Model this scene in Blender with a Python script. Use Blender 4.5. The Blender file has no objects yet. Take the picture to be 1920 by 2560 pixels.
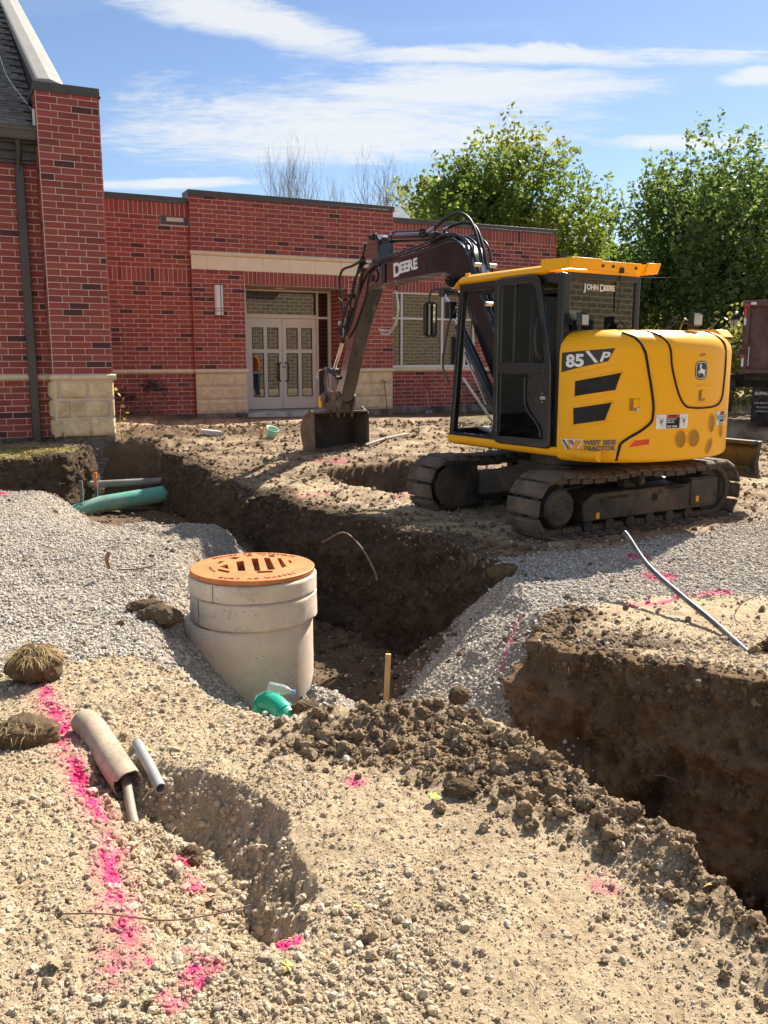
import bpy, bmesh, math, random
import numpy as np
from mathutils import Vector, Matrix, Euler
R = math.radians
pi = math.pi
scn = bpy.context.scene
C = scn.collection

# ------------------------------------------------------------ camera
cam_d = bpy.data.cameras.new("camera")
cam = bpy.data.objects.new("camera", cam_d)
C.objects.link(cam)
cam.location = (0, 0, 1.7)
cam.rotation_euler = (pi / 2 - 0.1735, 0, 0)
cam_d.sensor_fit = 'VERTICAL'
cam_d.sensor_height = 24.0
cam_d.lens = 24.0 * 2200 / 2560
cam_d.clip_start = 0.05
cam_d.clip_end = 2000
scn.camera = cam
scn.render.resolution_x = 768
scn.render.resolution_y = 1024
scn.render.engine = 'CYCLES'

# ------------------------------------------------------------ sky, sun, exposure
SUN_AZ = R(54)      # from +X towards +Y
SUN_EL = R(43)
world = bpy.data.worlds.new("World")
scn.world = world
world.use_nodes = True
wn, wl = world.node_tree.nodes, world.node_tree.links
wn.clear()
w_out = wn.new('ShaderNodeOutputWorld')
w_bg = wn.new('ShaderNodeBackground')
w_bg.inputs['Strength'].default_value = 0.075
sky = wn.new('ShaderNodeTexSky')
sky.sky_type = 'NISHITA'
sky.sun_disc = False
sky.sun_elevation = SUN_EL
sky.sun_rotation = pi / 2 - SUN_AZ
sky.altitude = 200
sky.air_density = 1.0
sky.dust_density = 0.25
sky.ozone_density = 2.0
# thin cirrus clouds: noise on the sky direction projected on a high flat layer
tc = wn.new('ShaderNodeTexCoord')
sep = wn.new('ShaderNodeSeparateXYZ')
wl.new(tc.outputs['Generated'], sep.inputs[0])


def wmath(op, a, b=None, c=None, clamp=False):
    n = wn.new('ShaderNodeMath')
    n.operation = op
    n.use_clamp = clamp
    for i, v in enumerate((a, b, c)):
        if v is None:
            continue
        if isinstance(v, (int, float)):
            n.inputs[i].default_value = v
        else:
            wl.new(v, n.inputs[i])
    return n.outputs[0]


zc = wmath('MAXIMUM', sep.outputs[2], 0.03)
zc = wmath('ADD', zc, 0.10)
px_ = wmath('DIVIDE', sep.outputs[0], zc)
py_ = wmath('DIVIDE', sep.outputs[1], zc)
comb = wn.new('ShaderNodeCombineXYZ')
wl.new(px_, comb.inputs[0])
wl.new(py_, comb.inputs[1])


def cloud_noise(scale, rot, sx, sy, loc, detail=9, rough=0.62, dist=0.0):
    mp = wn.new('ShaderNodeMapping')
    mp.inputs['Rotation'].default_value = (0, 0, R(rot))
    mp.inputs['Scale'].default_value = (sx, sy, 1)
    mp.inputs['Location'].default_value = loc
    wl.new(comb.outputs[0], mp.inputs[0])
    n = wn.new('ShaderNodeTexNoise')
    n.inputs['Scale'].default_value = scale
    n.inputs['Detail'].default_value = detail
    n.inputs['Roughness'].default_value = rough
    n.inputs['Distortion'].default_value = dist
    wl.new(mp.outputs[0], n.inputs[0])
    return n.outputs[0]


def wramp(v, a, b):
    n = wn.new('ShaderNodeMapRange')
    n.interpolation_type = 'SMOOTHSTEP'
    n.inputs[1].default_value = a
    n.inputs[2].default_value = b
    wl.new(v, n.inputs[0])
    return n.outputs[0]


big = cloud_noise(0.7, -14, 0.5, 1.2, (3.1, 0.6, 0.0), 4, 0.5, 0.3)
med = cloud_noise(3.2, -10, 0.5, 1.35, (1.7, 5.2, 0.0), 12, 0.68, 0.5)
fine = cloud_noise(14.0, -25, 0.6, 1.3, (0.3, 0.9, 0.0), 10, 0.72, 0.5)
warp = cloud_noise(1.3, 0, 1, 1, (7.7, 2.2, 0.0), 5, 0.6)


def cloud_bank(cx, cy, rx, ry, rot):
    # soft oval bank of thin cloud on the cloud layer
    c_, s_ = math.cos(R(rot)), math.sin(R(rot))
    dx = wmath('ADD', wmath('SUBTRACT', px_, cx), wmath('MULTIPLY', wmath('SUBTRACT', warp, 0.5), 0.45))
    dy = wmath('ADD', wmath('SUBTRACT', py_, cy), wmath('MULTIPLY', wmath('SUBTRACT', med, 0.5), 0.16))
    u = wmath('ADD', wmath('MULTIPLY', dx, c_ / rx), wmath('MULTIPLY', dy, s_ / rx))
    v = wmath('ADD', wmath('MULTIPLY', dx, -s_ / ry), wmath('MULTIPLY', dy, c_ / ry))
    return wmath('SUBTRACT', 1.0, wmath('ADD', wmath('MULTIPLY', u, u), wmath('MULTIPLY', v, v)))


banks = None  # the banks overhead and out of view are added for whiter fill light
for e in ((-.30, 2.20, .36, .12, 36), (.38, 2.38, .62, .065, -1), (-.17, 2.90, .92, .42, -6), (.22, 2.60, .60, .17, -4), (-.78, 3.46, .40, .07, 0), (1.02, 2.47, .12, .07, 0), (.95, 2.98, .35, .09, 0), (-.1, 1.6, .5, .2, 20), (1.9, 2.4, .7, .3, -5), (-2.0, 2.6, .8, .3, 10), (1.2, -1.5, 1.4, .6, 20), (-1.4, -1.2, 1.1, .6, -10), (0, 0, .6, .45, 30), (-.8, .9, .7, .35, -20), (0, -3.2, 1.8, .8, 5), (2.6, -.4, 1.2, .7, 40), (-3.0, -.2, 1.4, .7, -30)):
    m_ = cloud_bank(*e)
    m_ = wmath('MAXIMUM', m_, -1.2)
    banks = m_ if banks is None else wmath('MAXIMUM', banks, m_)
s1 = wmath('ADD', wmath('MULTIPLY', banks, 0.34), wmath('MULTIPLY', med, 0.95))
s1 = wmath('ADD', s1, wmath('MULTIPLY', fine, 0.50))
cov = wramp(s1, 0.66, 1.10)
wisp = wmath('MULTIPLY', wramp(wmath('ADD', wmath('MULTIPLY', big, 0.6), wmath('MULTIPLY', med, 0.4)), 0.50, 0.70), 0.25)
cov = wmath('MAXIMUM', wmath('MULTIPLY', cov, 0.88), wisp)
mixc = wn.new('ShaderNodeMix')
mixc.data_type = 'RGBA'
wl.new(cov, mixc.inputs['Factor'])
hs = wn.new('ShaderNodeHueSaturation')
hs.inputs['Hue'].default_value = 0.506
hs.inputs['Saturation'].default_value = 1.05
hs.inputs['Value'].default_value = 0.80
wl.new(sky.outputs[0], hs.inputs['Color'])
wl.new(hs.outputs[0], mixc.inputs[6])
mixc.inputs[7].default_value = (5.3, 5.45, 5.5, 1)
wl.new(mixc.outputs[2], w_bg.inputs['Color'])
wl.new(w_bg.outputs[0], w_out.inputs['Surface'])

sun_d = bpy.data.lights.new("sun", 'SUN')
sun_d.energy = 5.0
sun_d.angle = R(0.5)
sun_d.color = (1.0, 0.93, 0.82)
sun = bpy.data.objects.new("sun", sun_d)
C.objects.link(sun)
sdir = Vector((math.cos(SUN_AZ) * math.cos(SUN_EL), math.sin(SUN_AZ) * math.cos(SUN_EL), math.sin(SUN_EL)))
sun.rotation_euler = sdir.to_track_quat('Z', 'Y').to_euler()
sun.location = sdir * 60

vs = scn.view_settings
vs.view_transform = 'Standard'
vs.look = 'None'
vs.exposure = 1.2
vs.gamma = 1.0
vs.use_curve_mapping = False

# ------------------------------------------------------------ helpers
rng = random.Random(7)
nr = np.random.default_rng(11)


def tag(o, label=None, cat=None, group=None, kind=None):
    if label: o['label'] = label
    if cat: o['category'] = cat
    if group: o['group'] = group
    if kind: o['kind'] = kind
    return o


def empty(name, loc=(0, 0, 0), rz=0.0, label=None, cat=None, group=None, parent=None):
    o = bpy.data.objects.new(name, None)
    o.empty_display_size = 0.2
    C.objects.link(o)
    o.location = loc
    o.rotation_euler = (0, 0, rz)
    o.parent = parent
    return tag(o, label, cat, group)


def copy_tree(o, parent=None):
    c = o.copy()
    C.objects.link(c)
    c.parent = parent
    for ch in list(o.children):
        copy_tree(ch, c)
    return c


class MB:
    """collects geometry, then becomes ONE mesh object"""

    def __init__(s):
        s.v, s.f, s.m = [], [], []
        s.mi = 0

    def add(s, verts, faces, M=None):
        n = len(s.v)
        if M is not None:
            verts = [tuple(M @ Vector(p)) for p in verts]
        s.v += [tuple(p) for p in verts]
        s.f += [tuple(i + n for i in f) for f in faces]
        s.m += [s.mi] * len(faces)
        return s

    def box(s, c, d, M=None, rz=0.0, ry=0.0, rx=0.0):
        x, y, z = d[0] / 2, d[1] / 2, d[2] / 2
        vs_ = [(-x, -y, -z), (x, -y, -z), (x, y, -z), (-x, y, -z), (-x, -y, z), (x, -y, z), (x, y, z), (-x, y, z)]
        T = Matrix.Translation(c) @ Euler((rx, ry, rz)).to_matrix().to_4x4()
        if M is not None: T = M @ T
        return s.add(vs_, [(0, 3, 2, 1), (4, 5, 6, 7), (0, 1, 5, 4), (1, 2, 6, 5), (2, 3, 7, 6), (3, 0, 4, 7)], T)

    def bb(s, x0, x1, y0, y1, z0, z1, M=None):
        return s.box(((x0 + x1) / 2, (y0 + y1) / 2, (z0 + z1) / 2), (abs(x1 - x0), abs(y1 - y0), abs(z1 - z0)), M)

    def prism(s, poly, a0, a1, axis='y', M=None):
        """poly: 2-D outline; axis y: (x,z) outline extruded in y; x: (y,z); z: (x,y)"""
        n = len(poly)
        if axis == 'y':
            P = [(p[0], a0, p[1]) for p in poly] + [(p[0], a1, p[1]) for p in poly]
        elif axis == 'x':
            P = [(a0, p[0], p[1]) for p in poly] + [(a1, p[0], p[1]) for p in poly]
        else:
            P = [(p[0], p[1], a0) for p in poly] + [(p[0], p[1], a1) for p in poly]
        F = [tuple(range(n)), tuple(range(2 * n - 1, n - 1, -1))]
        F += [(i, i + n, (i + 1) % n + n, (i + 1) % n) for i in range(n)]
        return s.add(P, F, M)

    def tube(s, pts, r, n=8, caps=True, M=None):
        pts = [Vector(p) for p in pts]
        rs = r if isinstance(r, (list, tuple)) else [r] * len(pts)
        vs_, fs = [], []
        up = None
        for i, p in enumerate(pts):
            a = pts[max(i - 1, 0)]
            b = pts[min(i + 1, len(pts) - 1)]
            t = (b - a)
            if t.length < 1e-9: t = Vector((0, 0, 1))
            t.normalize()
            if up is None:
                up = Vector((0, 0, 1)) if abs(t.z) < 0.9 else Vector((1, 0, 0))
            u = t.cross(up)
            if u.length < 1e-6: u = t.cross(Vector((1, 0.3, 0)))
            u.normalize()
            w = u.cross(t)
            up = w
            for k in range(n):
                an = 2 * pi * k / n
                vs_.append(p + (u * math.cos(an) + w * math.sin(an)) * rs[i])
        for i in range(len(pts) - 1):
            for k in range(n):
                fs.append((i * n + k, i * n + (k + 1) % n, (i + 1) * n + (k + 1) % n, (i + 1) * n + k))
        if caps:
            fs.append(tuple(range(n - 1, -1, -1)))
            fs.append(tuple(range((len(pts) - 1) * n, len(pts) * n)))
        return s.add(vs_, fs, M)

    def cyl(s, p0, p1, r, n=20, r1=None, M=None):
        return s.tube([p0, p1], [r, r if r1 is None else r1], n, True, M)

    def lathe(s, prof, n=32, M=None, closed=False):
        vs_, fs = [], []
        for (r, z) in prof:
            for k in range(n):
                a = 2 * pi * k / n
                vs_.append((r * math.cos(a), r * math.sin(a), z))
        m = len(prof)
        for i in range(m - 1 if not closed else m):
            j = (i + 1) % m
            for k in range(n):
                fs.append((i * n + k, i * n + (k + 1) % n, j * n + (k + 1) % n, j * n + k))
        return s.add(vs_, fs, M)

    def build(s, name, mat, parent=None, smooth=None, bevel=0.0, seg=2, col=None, M=None):
        me = bpy.data.meshes.new(name)
        me.from_pydata([tuple(p) for p in s.v], [], s.f)
        mats = mat if isinstance(mat, (list, tuple)) else [mat]
        for m in mats: me.materials.append(m)
        if len(mats) > 1:
            me.polygons.foreach_set('material_index', s.m)
        bm = bmesh.new()
        bm.from_mesh(me)
        bmesh.ops.remove_doubles(bm, verts=bm.verts, dist=1e-5)
        bmesh.ops.recalc_face_normals(bm, faces=bm.faces)
        bm.to_mesh(me)
        bm.free()
        if smooth is not None:
            me.polygons.foreach_set('use_smooth', [True] * len(me.polygons))
            me.set_sharp_from_angle(angle=R(smooth))
        me.update()
        o = bpy.data.objects.new(name, me)
        C.objects.link(o)
        o.parent = parent
        if M is not None: o.matrix_local = M
        if bevel > 0:
            b = o.modifiers.new('bevel', 'BEVEL')
            b.width = bevel
            b.segments = seg
            b.limit_method = 'ANGLE'
            b.angle_limit = R(35)
            b.harden_normals = False
            if smooth is None:
                me.polygons.foreach_set('use_smooth', [True] * len(me.polygons))
                me.set_sharp_from_angle(angle=R(35))
        return o


def catmull(pts, k=8):
    P = [Vector(p) for p in pts]
    P = [P[0] * 2 - P[1]] + P + [P[-1] * 2 - P[-2]]
    out = []
    for i in range(1, len(P) - 2):
        a, b, c, d = P[i - 1], P[i], P[i + 1], P[i + 2]
        for j in range(k):
            t = j / k
            out.append(0.5 * ((2 * b) + (c - a) * t + (2 * a - 5 * b + 4 * c - d) * t * t + (3 * b - a - 3 * c + d) * t ** 3))
    out.append(P[-2])
    return out


# ---- numpy value noise
def _hash(ix, iy, iz, seed):
    h = (ix.astype(np.int64) * 374761393 + iy.astype(np.int64) * 668265263 + iz.astype(np.int64) * 2147483647 + seed * 144665) & 0xffffffff
    h = ((h ^ (h >> 13)) * 1274126177) & 0xffffffff
    h = h ^ (h >> 16)
    return (h & 0xffffff) / float(0xffffff)


def vnoise(x, y, z=None, seed=0):
    x = np.asarray(x, float)
    y = np.asarray(y, float)
    z = np.zeros_like(x) if z is None else np.asarray(z, float)
    ix, iy, iz = np.floor(x), np.floor(y), np.floor(z)
    fx, fy, fz = x - ix, y - iy, z - iz
    fx = fx * fx * (3 - 2 * fx)
    fy = fy * fy * (3 - 2 * fy)
    fz = fz * fz * (3 - 2 * fz)

    def h(a, b, c): return _hash(ix + a, iy + b, iz + c, seed)
    r0 = (h(0, 0, 0) * (1 - fx) + h(1, 0, 0) * fx) * (1 - fy) + (h(0, 1, 0) * (1 - fx) + h(1, 1, 0) * fx) * fy
    if not np.any(fz):
        return r0 * 2 - 1
    r1 = (h(0, 0, 1) * (1 - fx) + h(1, 0, 1) * fx) * (1 - fy) + (h(0, 1, 1) * (1 - fx) + h(1, 1, 1) * fx) * fy
    return (r0 * (1 - fz) + r1 * fz) * 2 - 1


def fbm(x, y, z=None, octv=4, seed=0, gain=0.5, lac=2.03):
    s, a, t = 0.0, 1.0, 0.0
    for i in range(octv):
        s = s + a * vnoise(x * lac ** i + 13.7 * i, y * lac ** i - 7.1 * i, None if z is None else z * lac ** i, seed + i)
        t += a
        a *= gain
    return s / t


def sstep(a, b, x):
    t = np.clip((x - a) / (b - a), 0, 1)
    return t * t * (3 - 2 * t)


def inpoly(x, y, poly):
    r = np.zeros(x.shape, bool)
    n = len(poly)
    for i in range(n):
        x0, y0 = poly[i][:2]
        x1, y1 = poly[(i + 1) % n][:2]
        c = ((y0 > y) != (y1 > y)) & (x < (x1 - x0) * (y - y0) / ((y1 - y0) if y1 != y0 else 1e-9) + x0)
        r ^= c
    return r


def segdist(x, y, a, b):
    dx, dy = b[0] - a[0], b[1] - a[1]
    L = dx * dx + dy * dy + 1e-12
    t = np.clip(((x - a[0]) * dx + (y - a[1]) * dy) / L, 0, 1)
    return np.hypot(x - a[0] - t * dx, y - a[1] - t * dy)


def polydist(x, y, poly, closed=True):
    d = np.full(x.shape, 1e9)
    n = len(poly)
    for i in range(n if closed else n - 1):
        d = np.minimum(d, segdist(x, y, poly[i], poly[(i + 1) % n]))
    return d


def sdmask(x, y, poly, soft):
    """1 inside, 0 outside, soft metres of blend"""
    d = polydist(x, y, poly)
    s = np.where(inpoly(x, y, poly), d, -d)
    return np.clip(s / soft * 0.5 + 0.5, 0, 1)


# ---- materials
MAT = {}


class NT:
    def __init__(s, name):
        m = bpy.data.materials.new(name)
        m.use_nodes = True
        s.m = m
        s.n, s.l = m.node_tree.nodes, m.node_tree.links
        s.n.clear()
        s.out = s.n.new('ShaderNodeOutputMaterial')
        s.b = s.n.new('ShaderNodeBsdfPrincipled')
        s.l.new(s.b.outputs[0], s.out.inputs[0])
        s._c = None

    def co(s, kind='Object'):
        if s._c is None:
            s._c = s.n.new('ShaderNodeTexCoord')
        return s._c.outputs[kind]

    def set(s, inp, v):
        i = s.b.inputs[inp]
        if hasattr(v, 'links'):
            s.l.new(v, i)
        else:
            i.default_value = (*v, 1) if isinstance(v, (tuple, list)) and len(v) == 3 and i.type == 'RGBA' else v

    def mapping(s, vec, sc=(1, 1, 1), rot=(0, 0, 0), loc=(0, 0, 0)):
        n = s.n.new('ShaderNodeMapping')
        s.l.new(vec, n.inputs[0])
        n.inputs['Scale'].default_value = sc
        n.inputs['Rotation'].default_value = rot
        n.inputs['Location'].default_value = loc
        return n.outputs[0]

    def noise(s, scale, detail=5, rough=0.55, vec=None, dist=0.0, out=0):
        n = s.n.new('ShaderNodeTexNoise')
        n.inputs['Scale'].default_value = scale
        n.inputs['Detail'].default_value = detail
        n.inputs['Roughness'].default_value = rough
        n.inputs['Distortion'].default_value = dist
        s.l.new(vec or s.co(), n.inputs[0])
        return n.outputs[out]

    def voro(s, scale, vec=None, feat='F1', out='Distance', rand=1.0):
        n = s.n.new('ShaderNodeTexVoronoi')
        n.feature = feat
        n.inputs['Scale'].default_value = scale
        n.inputs['Randomness'].default_value = rand
        s.l.new(vec or s.co(), n.inputs[0])
        return n.outputs[out]

    def ramp(s, v, a, b, lo=0.0, hi=1.0):
        n = s.n.new('ShaderNodeMapRange')
        n.inputs[1].default_value = a
        n.inputs[2].default_value = b
        n.inputs[3].default_value = lo
        n.inputs[4].default_value = hi
        s.l.new(v, n.inputs[0])
        return n.outputs[0]

    def math(s, op, a, b=None, clamp=False):
        n = s.n.new('ShaderNodeMath')
        n.operation = op
        n.use_clamp = clamp
        for i, v in enumerate((a, b)):
            if v is None: continue
            if isinstance(v, (int, float)): n.inputs[i].default_value = v
            else: s.l.new(v, n.inputs[i])
        return n.outputs[0]

    def mix(s, f, a, b, mode='MIX'):
        n = s.n.new('ShaderNodeMix')
        n.data_type = 'RGBA'
        n.blend_type = mode
        for i, v in ((0, f), (6, a), (7, b)):
            if isinstance(v, (int, float)):
                if i == 0: n.inputs[i].default_value = v
                else: n.inputs[i].default_value = (v, v, v, 1)
            elif isinstance(v, (tuple, list)): n.inputs[i].default_value = (*v[:3], 1)
            else: s.l.new(v, n.inputs[i])
        return n.outputs[2]

    def bump(s, h, strength=0.3, dist=0.01, prev=None):
        n = s.n.new('ShaderNodeBump')
        n.inputs['Strength'].default_value = strength
        n.inputs['Distance'].default_value = dist
        s.l.new(h, n.inputs['Height'])
        if prev is not None: s.l.new(prev, n.inputs['Normal'])
        s.l.new(n.outputs[0], s.b.inputs['Normal'])
        return n.outputs[0]

    def attr(s, name, kind='GEOMETRY', out='Color'):
        n = s.n.new('ShaderNodeAttribute')
        n.attribute_name = name
        n.attribute_type = kind
        return n.outputs[out]


def mat(name, col, rough=0.6, metal=0.0, var=0.15, vs=8.0, bump=0.0, bs=60.0, bd=0.004, dirt=None, dirt_amt=0.4, dirt_scale=3.0, coat=0.0):
    if name in MAT: return MAT[name]
    t = NT(name)
    dark = tuple(c * (1 - var) for c in col)
    lite = tuple(min(1, c * (1 + var)) for c in col)
    c = t.mix(t.ramp(t.noise(vs, 6, 0.6), 0.3, 0.7), dark, lite)
    if dirt is not None:
        d = t.ramp(t.noise(dirt_scale, 8, 0.7, dist=0.4), 0.62 - dirt_amt * 0.4, 0.78 - dirt_amt * 0.25)
        c = t.mix(t.math('MULTIPLY', d, min(1.0, 0.4 + dirt_amt)), c, dirt)
    t.set('Base Color', c)
    t.set('Metallic', metal)
    r = t.ramp(t.noise(vs * 2.3, 5, 0.6), 0.3, 0.7, max(0.02, rough * 0.82), min(1, rough * 1.18))
    t.set('Roughness', r)
    if coat: t.set('Coat Weight', coat)
    if bump > 0: t.bump(t.noise(bs, 6, 0.65), bump, bd)
    MAT[name] = t.m
    return t.m

# ------------------------------------------------------------ the excavated ground
# trench outline: x, y, width of the slope below the edge that starts here
TR = [(-4.75, 14.5, .15), (-3.9, 14.5, .15), (-3.5, 13.95, .22), (-2.6, 12.65, .26), (-2.13, 11.6, .26), (-1.3, 10.6, .26), (-.8, 9.75, .27), (0, 9.0, .28),
      (.45, 8.3, .30), (.80, 7.65, .32), (1.02, 7.0, .5), (1.08, 5.75, .14), (.92, 5.08, .22), (1.3, 5.0, .25), (1.62, 4.74, .26),
      (2.1, 4.42, .26), (3.2, 3.62, .3), (4.6, 2.6, .45), (4.6, .4, .5), (2.1, .7, .5), (1.5, 1.7, .45), (1.20, 2.40, .42), (.98, 2.92, .42), (.66, 3.56, .4),
      (.50, 3.82, .45), (.22, 4.00, .50), (-.1, 4.00, .55), (-.45, 3.88, .8), (-.80, 4.12, .9), (-1.10, 4.60, 1.1), (-1.42, 5.10, 1.2),
      (-1.52, 6.0, 1.15), (-1.6, 6.7, 1.0), (-1.8, 7.5, .9), (-2.12, 8.7, .8), (-2.7, 9.8, .8), (-3.3, 10.4, .9), (-4.1, 10.9, .9),
      (-5.2, 10.9, 1.0), (-8.5, 10.6, .6), (-8.5, 12.4, .18), (-6.3, 12.35, .16), (-5.5, 12.6, .16), (-4.72, 13.05, .16), (-4.9, 14.4, .1)]
HOLE2 = [(-.95, 12.5), (.3, 13.1), (1.2, 12.6), (.9, 11.2), (.1, 10.75), (-.5, 11.3)]
PIT = [(-1.35, 3.40), (-1.21, 3.62), (-.98, 3.50), (-.62, 3.33), (-.40, 3.08), (-.29, 2.79), (-.23, 2.51), (-.26, 2.35), (-.36, 2.28), (-.51, 2.27),
       (-.72, 2.36), (-.92, 2.60), (-1.10, 3.0)]
PITW = [.28, .25, .20, .18, .16, .15, .14, .18, .26, .36, .40, .40, .33]
G_LEFT = [(-9, 11.3), (-5.2, 11.3), (-4.1, 11.3), (-3.2, 10.7), (-2.6, 10.1), (-1.95, 8.9), (-1.5, 7.7), (-1.2, 6.9), (-1.1, 6.4), (-.8, 5.4), (-.62, 5.0), (-.30, 4.7), (-.16, 4.2),
          (-.46, 3.92), (-.78, 4.16), (-1.07, 4.64), (-1.38, 4.92), (-1.65, 4.82), (-1.9, 4.68), (-2.2, 4.5), (-3.2, 4.1), (-6, 4.0)]
G_RAMP = [(.75, 7.35), (1.3, 7.55), (2.0, 7.75), (3.3, 8.7), (4.6, 9.6), (7, 10.2), (9, 7.0), (4.6, 6.1), (3.0, 6.15), (1.9, 6.15), (1.3, 5.85), (1.05, 5.65), (.8, 5.02),
          (.6, 4.3), (.0, 4.35), (-.45, 4.8), (-.5, 5.4), (-.15, 5.75), (.1, 6.15), (.5, 6.6)]
CLODZONE = [(-.55, 3.62), (-.1, 3.9), (.2, 4.12), (.5, 3.85), (.72, 3.5), (1.0, 2.95), (1.2, 2.45), (1.5, 1.75), (2.0, .9), (1.8, .8), (1.15, 1.9), (.93, 2.55), (.72, 2.82), (.34, 3.05), (.04, 3.3), (-.25, 3.42)]


def excav_floor(x, y):
    f = -1.1 + .5 * sstep(8.3, 12.0, y)
    f = np.where(x > .9, np.minimum(f, -1.2), f)
    return f


def carve(x, y, poly, widths):
    ins = inpoly(x, y, poly)
    t = np.full(x.shape, 9.0)
    n = len(poly)
    for i in range(n):
        t = np.minimum(t, segdist(x, y, poly[i], poly[(i + 1) % n]) / widths[i])
    return np.where(ins, np.clip(t, 0, 1), 0.0)


def terrain(x, y, fine=True):
    x = np.asarray(x, float)
    y = np.asarray(y, float)
    wx = x + .10 * fbm(x * 1.3, y * 1.3, None, 3, 3) + .035 * fbm(x * 6, y * 6, None, 3, 5) * (1 if fine else 0)
    wy = y + .10 * fbm(x * 1.3 + 9, y * 1.3, None, 3, 4) + .035 * fbm(x * 6 + 4, y * 6, None, 3, 6) * (1 if fine else 0)
    near = 1 - sstep(4.5, 7.5, y)
    base = .36 * sstep(8.7, 17.5, y) * (1 - sstep(3.5, 6.5, x - .15 * (y - 12)))
    base = base + .035 * fbm(x * .8, y * .8, None, 3, 8)
    # left gravel heap
    base = base + .09 * np.exp(-(((x + 4.3) / 1.4) ** 2 + ((y - 8.4) / 1.4) ** 2)) * (y > 5) * sstep(-1.3, -2.2, x)
    base = base - .34 * sstep(8.3, 10.4, y + .55 * (x + 3.3)) * sstep(-4.35, -3.5, x) * (1 - sstep(11.0, 11.6, y)) * sstep(-1.2, -2.0, x)
    base = base + .05 * fbm(x * 1.7, y * 1.7, None, 3, 18) * sstep(-1.6, -2.4, x) * sstep(4.6, 5.5, y) * (1 - sstep(10, 11, y))
    # soil bank under the left wall
    base = base + .10 * sstep(12.1, 12.6, y) * sstep(-4.3, -4.9, x)
    # foreground mound and the ridge along the trench
    base = base + .10 * np.exp(-(((x + 1.55) / .38) ** 2 + ((y - 2.75) / .75) ** 2))
    base = base + .05 * np.exp(-(((x - .15) / .8) ** 2 + ((y - 2.9) / .9) ** 2))
    rid = np.exp(-(polydist(x, y, [(-.3, 3.78), (.2, 3.86), (.62, 3.3), (.95, 2.75), (1.3, 2.1)], False) / .17) ** 2)
    base = base + .07 * rid * (1 + .9 * fbm(x * 5, y * 5, None, 3, 9))
    # heaps of spoil along the building
    heap = np.exp(-(polydist(x, y, [(-4.1, 15.3), (-3.0, 15.9), (-2.0, 16.2), (-.9, 17.0)], False) / .75) ** 2)
    base = base + heap * (.10 + .22 * np.clip(fbm(x * 1.9, y * 1.9, None, 4, 31), 0, 1))
    base = base + .05 * np.exp(-(((x - 3.8) / 1.4) ** 2 + ((y - 7.4) / .5) ** 2)) * 1.0
    # trench
    P = [(a, b) for a, b, _ in TR]
    W = [w for _, _, w in TR]
    t = carve(wx, wy, P, W)
    fl = excav_floor(x, y)
    z = base + (fl - base) * (t ** .85)
    # gravel ramp spilling into the trench
    d = polydist(x, y, [(1.1, 6.75), (1.05, 6.1), (1.02, 5.4)], False)
    ramp = .03 - .86 * d + .03 * fbm(x * 2.2, y * 2.2, None, 3, 12)
    cone = -.95 - .25 * np.hypot(x - .35, y - 4.9)
    ramp = np.maximum(ramp, cone)
    z = np.where((t > 0) & (y > 4.2) & (y < 7.6) & (x < 1.2), np.maximum(z, ramp), z)
    # gravel filled part of the trench behind the manhole
    z = np.where((t > 0) & (y > 7.5) & (y < 10.6) & (x < -.5) & (x > -3.2), np.maximum(z, np.minimum(-.62 - .55 * (x + 1.5) + .03 * fbm(x * 3, y * 3, None, 2, 5), base - .02)), z)
    # soil lump in front of the manhole
    lump = -.40 - .9 * np.clip(np.hypot((x + .40) * 1.1, (y - 5.22) * .7) - .12, 0, 9) + .06 * fbm(x * 9, y * 9, None, 3, 2)
    z = np.where((t > 0), np.maximum(z, lump), z)
    # second hole near the bucket
    t2 = carve(wx, wy, HOLE2, [.12, .15, .4, .5, .3, .2])
    z = z - .42 * t2 ** .8
    # pit in the foreground
    px = x + .045 * fbm(x * 5, y * 5, None, 3, 41)
    py = y + .045 * fbm(x * 5 + 3, y * 5, None, 3, 42)
    t3 = carve(px, py, PIT, PITW)
    z = z - .19 * t3 ** .85 + .060 * sstep(.03, .3, t3) * (1 - sstep(.8, 1, t3)) * fbm(x * 11, y * 11, None, 4, 43, .6)
    if fine:
        a = .35 + .65 * (1 - t)
        clod = CLOD(x, y)
        midd = sstep(5.8, 7.5, y) * (1 - sstep(17, 19, y)) * (1 - .8 * sdmask(x, y, G_RAMP, .3)) * (1 - .8 * sdmask(x, y, G_LEFT, .3))
        z = z + midd * (.045 * np.clip(fbm(x * 2.6, y * 3.4, None, 4, 24, .6), -.4, 1) + .016 * fbm(x * 11, y * 13, None, 3, 25))
        z = z + .010 * fbm(x * 40, y * 40, None, 3, 26, .65) * (1 - sstep(4.5, 6, y)) + .014 * fbm(x * 7, y * 7, None, 4, 21) * (1 + 1.6 * clod) + .007 * fbm(x * 24, y * 24, None, 3, 22) * (1 + 1.5 * clod)
        wall = sstep(.02, .12, t) * (1 - sstep(.9, 1, t))
        z = z + wall * .09 * fbm(x * 4.5, y * 4.5, None, 4, 51)
    return z


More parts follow.
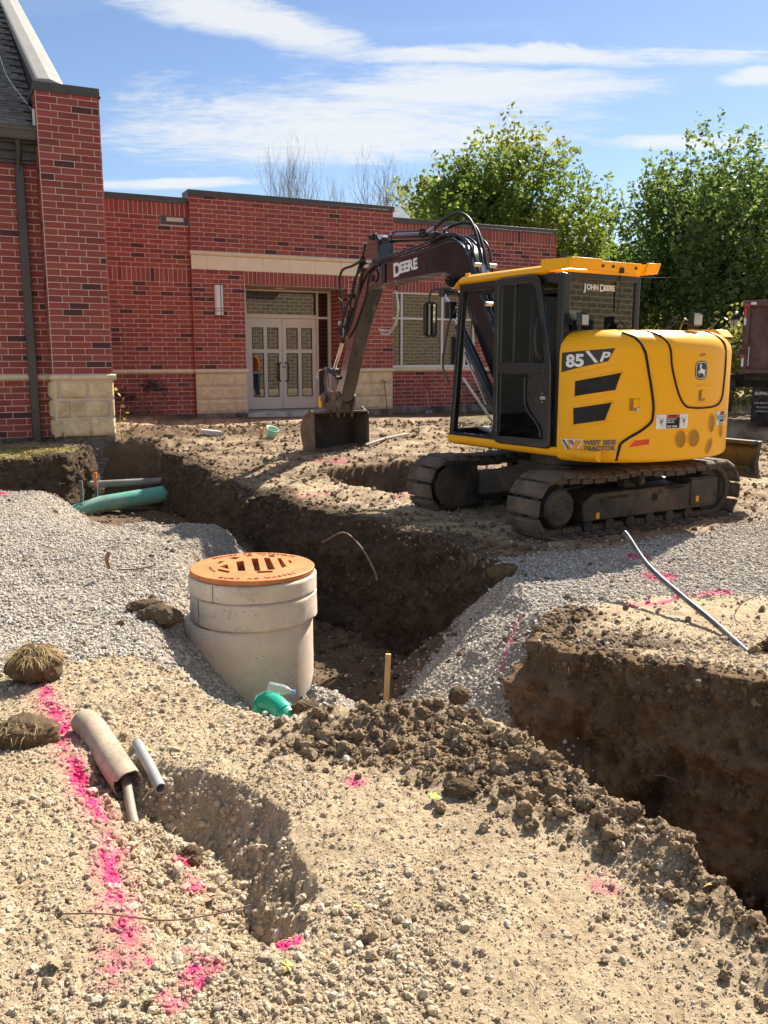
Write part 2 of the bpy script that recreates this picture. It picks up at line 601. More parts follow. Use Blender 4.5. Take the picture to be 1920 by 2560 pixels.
def zones(x, y):
    n1 = .09 * fbm(x * 4, y * 4, None, 3, 61) + .05 * fbm(x * 17, y * 17, None, 2, 62)
    xx, yy = x + n1, y + n1 * .7
    gl = sdmask(xx, yy, G_LEFT, .10)
    gr = sdmask(xx, yy, G_RAMP, .14)
    P = [(a, b) for a, b, _ in TR]
    W = [w for _, _, w in TR]
    t = carve(x, y, P, W)
    # gravel in the channel behind the manhole
    xe = np.interp(y, [7, 8.3, 9, 9.75, 10.6, 11.6], [1.0, .45, 0, -.8, -1.3, -2.13])
    ch = ((t > .35) & (y > 7.0) & (y < 11.0) & (x < -1.0) & (x < xe - .62)).astype(float)
    g = np.clip(np.maximum(np.maximum(gl, gr), ch), 0, 1)
    # patches of stone scattered over the tracks
    patch = sstep(.05, .35, fbm(x * .9 + 4, y * .9, None, 4, 71)) * sstep(5.8, 6.4, y) * (1 - sstep(9, 12, y)) * (x > -.6)
    g = np.maximum(g, .55 * patch * (t < .05))
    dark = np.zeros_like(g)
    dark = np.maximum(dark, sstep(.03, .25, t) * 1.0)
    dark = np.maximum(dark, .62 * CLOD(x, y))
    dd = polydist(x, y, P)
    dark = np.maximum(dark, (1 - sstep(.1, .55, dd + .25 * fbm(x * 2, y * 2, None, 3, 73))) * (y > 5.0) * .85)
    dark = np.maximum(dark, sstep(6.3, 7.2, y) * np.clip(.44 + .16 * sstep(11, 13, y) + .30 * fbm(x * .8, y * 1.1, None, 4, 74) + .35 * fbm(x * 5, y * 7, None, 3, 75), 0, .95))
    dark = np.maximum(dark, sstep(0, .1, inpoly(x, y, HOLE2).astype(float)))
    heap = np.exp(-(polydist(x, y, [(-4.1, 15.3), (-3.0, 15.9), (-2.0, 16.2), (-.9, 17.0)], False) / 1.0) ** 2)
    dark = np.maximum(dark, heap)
    # soil darkened at the wall foot: the walls' shadow put into the colour
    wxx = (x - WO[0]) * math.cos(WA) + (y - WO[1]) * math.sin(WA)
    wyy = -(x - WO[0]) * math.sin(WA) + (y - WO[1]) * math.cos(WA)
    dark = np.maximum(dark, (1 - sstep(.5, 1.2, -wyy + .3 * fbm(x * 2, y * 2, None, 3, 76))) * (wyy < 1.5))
    # paint
    pk = np.zeros_like(g)
    line = [(-1.78, 4.34), (-1.53, 3.93), (-1.35, 3.54), (-1.14, 3.15), (-1.00, 2.91), (-.91, 2.68), (-.84, 2.51), (-.76, 2.35), (-.76, 2.20)]
    dl = polydist(x, y, line, False) + .02 * fbm(x * 14, y * 14, None, 3, 81)
    pk = np.maximum(pk, 1.05 * (1 - sstep(.012, .060, dl)) * (.72 + .5 * fbm(x * 5, y * 5, None, 3, 86)))
    pk = np.maximum(pk, .30 * (1 - sstep(.04, .13, dl)))
    for (a, b, r, s) in [(-.73, 2.96, .045, .9), (-.66, 2.80, .045, .8), (-.28, 2.32, .038, .95), (-.52, 2.19, .06, .75), (-.66, 2.23, .03, .7), (-.56, 2.08, .05, .5), (-2.06, 4.97, .05, .9),
                         (-1.90, 4.85, .05, .7), (-.11, 3.26, .05, .6), (.71, 2.61, .06, .35), (2.17, 7.32, .12, .7), (2.16, 6.7, .14, .6), (-.58, 2.29, .02, .6), (-4.7, 10.7, .08, .8)]:
        dl = np.hypot(x - a, (y - b) * .8) + .03 * fbm(x * 18, y * 18, None, 3, 82)
        pk = np.maximum(pk, s * (1 - sstep(r * .5, r * 1.3, dl)))
    for ln, w, s in [([(1.7, 5.9), (2.1, 6.1), (2.5, 6.25)], .05, .6), ([(-1.32, 13.2), (-.95, 13.1), (-.5, 13.2)], .08, .5), ([(-1.0, 10.5), (-.6, 10.6)], .06, .5), ([(.1, 10.55), (.5, 10.6), (1.5, 11.6), (2.4, 12.0)], .08, .5),
                     ([(.75, 5.3), (.95, 5.9)], .03, .4)]:
        dl = polydist(x, y, ln, False) + .05 * fbm(x * 9, y * 9, None, 3, 83)
        pk = np.maximum(pk, s * (1 - sstep(w * .5, w * 1.2, dl)))
    pk = np.clip(pk, 0, 1) * (.45 + .55 * sstep(-.35, .25, fbm(x * 30, y * 30, None, 2, 84)))
    return g, dark, pk


def CLOD(x, y):
    return sdmask(x + .05 * fbm(x * 8, y * 8, None, 2, 65), y + .05 * fbm(x * 8 + 2, y * 8, None, 2, 66), CLODZONE, .16)


WO = (-4.335, 20.49)
WA = R(26.24)
ZL = 1.441     # height of the stone ledge that runs round the building


def TZ(x, y):
    return float(terrain(np.array([x]), np.array([y]))[0])


def ground_material():
    t = NT('ground_soil')
    co = t.co()
    col = t.attr('zone')
    sp = t.n.new('ShaderNodeSeparateColor')
    t.l.new(col, sp.inputs[0])
    g, d, p = sp.outputs[0], sp.outputs[1], sp.outputs[2]
    fine = t.noise(38, 10, 0.72)
    mid = t.noise(6, 8, 0.66)
    big = t.noise(1.1, 6, 0.6)
    tan = t.mix(t.ramp(mid, .3, .7), (.35, .245, .14), (.57, .435, .275))
    tan = t.mix(t.ramp(fine, .35, .75), tan, (.66, .53, .35))
    tan = t.mix(t.math('MULTIPLY', t.ramp(t.noise(14, 8, .75, dist=.8), .55, .7), .55), tan, (.19, .13, .075))
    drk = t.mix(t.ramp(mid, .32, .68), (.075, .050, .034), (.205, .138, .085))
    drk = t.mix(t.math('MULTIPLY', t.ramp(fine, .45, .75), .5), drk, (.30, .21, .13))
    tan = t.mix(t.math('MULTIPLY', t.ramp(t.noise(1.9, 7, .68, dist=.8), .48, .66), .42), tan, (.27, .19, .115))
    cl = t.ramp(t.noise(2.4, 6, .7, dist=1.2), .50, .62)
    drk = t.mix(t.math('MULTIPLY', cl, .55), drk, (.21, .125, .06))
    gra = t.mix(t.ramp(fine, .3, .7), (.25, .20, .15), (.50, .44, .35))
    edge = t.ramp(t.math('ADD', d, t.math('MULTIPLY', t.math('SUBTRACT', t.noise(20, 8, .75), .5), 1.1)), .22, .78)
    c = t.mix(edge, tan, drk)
    ge = t.ramp(t.math('ADD', g, t.math('MULTIPLY', t.math('SUBTRACT', t.noise(26, 6, .75), .5), .8)), .4, .6)
    c = t.mix(ge, c, gra)
    pe = t.ramp(t.math('ADD', p, t.math('MULTIPLY', t.math('SUBTRACT', t.noise(90, 6, .75), .5), .8)), .10, .75)
    c = t.mix(t.math('MULTIPLY', pe, .95), c, (.86, .06, .24))
    t.set('Base Color', c)
    t.set('Roughness', .95)
    t.set('Specular IOR Level', .15)
    h = t.math('ADD', t.math('MULTIPLY', t.noise(60, 8, .75), 1.0), t.math('MULTIPLY', t.noise(16, 6, .7), 1.6))
    t.bump(h, .9, .02)
    return t.m


def build_ground():
    # fan-shaped mesh round the working area: close rows near, wide rows far
    ys = [-3.0, -1.5, -.6, 0.0, .4, .7, .9]
    y = 1.0
    while y < 30:
        ys.append(y)
        y += .0052 * (y + .2) if y < 17 else .05 * y
    ys += [34, 42, 55, 75, 110, 170, 260, 400]
    ys = np.array(ys)
    a = np.concatenate([np.linspace(-3.2, -.75, 36)[:-1], np.linspace(-.75, -.50, 56)[:-1], np.linspace(-.50, .50, 760)[:-1], np.linspace(.50, .75, 56)[:-1], np.linspace(.75, 3.2, 36)])
    Y, A = np.meshgrid(ys, a, indexing='ij')
    X = A * (np.maximum(Y, 0) + 1.0)
    Y = Y.copy()
    Z = terrain(X, Y)
    ins = 1.0
    far = sstep(19, 23, Y)
    Z = Z * (1 - far) + far * (.25 + .0 * Y)
    Z = np.where(Y > 60, -.2 - .002 * (Y - 60), Z)
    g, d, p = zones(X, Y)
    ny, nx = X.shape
    me = bpy.data.meshes.new('ground')
    co = np.stack([X, Y, Z], -1).reshape(-1, 3).astype(np.float32)
    me.vertices.add(len(co))
    me.vertices.foreach_set('co', co.ravel())
    i = np.arange(ny - 1)[:, None] * nx + np.arange(nx - 1)[None, :]
    F = np.stack([i, i + 1, i + nx + 1, i + nx], -1).reshape(-1, 4).astype(np.int32)
    me.loops.add(F.size)
    me.loops.foreach_set('vertex_index', F.ravel())
    me.polygons.add(len(F))
    me.polygons.foreach_set('loop_start', np.arange(0, F.size, 4, dtype=np.int32))
    me.polygons.foreach_set('use_smooth', np.ones(len(F), bool))
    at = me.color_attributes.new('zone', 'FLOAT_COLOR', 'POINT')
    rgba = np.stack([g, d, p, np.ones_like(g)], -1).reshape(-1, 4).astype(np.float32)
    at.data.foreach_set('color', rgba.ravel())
    me.update(calc_edges=True)
    me.materials.append(ground_material())
    o = bpy.data.objects.new('ground', me)
    C.objects.link(o)
    tag(o, kind='structure')
    return o


ground = build_ground()


def grid_mesh(name, co, material, parent=None, smooth=True, closed=False):
    nv, nu = co.shape[:2]
    me = bpy.data.meshes.new(name)
    me.vertices.add(nu * nv)
    me.vertices.foreach_set('co', co.reshape(-1).astype(np.float32))
    i = np.arange(nv - 1)[:, None] * nu + np.arange(nu - 1)[None, :]
    F = np.stack([i, i + 1, i + nu + 1, i + nu], -1).reshape(-1, 4).astype(np.int32)
    me.loops.add(F.size)
    me.loops.foreach_set('vertex_index', F.ravel())
    me.polygons.add(len(F))
    me.polygons.foreach_set('loop_start', np.arange(0, F.size, 4, dtype=np.int32))
    me.polygons.foreach_set('use_smooth', np.full(len(F), smooth))
    me.update(calc_edges=True)
    me.materials.append(material)
    o = bpy.data.objects.new(name, me)
    C.objects.link(o)
    o.parent = parent
    return o


# --- cut soil faces: sheets with real overhangs and lumps over the steep sides
def soil_face_material():
    t = NT('cut_soil')
    mid = t.noise(5, 8, .7, dist=.5)
    fine = t.noise(30, 10, .75)
    z = t.n.new('ShaderNodeSeparateXYZ')
    t.l.new(t.co(), z.inputs[0])
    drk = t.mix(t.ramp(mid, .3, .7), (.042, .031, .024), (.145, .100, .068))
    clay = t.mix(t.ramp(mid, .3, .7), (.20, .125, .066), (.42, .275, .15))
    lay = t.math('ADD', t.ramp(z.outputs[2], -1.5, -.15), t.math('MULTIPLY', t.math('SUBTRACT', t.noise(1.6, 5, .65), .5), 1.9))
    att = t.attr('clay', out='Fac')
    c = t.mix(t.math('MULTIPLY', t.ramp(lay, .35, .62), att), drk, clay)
    c = t.mix(t.math('MULTIPLY', t.ramp(fine, .5, .75), .5), c, (.33, .235, .15))
    t.set('Base Color', c)
    t.set('Roughness', .95)
    t.set('Specular IOR Level', .12)
    h = t.math('ADD', t.math('MULTIPLY', t.noise(70, 8, .75), .7), t.math('MULTIPLY', t.noise(13, 7, .72), 2.0))
    t.bump(h, 1.0, .045)
    return t.m


SOILF = soil_face_material()


def soil_face(name, edge, depth_bottom, push, w, clay=.3, du=.018, nv=70, amp=1.0, seed=0):
    """edge: top line; w: horizontal run of the face (towards the trench, given as vector per point)"""
    P = [Vector((a[0], a[1], 0)) for a in edge]
    L = [0]
    for i in range(1, len(P)): L.append(L[-1] + (P[i] - P[i - 1]).length)
    n = int(L[-1] / du)
    s = np.linspace(0, L[-1], n)
    ex = np.interp(s, L, [p.x for p in P])
    ey = np.interp(s, L, [p.y for p in P])
    k = max(3, int(.12 / du))
    ker = np.ones(k) / k
    exs = np.convolve(np.pad(ex, (k // 2, k - 1 - k // 2), 'edge'), ker, 'valid')
    eys = np.convolve(np.pad(ey, (k // 2, k - 1 - k // 2), 'edge'), ker, 'valid')
    tx, ty = np.gradient(exs), np.gradient(eys)
    ln = np.hypot(tx, ty)
    nx_, ny_ = ty / ln * push, -tx / ln * push       # horizontal, towards the trench
    ends = np.minimum(s, L[-1] - s)
    fade = sstep(0, .25, ends)
    v = np.linspace(-.16, 1, nv)
    V, S = np.meshgrid(v, s, indexing='ij')
    NX, NY = np.broadcast_to(nx_, V.shape), np.broadcast_to(ny_, V.shape)
    X0, Y0 = np.broadcast_to(exs, V.shape), np.broadcast_to(eys, V.shape)
    Zt = terrain(exs - nx_ * .12, eys - ny_ * .12)
    Vc = np.clip(V, 0, 1)
    run = w * Vc ** 1.25 + .05 * np.sin(Vc * pi)
    zb = depth_bottom
    Z = Zt[None, :] * (1 - Vc) + zb * Vc
    X = X0 + NX * run
    Y = Y0 + NY * run
    # lip that laps back over the ground
    back = np.where(V < 0, -V / .16, 0)
    X = X - NX * back * .22
    Y = Y - NY * back * .22
    Zg = terrain(X, Y)
    Z = np.where(V < 0, Z * (1 - sstep(0, 1, back)) + (Zg - .03) * sstep(0, 1, back) + .018 * np.sin(back * pi), Z)
    n1 = fbm(X * 2.2, Y * 2.2, Z * 3.0, 3, 90 + seed)
    n2 = fbm(X * 8, Y * 8, Z * 8, 4, 91 + seed, .6)
    n3 = fbm(X * 30, Y * 30, Z * 30, 3, 92 + seed, .6)
    groove = fbm((X + Y) * 7, (X - Y) * 7, Z * 1.6, 3, 95 + seed)
    D = (.14 * n1 + .085 * n2 + .028 * n3 - .07 * np.clip(np.abs(groove) * 2.2, 0, 1) + .03) * amp * sstep(-.16, .05, V)
    X = X + NX * (D + .05)
    Y = Y + NY * (D + .05)
    Z = Z + .02 * n2 * (1 - back)
    fd = np.broadcast_to(fade, V.shape)
    X = X - NX * (1 - fd) * .15
    Y = Y - NY * (1 - fd) * .15
    o = grid_mesh(name, np.stack([X, Y, Z], -1), SOILF)
    at = o.data.attributes.new('clay', 'FLOAT', 'POINT')
    at.data.foreach_set('value', np.full(X.size, clay, np.float32))
    tag(o, kind='structure')
    return (X, Y, Z)


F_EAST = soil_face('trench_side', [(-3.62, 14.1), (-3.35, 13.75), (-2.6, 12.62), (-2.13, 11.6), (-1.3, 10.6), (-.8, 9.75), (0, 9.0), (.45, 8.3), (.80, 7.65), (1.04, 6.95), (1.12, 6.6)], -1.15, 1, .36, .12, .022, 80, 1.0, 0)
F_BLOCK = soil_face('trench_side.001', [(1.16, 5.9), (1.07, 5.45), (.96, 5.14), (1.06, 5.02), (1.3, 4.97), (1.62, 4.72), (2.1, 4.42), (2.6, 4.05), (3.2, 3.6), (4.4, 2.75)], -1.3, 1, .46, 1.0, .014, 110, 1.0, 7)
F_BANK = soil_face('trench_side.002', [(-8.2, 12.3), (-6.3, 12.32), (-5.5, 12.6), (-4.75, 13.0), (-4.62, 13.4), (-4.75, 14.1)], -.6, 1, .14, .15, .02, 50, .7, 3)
# ------------------------------------------------------------ stones, clods: instanced real pebbles
def rock_material(name, c0, c1, c2, rough=.9):
    t = NT(name)
    a = t.n.new('ShaderNodeAttribute')
    a.attribute_type = 'INSTANCER'
    a.attribute_name = 'tint'
    sp = t.n.new('ShaderNodeSeparateColor')
    t.l.new(a.outputs['Color'], sp.inputs[0])
    c = t.mix(sp.outputs[0], c0, c1)
    c = t.mix(t.ramp(sp.outputs[1], .72, 1.0), c, c2)
    n = t.noise(2.5, 6, .65)
    c = t.mix(t.ramp(n, .3, .75, 0, .45), c, tuple(v * .55 for v in c0))
    pn = t.ramp(t.math('ADD', sp.outputs[2], t.math('MULTIPLY', t.math('SUBTRACT', t.noise(3.5, 6, .7), .5), .9)), .08, .75)
    c = t.mix(pn, c, (.88, .055, .24))
    t.set('Base Color', c)
    t.set('Roughness', rough)
    t.set('Specular IOR Level', .2)
    t.bump(t.noise(5, 6, .7), .5, .12)
    return t.m


def rock_nodes(name, material, angular=.55, flat=.7, sub=2, seed=0, variants=6, smooth=False, lumpy=False):
    ng = bpy.data.node_groups.new(name, 'GeometryNodeTree')
    ng.interface.new_socket('Geometry', in_out='INPUT', socket_type='NodeSocketGeometry')
    ng.interface.new_socket('Geometry', in_out='OUTPUT', socket_type='NodeSocketGeometry')
    N, L = ng.nodes, ng.links
    gi, go = N.new('NodeGroupInput'), N.new('NodeGroupOutput')
    gt = N.new('GeometryNodeGeometryToInstance')
    for k in range(variants):
        ico = N.new('GeometryNodeMeshIcoSphere')
        ico.inputs['Radius'].default_value = .5
        ico.inputs['Subdivisions'].default_value = sub
        sp = N.new('GeometryNodeSetPosition')
        nz = N.new('ShaderNodeTexNoise')
        nz.noise_dimensions = '4D'
        nz.inputs['W'].default_value = seed + k * 3.17
        nz.inputs['Scale'].default_value = 2.1 if lumpy else 1.6
        nz.inputs['Detail'].default_value = 5.0 if lumpy else 2.0
        nz.inputs['Roughness'].default_value = .62 if lumpy else .5
        sub_ = N.new('ShaderNodeVectorMath')
        sub_.operation = 'SUBTRACT'
        sub_.inputs[1].default_value = (.5, .5, .5)
        L.new(nz.outputs['Color'], sub_.inputs[0])
        sc = N.new('ShaderNodeVectorMath')
        sc.operation = 'SCALE'
        sc.inputs['Scale'].default_value = angular * 2.0
        L.new(sub_.outputs[0], sc.inputs[0])
        L.new(ico.outputs[0], sp.inputs['Geometry'])
        L.new(sc.outputs[0], sp.inputs['Offset'])
        tr = N.new('GeometryNodeTransform')
        L.new(sp.outputs[0], tr.inputs['Geometry'])
        tr.inputs['Scale'].default_value = (1.0, .78 + .05 * (k % 3), flat + .07 * (k % 2))
        sm = N.new('GeometryNodeSetMaterial')
        sm.inputs['Material'].default_value = material
        L.new(tr.outputs[0], sm.inputs['Geometry'])
        ss = N.new('GeometryNodeSetShadeSmooth')
        ss.inputs['Shade Smooth'].default_value = smooth
        L.new(sm.outputs[0], ss.inputs['Geometry'])
        L.new(ss.outputs[0], gt.inputs[0])
    iop = N.new('GeometryNodeInstanceOnPoints')
    L.new(gi.outputs[0], iop.inputs['Points'])
    L.new(gt.outputs[0], iop.inputs['Instance'])
    iop.inputs['Pick Instance'].default_value = True

    def na(nm, ty):
        n = N.new('GeometryNodeInputNamedAttribute')
        n.data_type = ty
        n.inputs['Name'].default_value = nm
        return n.outputs['Attribute']
    L.new(na('pick', 'INT'), iop.inputs['Instance Index'])
    L.new(na('rot', 'FLOAT_VECTOR'), iop.inputs['Rotation'])
    L.new(na('size', 'FLOAT'), iop.inputs['Scale'])
    L.new(iop.outputs[0], go.inputs[0])
    return ng


def scatter(name, pts, size, tint, ng, rotscale=1.0, parent=None):
    n = len(pts)
    me = bpy.data.meshes.new(name)
    me.vertices.add(n)
    me.vertices.foreach_set('co', np.asarray(pts, np.float32).ravel())

    def A(nm, ty, v, key):
        a = me.attributes.new(nm, ty, 'POINT')
        a.data.foreach_set(key, np.asarray(v).ravel())
    A('rot', 'FLOAT_VECTOR', (nr.random((n, 3)) * np.array([.9 * rotscale, .9 * rotscale, 6.28]) + np.array([-.45 * rotscale, -.45 * rotscale, 0])).astype(np.float32), 'vector')
    A('size', 'FLOAT', np.asarray(size, np.float32), 'value')
    A('pick', 'INT', nr.integers(0, 6, n).astype(np.int32), 'value')
    A('tint', 'FLOAT_COLOR', np.concatenate([np.asarray(tint, np.float32), np.ones((n, 1), np.float32)], 1), 'color')
    me.update()
    o = bpy.data.objects.new(name, me)
    C.objects.link(o)
    m = o.modifiers.new('stones', 'NODES')
    m.node_group = ng
    tag(o, kind='stuff')
    o.parent = parent
    return o


def fanpoints(n, y0, y1, amax=.62, power=1.0):
    """random points, density ~ 1/(distance^power) so that far ground costs little"""
    u = nr.random(n)
    if abs(power - 2) < 1e-6:
        y = y0 * (y1 / y0) ** u
    else:
        k = 2 - power
        y = (y0 ** k + u * (y1 ** k - y0 ** k)) ** (1 / k)
    a = (nr.random(n) * 2 - 1) * amax
    return a * (y + .6), y


M_TAN = rock_material('tan_stone', (.46, .345, .22), (.72, .59, .41), (.80, .72, .58))
M_WHITE = rock_material('white_gravel_stone', (.48, .41, .33), (.80, .73, .62), (.88, .84, .77))
M_CLOD = rock_material('soil_clod', (.13, .090, .056), (.42, .30, .18), (.58, .46, .30))
NG_TAN = rock_nodes('tan_stones', M_TAN, .5, .7, 2, 1)
NG_TANF = rock_nodes('small_stones', M_TAN, .55, .7, 1, 4)
NG_WHITE = rock_nodes('white_stones', M_WHITE, .55, .72, 1, 11)
NG_WHITEN = rock_nodes('white_stones_near', M_WHITE, .55, .72, 2, 11)
NG_CLOD = rock_nodes('soil_clods', M_CLOD, .62, .8, 4, 21, smooth=True, lumpy=True)
NG_CLODS = rock_nodes('small_clods', M_CLOD, .65, .8, 2, 25, lumpy=True)


def lodn(n, q): return (nr.random((n, 1)), q)


def stones():
    # --- pale gravel
    for nm, n, y0, y1, ng, pw in (('white_gravel', 205000, 3.8, 12.0, NG_WHITE, 1.4),):
        x, y = fanpoints(n, y0, y1, .60, pw)
        g, d, p = zones(x, y)
        keep = nr.random(n) < g ** 1.6
        x, y, g, p = x[keep], y[keep], g[keep], p[keep]
        s = np.clip(nr.lognormal(math.log(.0185), .30, len(x)), .009, .045)
        z = terrain(x, y) + s * (.02 + .3 * nr.random(len(x)))
        v = nr.random(len(x))
        big = .5 + .5 * fbm(x * 1.2, y * 1.2, None, 3, 33)
        tint = np.stack([np.clip(.15 + .85 * v * (.5 + .7 * big), 0, 1), nr.random(len(x)), np.clip(p * nr.uniform(.6, 1.3, len(x)), 0, 1)], -1)
        o = scatter(nm, np.stack([x, y, z], -1), s, tint, ng)
    # stray pale stones over soil
    n = 16000
    x, y = fanpoints(n, 4.3, 14, .6, 1.3)
    g, d, p = zones(x, y)
    near = sdmask(x, y, G_RAMP, 2.4) + .5 * sdmask(x, y, G_LEFT, 1.2)
    keep = (nr.random(n) < .10 + .9 * np.clip(near, 0, 1)) & (g < .5)
    x, y, p = x[keep], y[keep], p[keep]
    s = np.clip(nr.lognormal(math.log(.019), .35, len(x)), .008, .04)
    z = terrain(x, y) + s * .25
    scatter('white_gravel.001', np.stack([x, y, z], -1), s, np.stack([nr.random(len(x)), nr.random(len(x)), p], -1), NG_WHITE)
    # --- tan stones of the foreground: few large, many small
    for nm, n, med, sg, lo, hi, ng in (('tan_gravel', 40000, .0165, .36, .010, .048, NG_TAN), ('tan_gravel.001', 230000, .0076, .3, .004, .014, NG_TANF)):
        x, y = fanpoints(n, 1.35, 5.6, .62, 1.15)
        g, d, p = zones(x, y)
        gl = sstep(-.22, .42, fbm(x * 2.0, y * 2.0, None, 4, 34)) ** 1.5
        pit = inpoly(x, y, PIT)
        left = sstep(-.6, -1.0, x)
        dens = np.clip((.10 if med > .01 else .30) + .85 * gl + .32 * left + .5 * pit, 0, 1) * (1 - .9 * g)
        P = [(a, b) for a, b, _ in TR]
        dens *= ~inpoly(x, y, P)
        # smooth scraped side of the pit
        sm = 1 - sstep(.03, .12, polydist(x, y, [(-.50, 3.18), (-.37, 2.95), (-.28, 2.62), (-.30, 2.42)], False))
        dens *= (1 - .6 * sm)
        dens *= 1 - .6 * CLOD(x, y)
        keep = nr.random(n) < dens
        x, y, p, d = x[keep], y[keep], p[keep], d[keep]
        s = np.clip(nr.lognormal(math.log(med), sg, len(x)), lo, hi) * (1 + .25 * inpoly(x, y, PIT))
        z = terrain(x, y) + s * (-.16 + .34 * nr.random(len(x)))
        tint = np.stack([nr.random(len(x)) ** .8, nr.random(len(x)), np.clip(p * nr.uniform(.55, 1.35, len(x)), 0, 1)], -1)
        scatter(nm, np.stack([x, y, z], -1), s, tint, ng)
    # --- soil clods
    n = 115000
    x, y = fanpoints(n, 1.4, 19, .62, 1.55)
    g, d, p = zones(x, y)
    P = [(a, b) for a, b, _ in TR]
    ins = inpoly(x, y, P)
    dd = polydist(x, y, P)
    cz = CLOD(x, y)
    dens = .04 + .5 * d * (1 - ins * .75) + .8 * cz
    dens *= (1 - .93 * np.clip(g, 0, 1) * (1 - cz))
    fg = (1 - sstep(4.2, 5.2, y)) * (1 - cz)
    dens *= 1 - .95 * fg
    keep = nr.random(n) < np.clip(dens, 0, 1)
    x, y, p, cz, d = x[keep], y[keep], p[keep], cz[keep], d[keep]
    s = np.clip(nr.lognormal(math.log(.014), .60, len(x)) * (1 + .18 * cz + .08 * y * d), .005, .07)
    z = terrain(x, y) + s * (.0 + .28 * nr.random(len(x)))
    dry = .45 * nr.random(len(x)) + .25 * sstep(9, 12, y) + .55 * (1 - d) + .7 * cz * nr.random(len(x)) ** 1.3
    tint = np.stack([np.clip(dry, 0, 1), nr.random(len(x)) * (1 - .25 * d), p * 0], -1)
    L = s > .022
    pts = np.stack([x, y, z], -1)
    scatter('soil_clods', pts[L], s[L], tint[L], NG_CLOD, 2.0)
    scatter('soil_clods.001', pts[~L], s[~L], tint[~L], NG_CLODS, 2.0)
    # clods hanging on the cut faces
    for nm, (X, Y, Z), n in (('soil_clods.002', F_EAST, 5000), ('soil_clods.003', F_BLOCK, 7000), ('soil_clods.004', F_BANK, 2500)):
        h, w = X.shape
        i = (nr.random(n) ** 1.6 * (h - 1)).astype(int)
        j = (nr.random(n) * w).astype(int)
        pts = np.stack([X[i, j], Y[i, j], Z[i, j]], -1) + nr.normal(0, .006, (n, 3))
        s = np.clip(nr.lognormal(math.log(.016), .5, n), .006, .06)
        tint = np.stack([np.clip(nr.random(n) * .28 + .45 * (i < h * .22), 0, 1), nr.random(n) * .74, np.zeros(n)], -1)
        scatter(nm, pts, s, tint, NG_CLODS, 2.0)


stones()

# ------------------------------------------------------------ the brick building (two wings)
U = .1016


def brick_mat():
    t = NT('face_brick')
    a = t.attr('tint')
    sp = t.n.new('ShaderNodeSeparateColor')
    t.l.new(a, sp.inputs[0])
    oi = t.n.new('ShaderNodeObjectInfo')
    c = t.mix(sp.outputs[0], (.28, .060, .052), (.41, .096, .072))
    c = t.mix(t.ramp(sp.outputs[1], .5, 1.0), c, (.36, .085, .035))
    c = t.mix(sp.outputs[2], c, (.075, .034, .032))
    vec = t.mapping(t.co(), (14, 14, 60))
    n = t.noise(1.0, 6, .7, vec)
    c = t.mix(t.ramp(n, .35, .75, 0, .4), c, (.15, .05, .045))
    c = t.mix(t.ramp(t.noise(2.2, 6, .65), .55, .8, 0, .22), c, (.42, .30, .26))
    t.set('Base Color', c)
    t.set('Roughness', .82)
    t.set('Specular IOR Level', .3)
    t.bump(t.noise(130, 5, .7), .35, .003)
    return t.m


M_BRICK = brick_mat()
M_MORTAR = mat('mortar', (.66, .53, .45), .95, 0, .12, 20, .4, 200, .002)
M_STONE = mat('rock_faced_limestone', (.76, .58, .35), .9, 0, .16, 5, .6, 45, .01, dirt=(.30, .18, .09), dirt_amt=.25, dirt_scale=2.2)
M_LEDGE = mat('smooth_limestone', (.74, .59, .40), .85, 0, .10, 6, .25, 90, .002, dirt=(.36, .27, .17), dirt_amt=.15)
M_BAND = mat('band_limestone', (.82, .67, .47), .85, 0, .06, 3, .15, 90, .002)
M_CONC = mat('foundation_concrete', (.38, .31, .27), .92, 0, .15, 5, .4, 60, .004, dirt=(.075, .055, .042), dirt_amt=.75, dirt_scale=1.6)
M_SLAB = mat('slab_concrete', (.58, .53, .48), .9, 0, .12, 5, .3, 60, .003, dirt=(.16, .12, .10), dirt_amt=.4)
M_COPE = mat('bronze_coping_metal', (.085, .075, .066), .45, .35, .12, 3)
M_BEIGE = mat('beige_cap_metal', (.33, .31, .27), .5, .1, .05, 2)
M_FRAME = mat('champagne_aluminium', (.74, .63, .53), .45, .0, .04, 2)
M_WFRAME = mat('silver_aluminium', (.72, .68, .62), .42, .1, .05, 2)
M_BLACK = mat('black_metal', (.012, .012, .013), .4, .3, .2, 5)
M_SCONCE = mat('white_sconce_lens', (.80, .76, .74), .4, 0, .03, 3)


def glass_dark(name, tint=(.012, .015, .014), ior=1.5):
    t = NT(name)
    t.set('Base Color', tint)
    t.set('Roughness', .02)
    t.set('IOR', 2.0)
    t.set('Specular IOR Level', .6)
    v = t.mapping(t.co(), (1, 1, 1))
    t.bump(t.noise(.9, 1, .4), .012, .05)
    return t.m


M_WGLASS = glass_dark('window_glass')

_bm_cache = {}


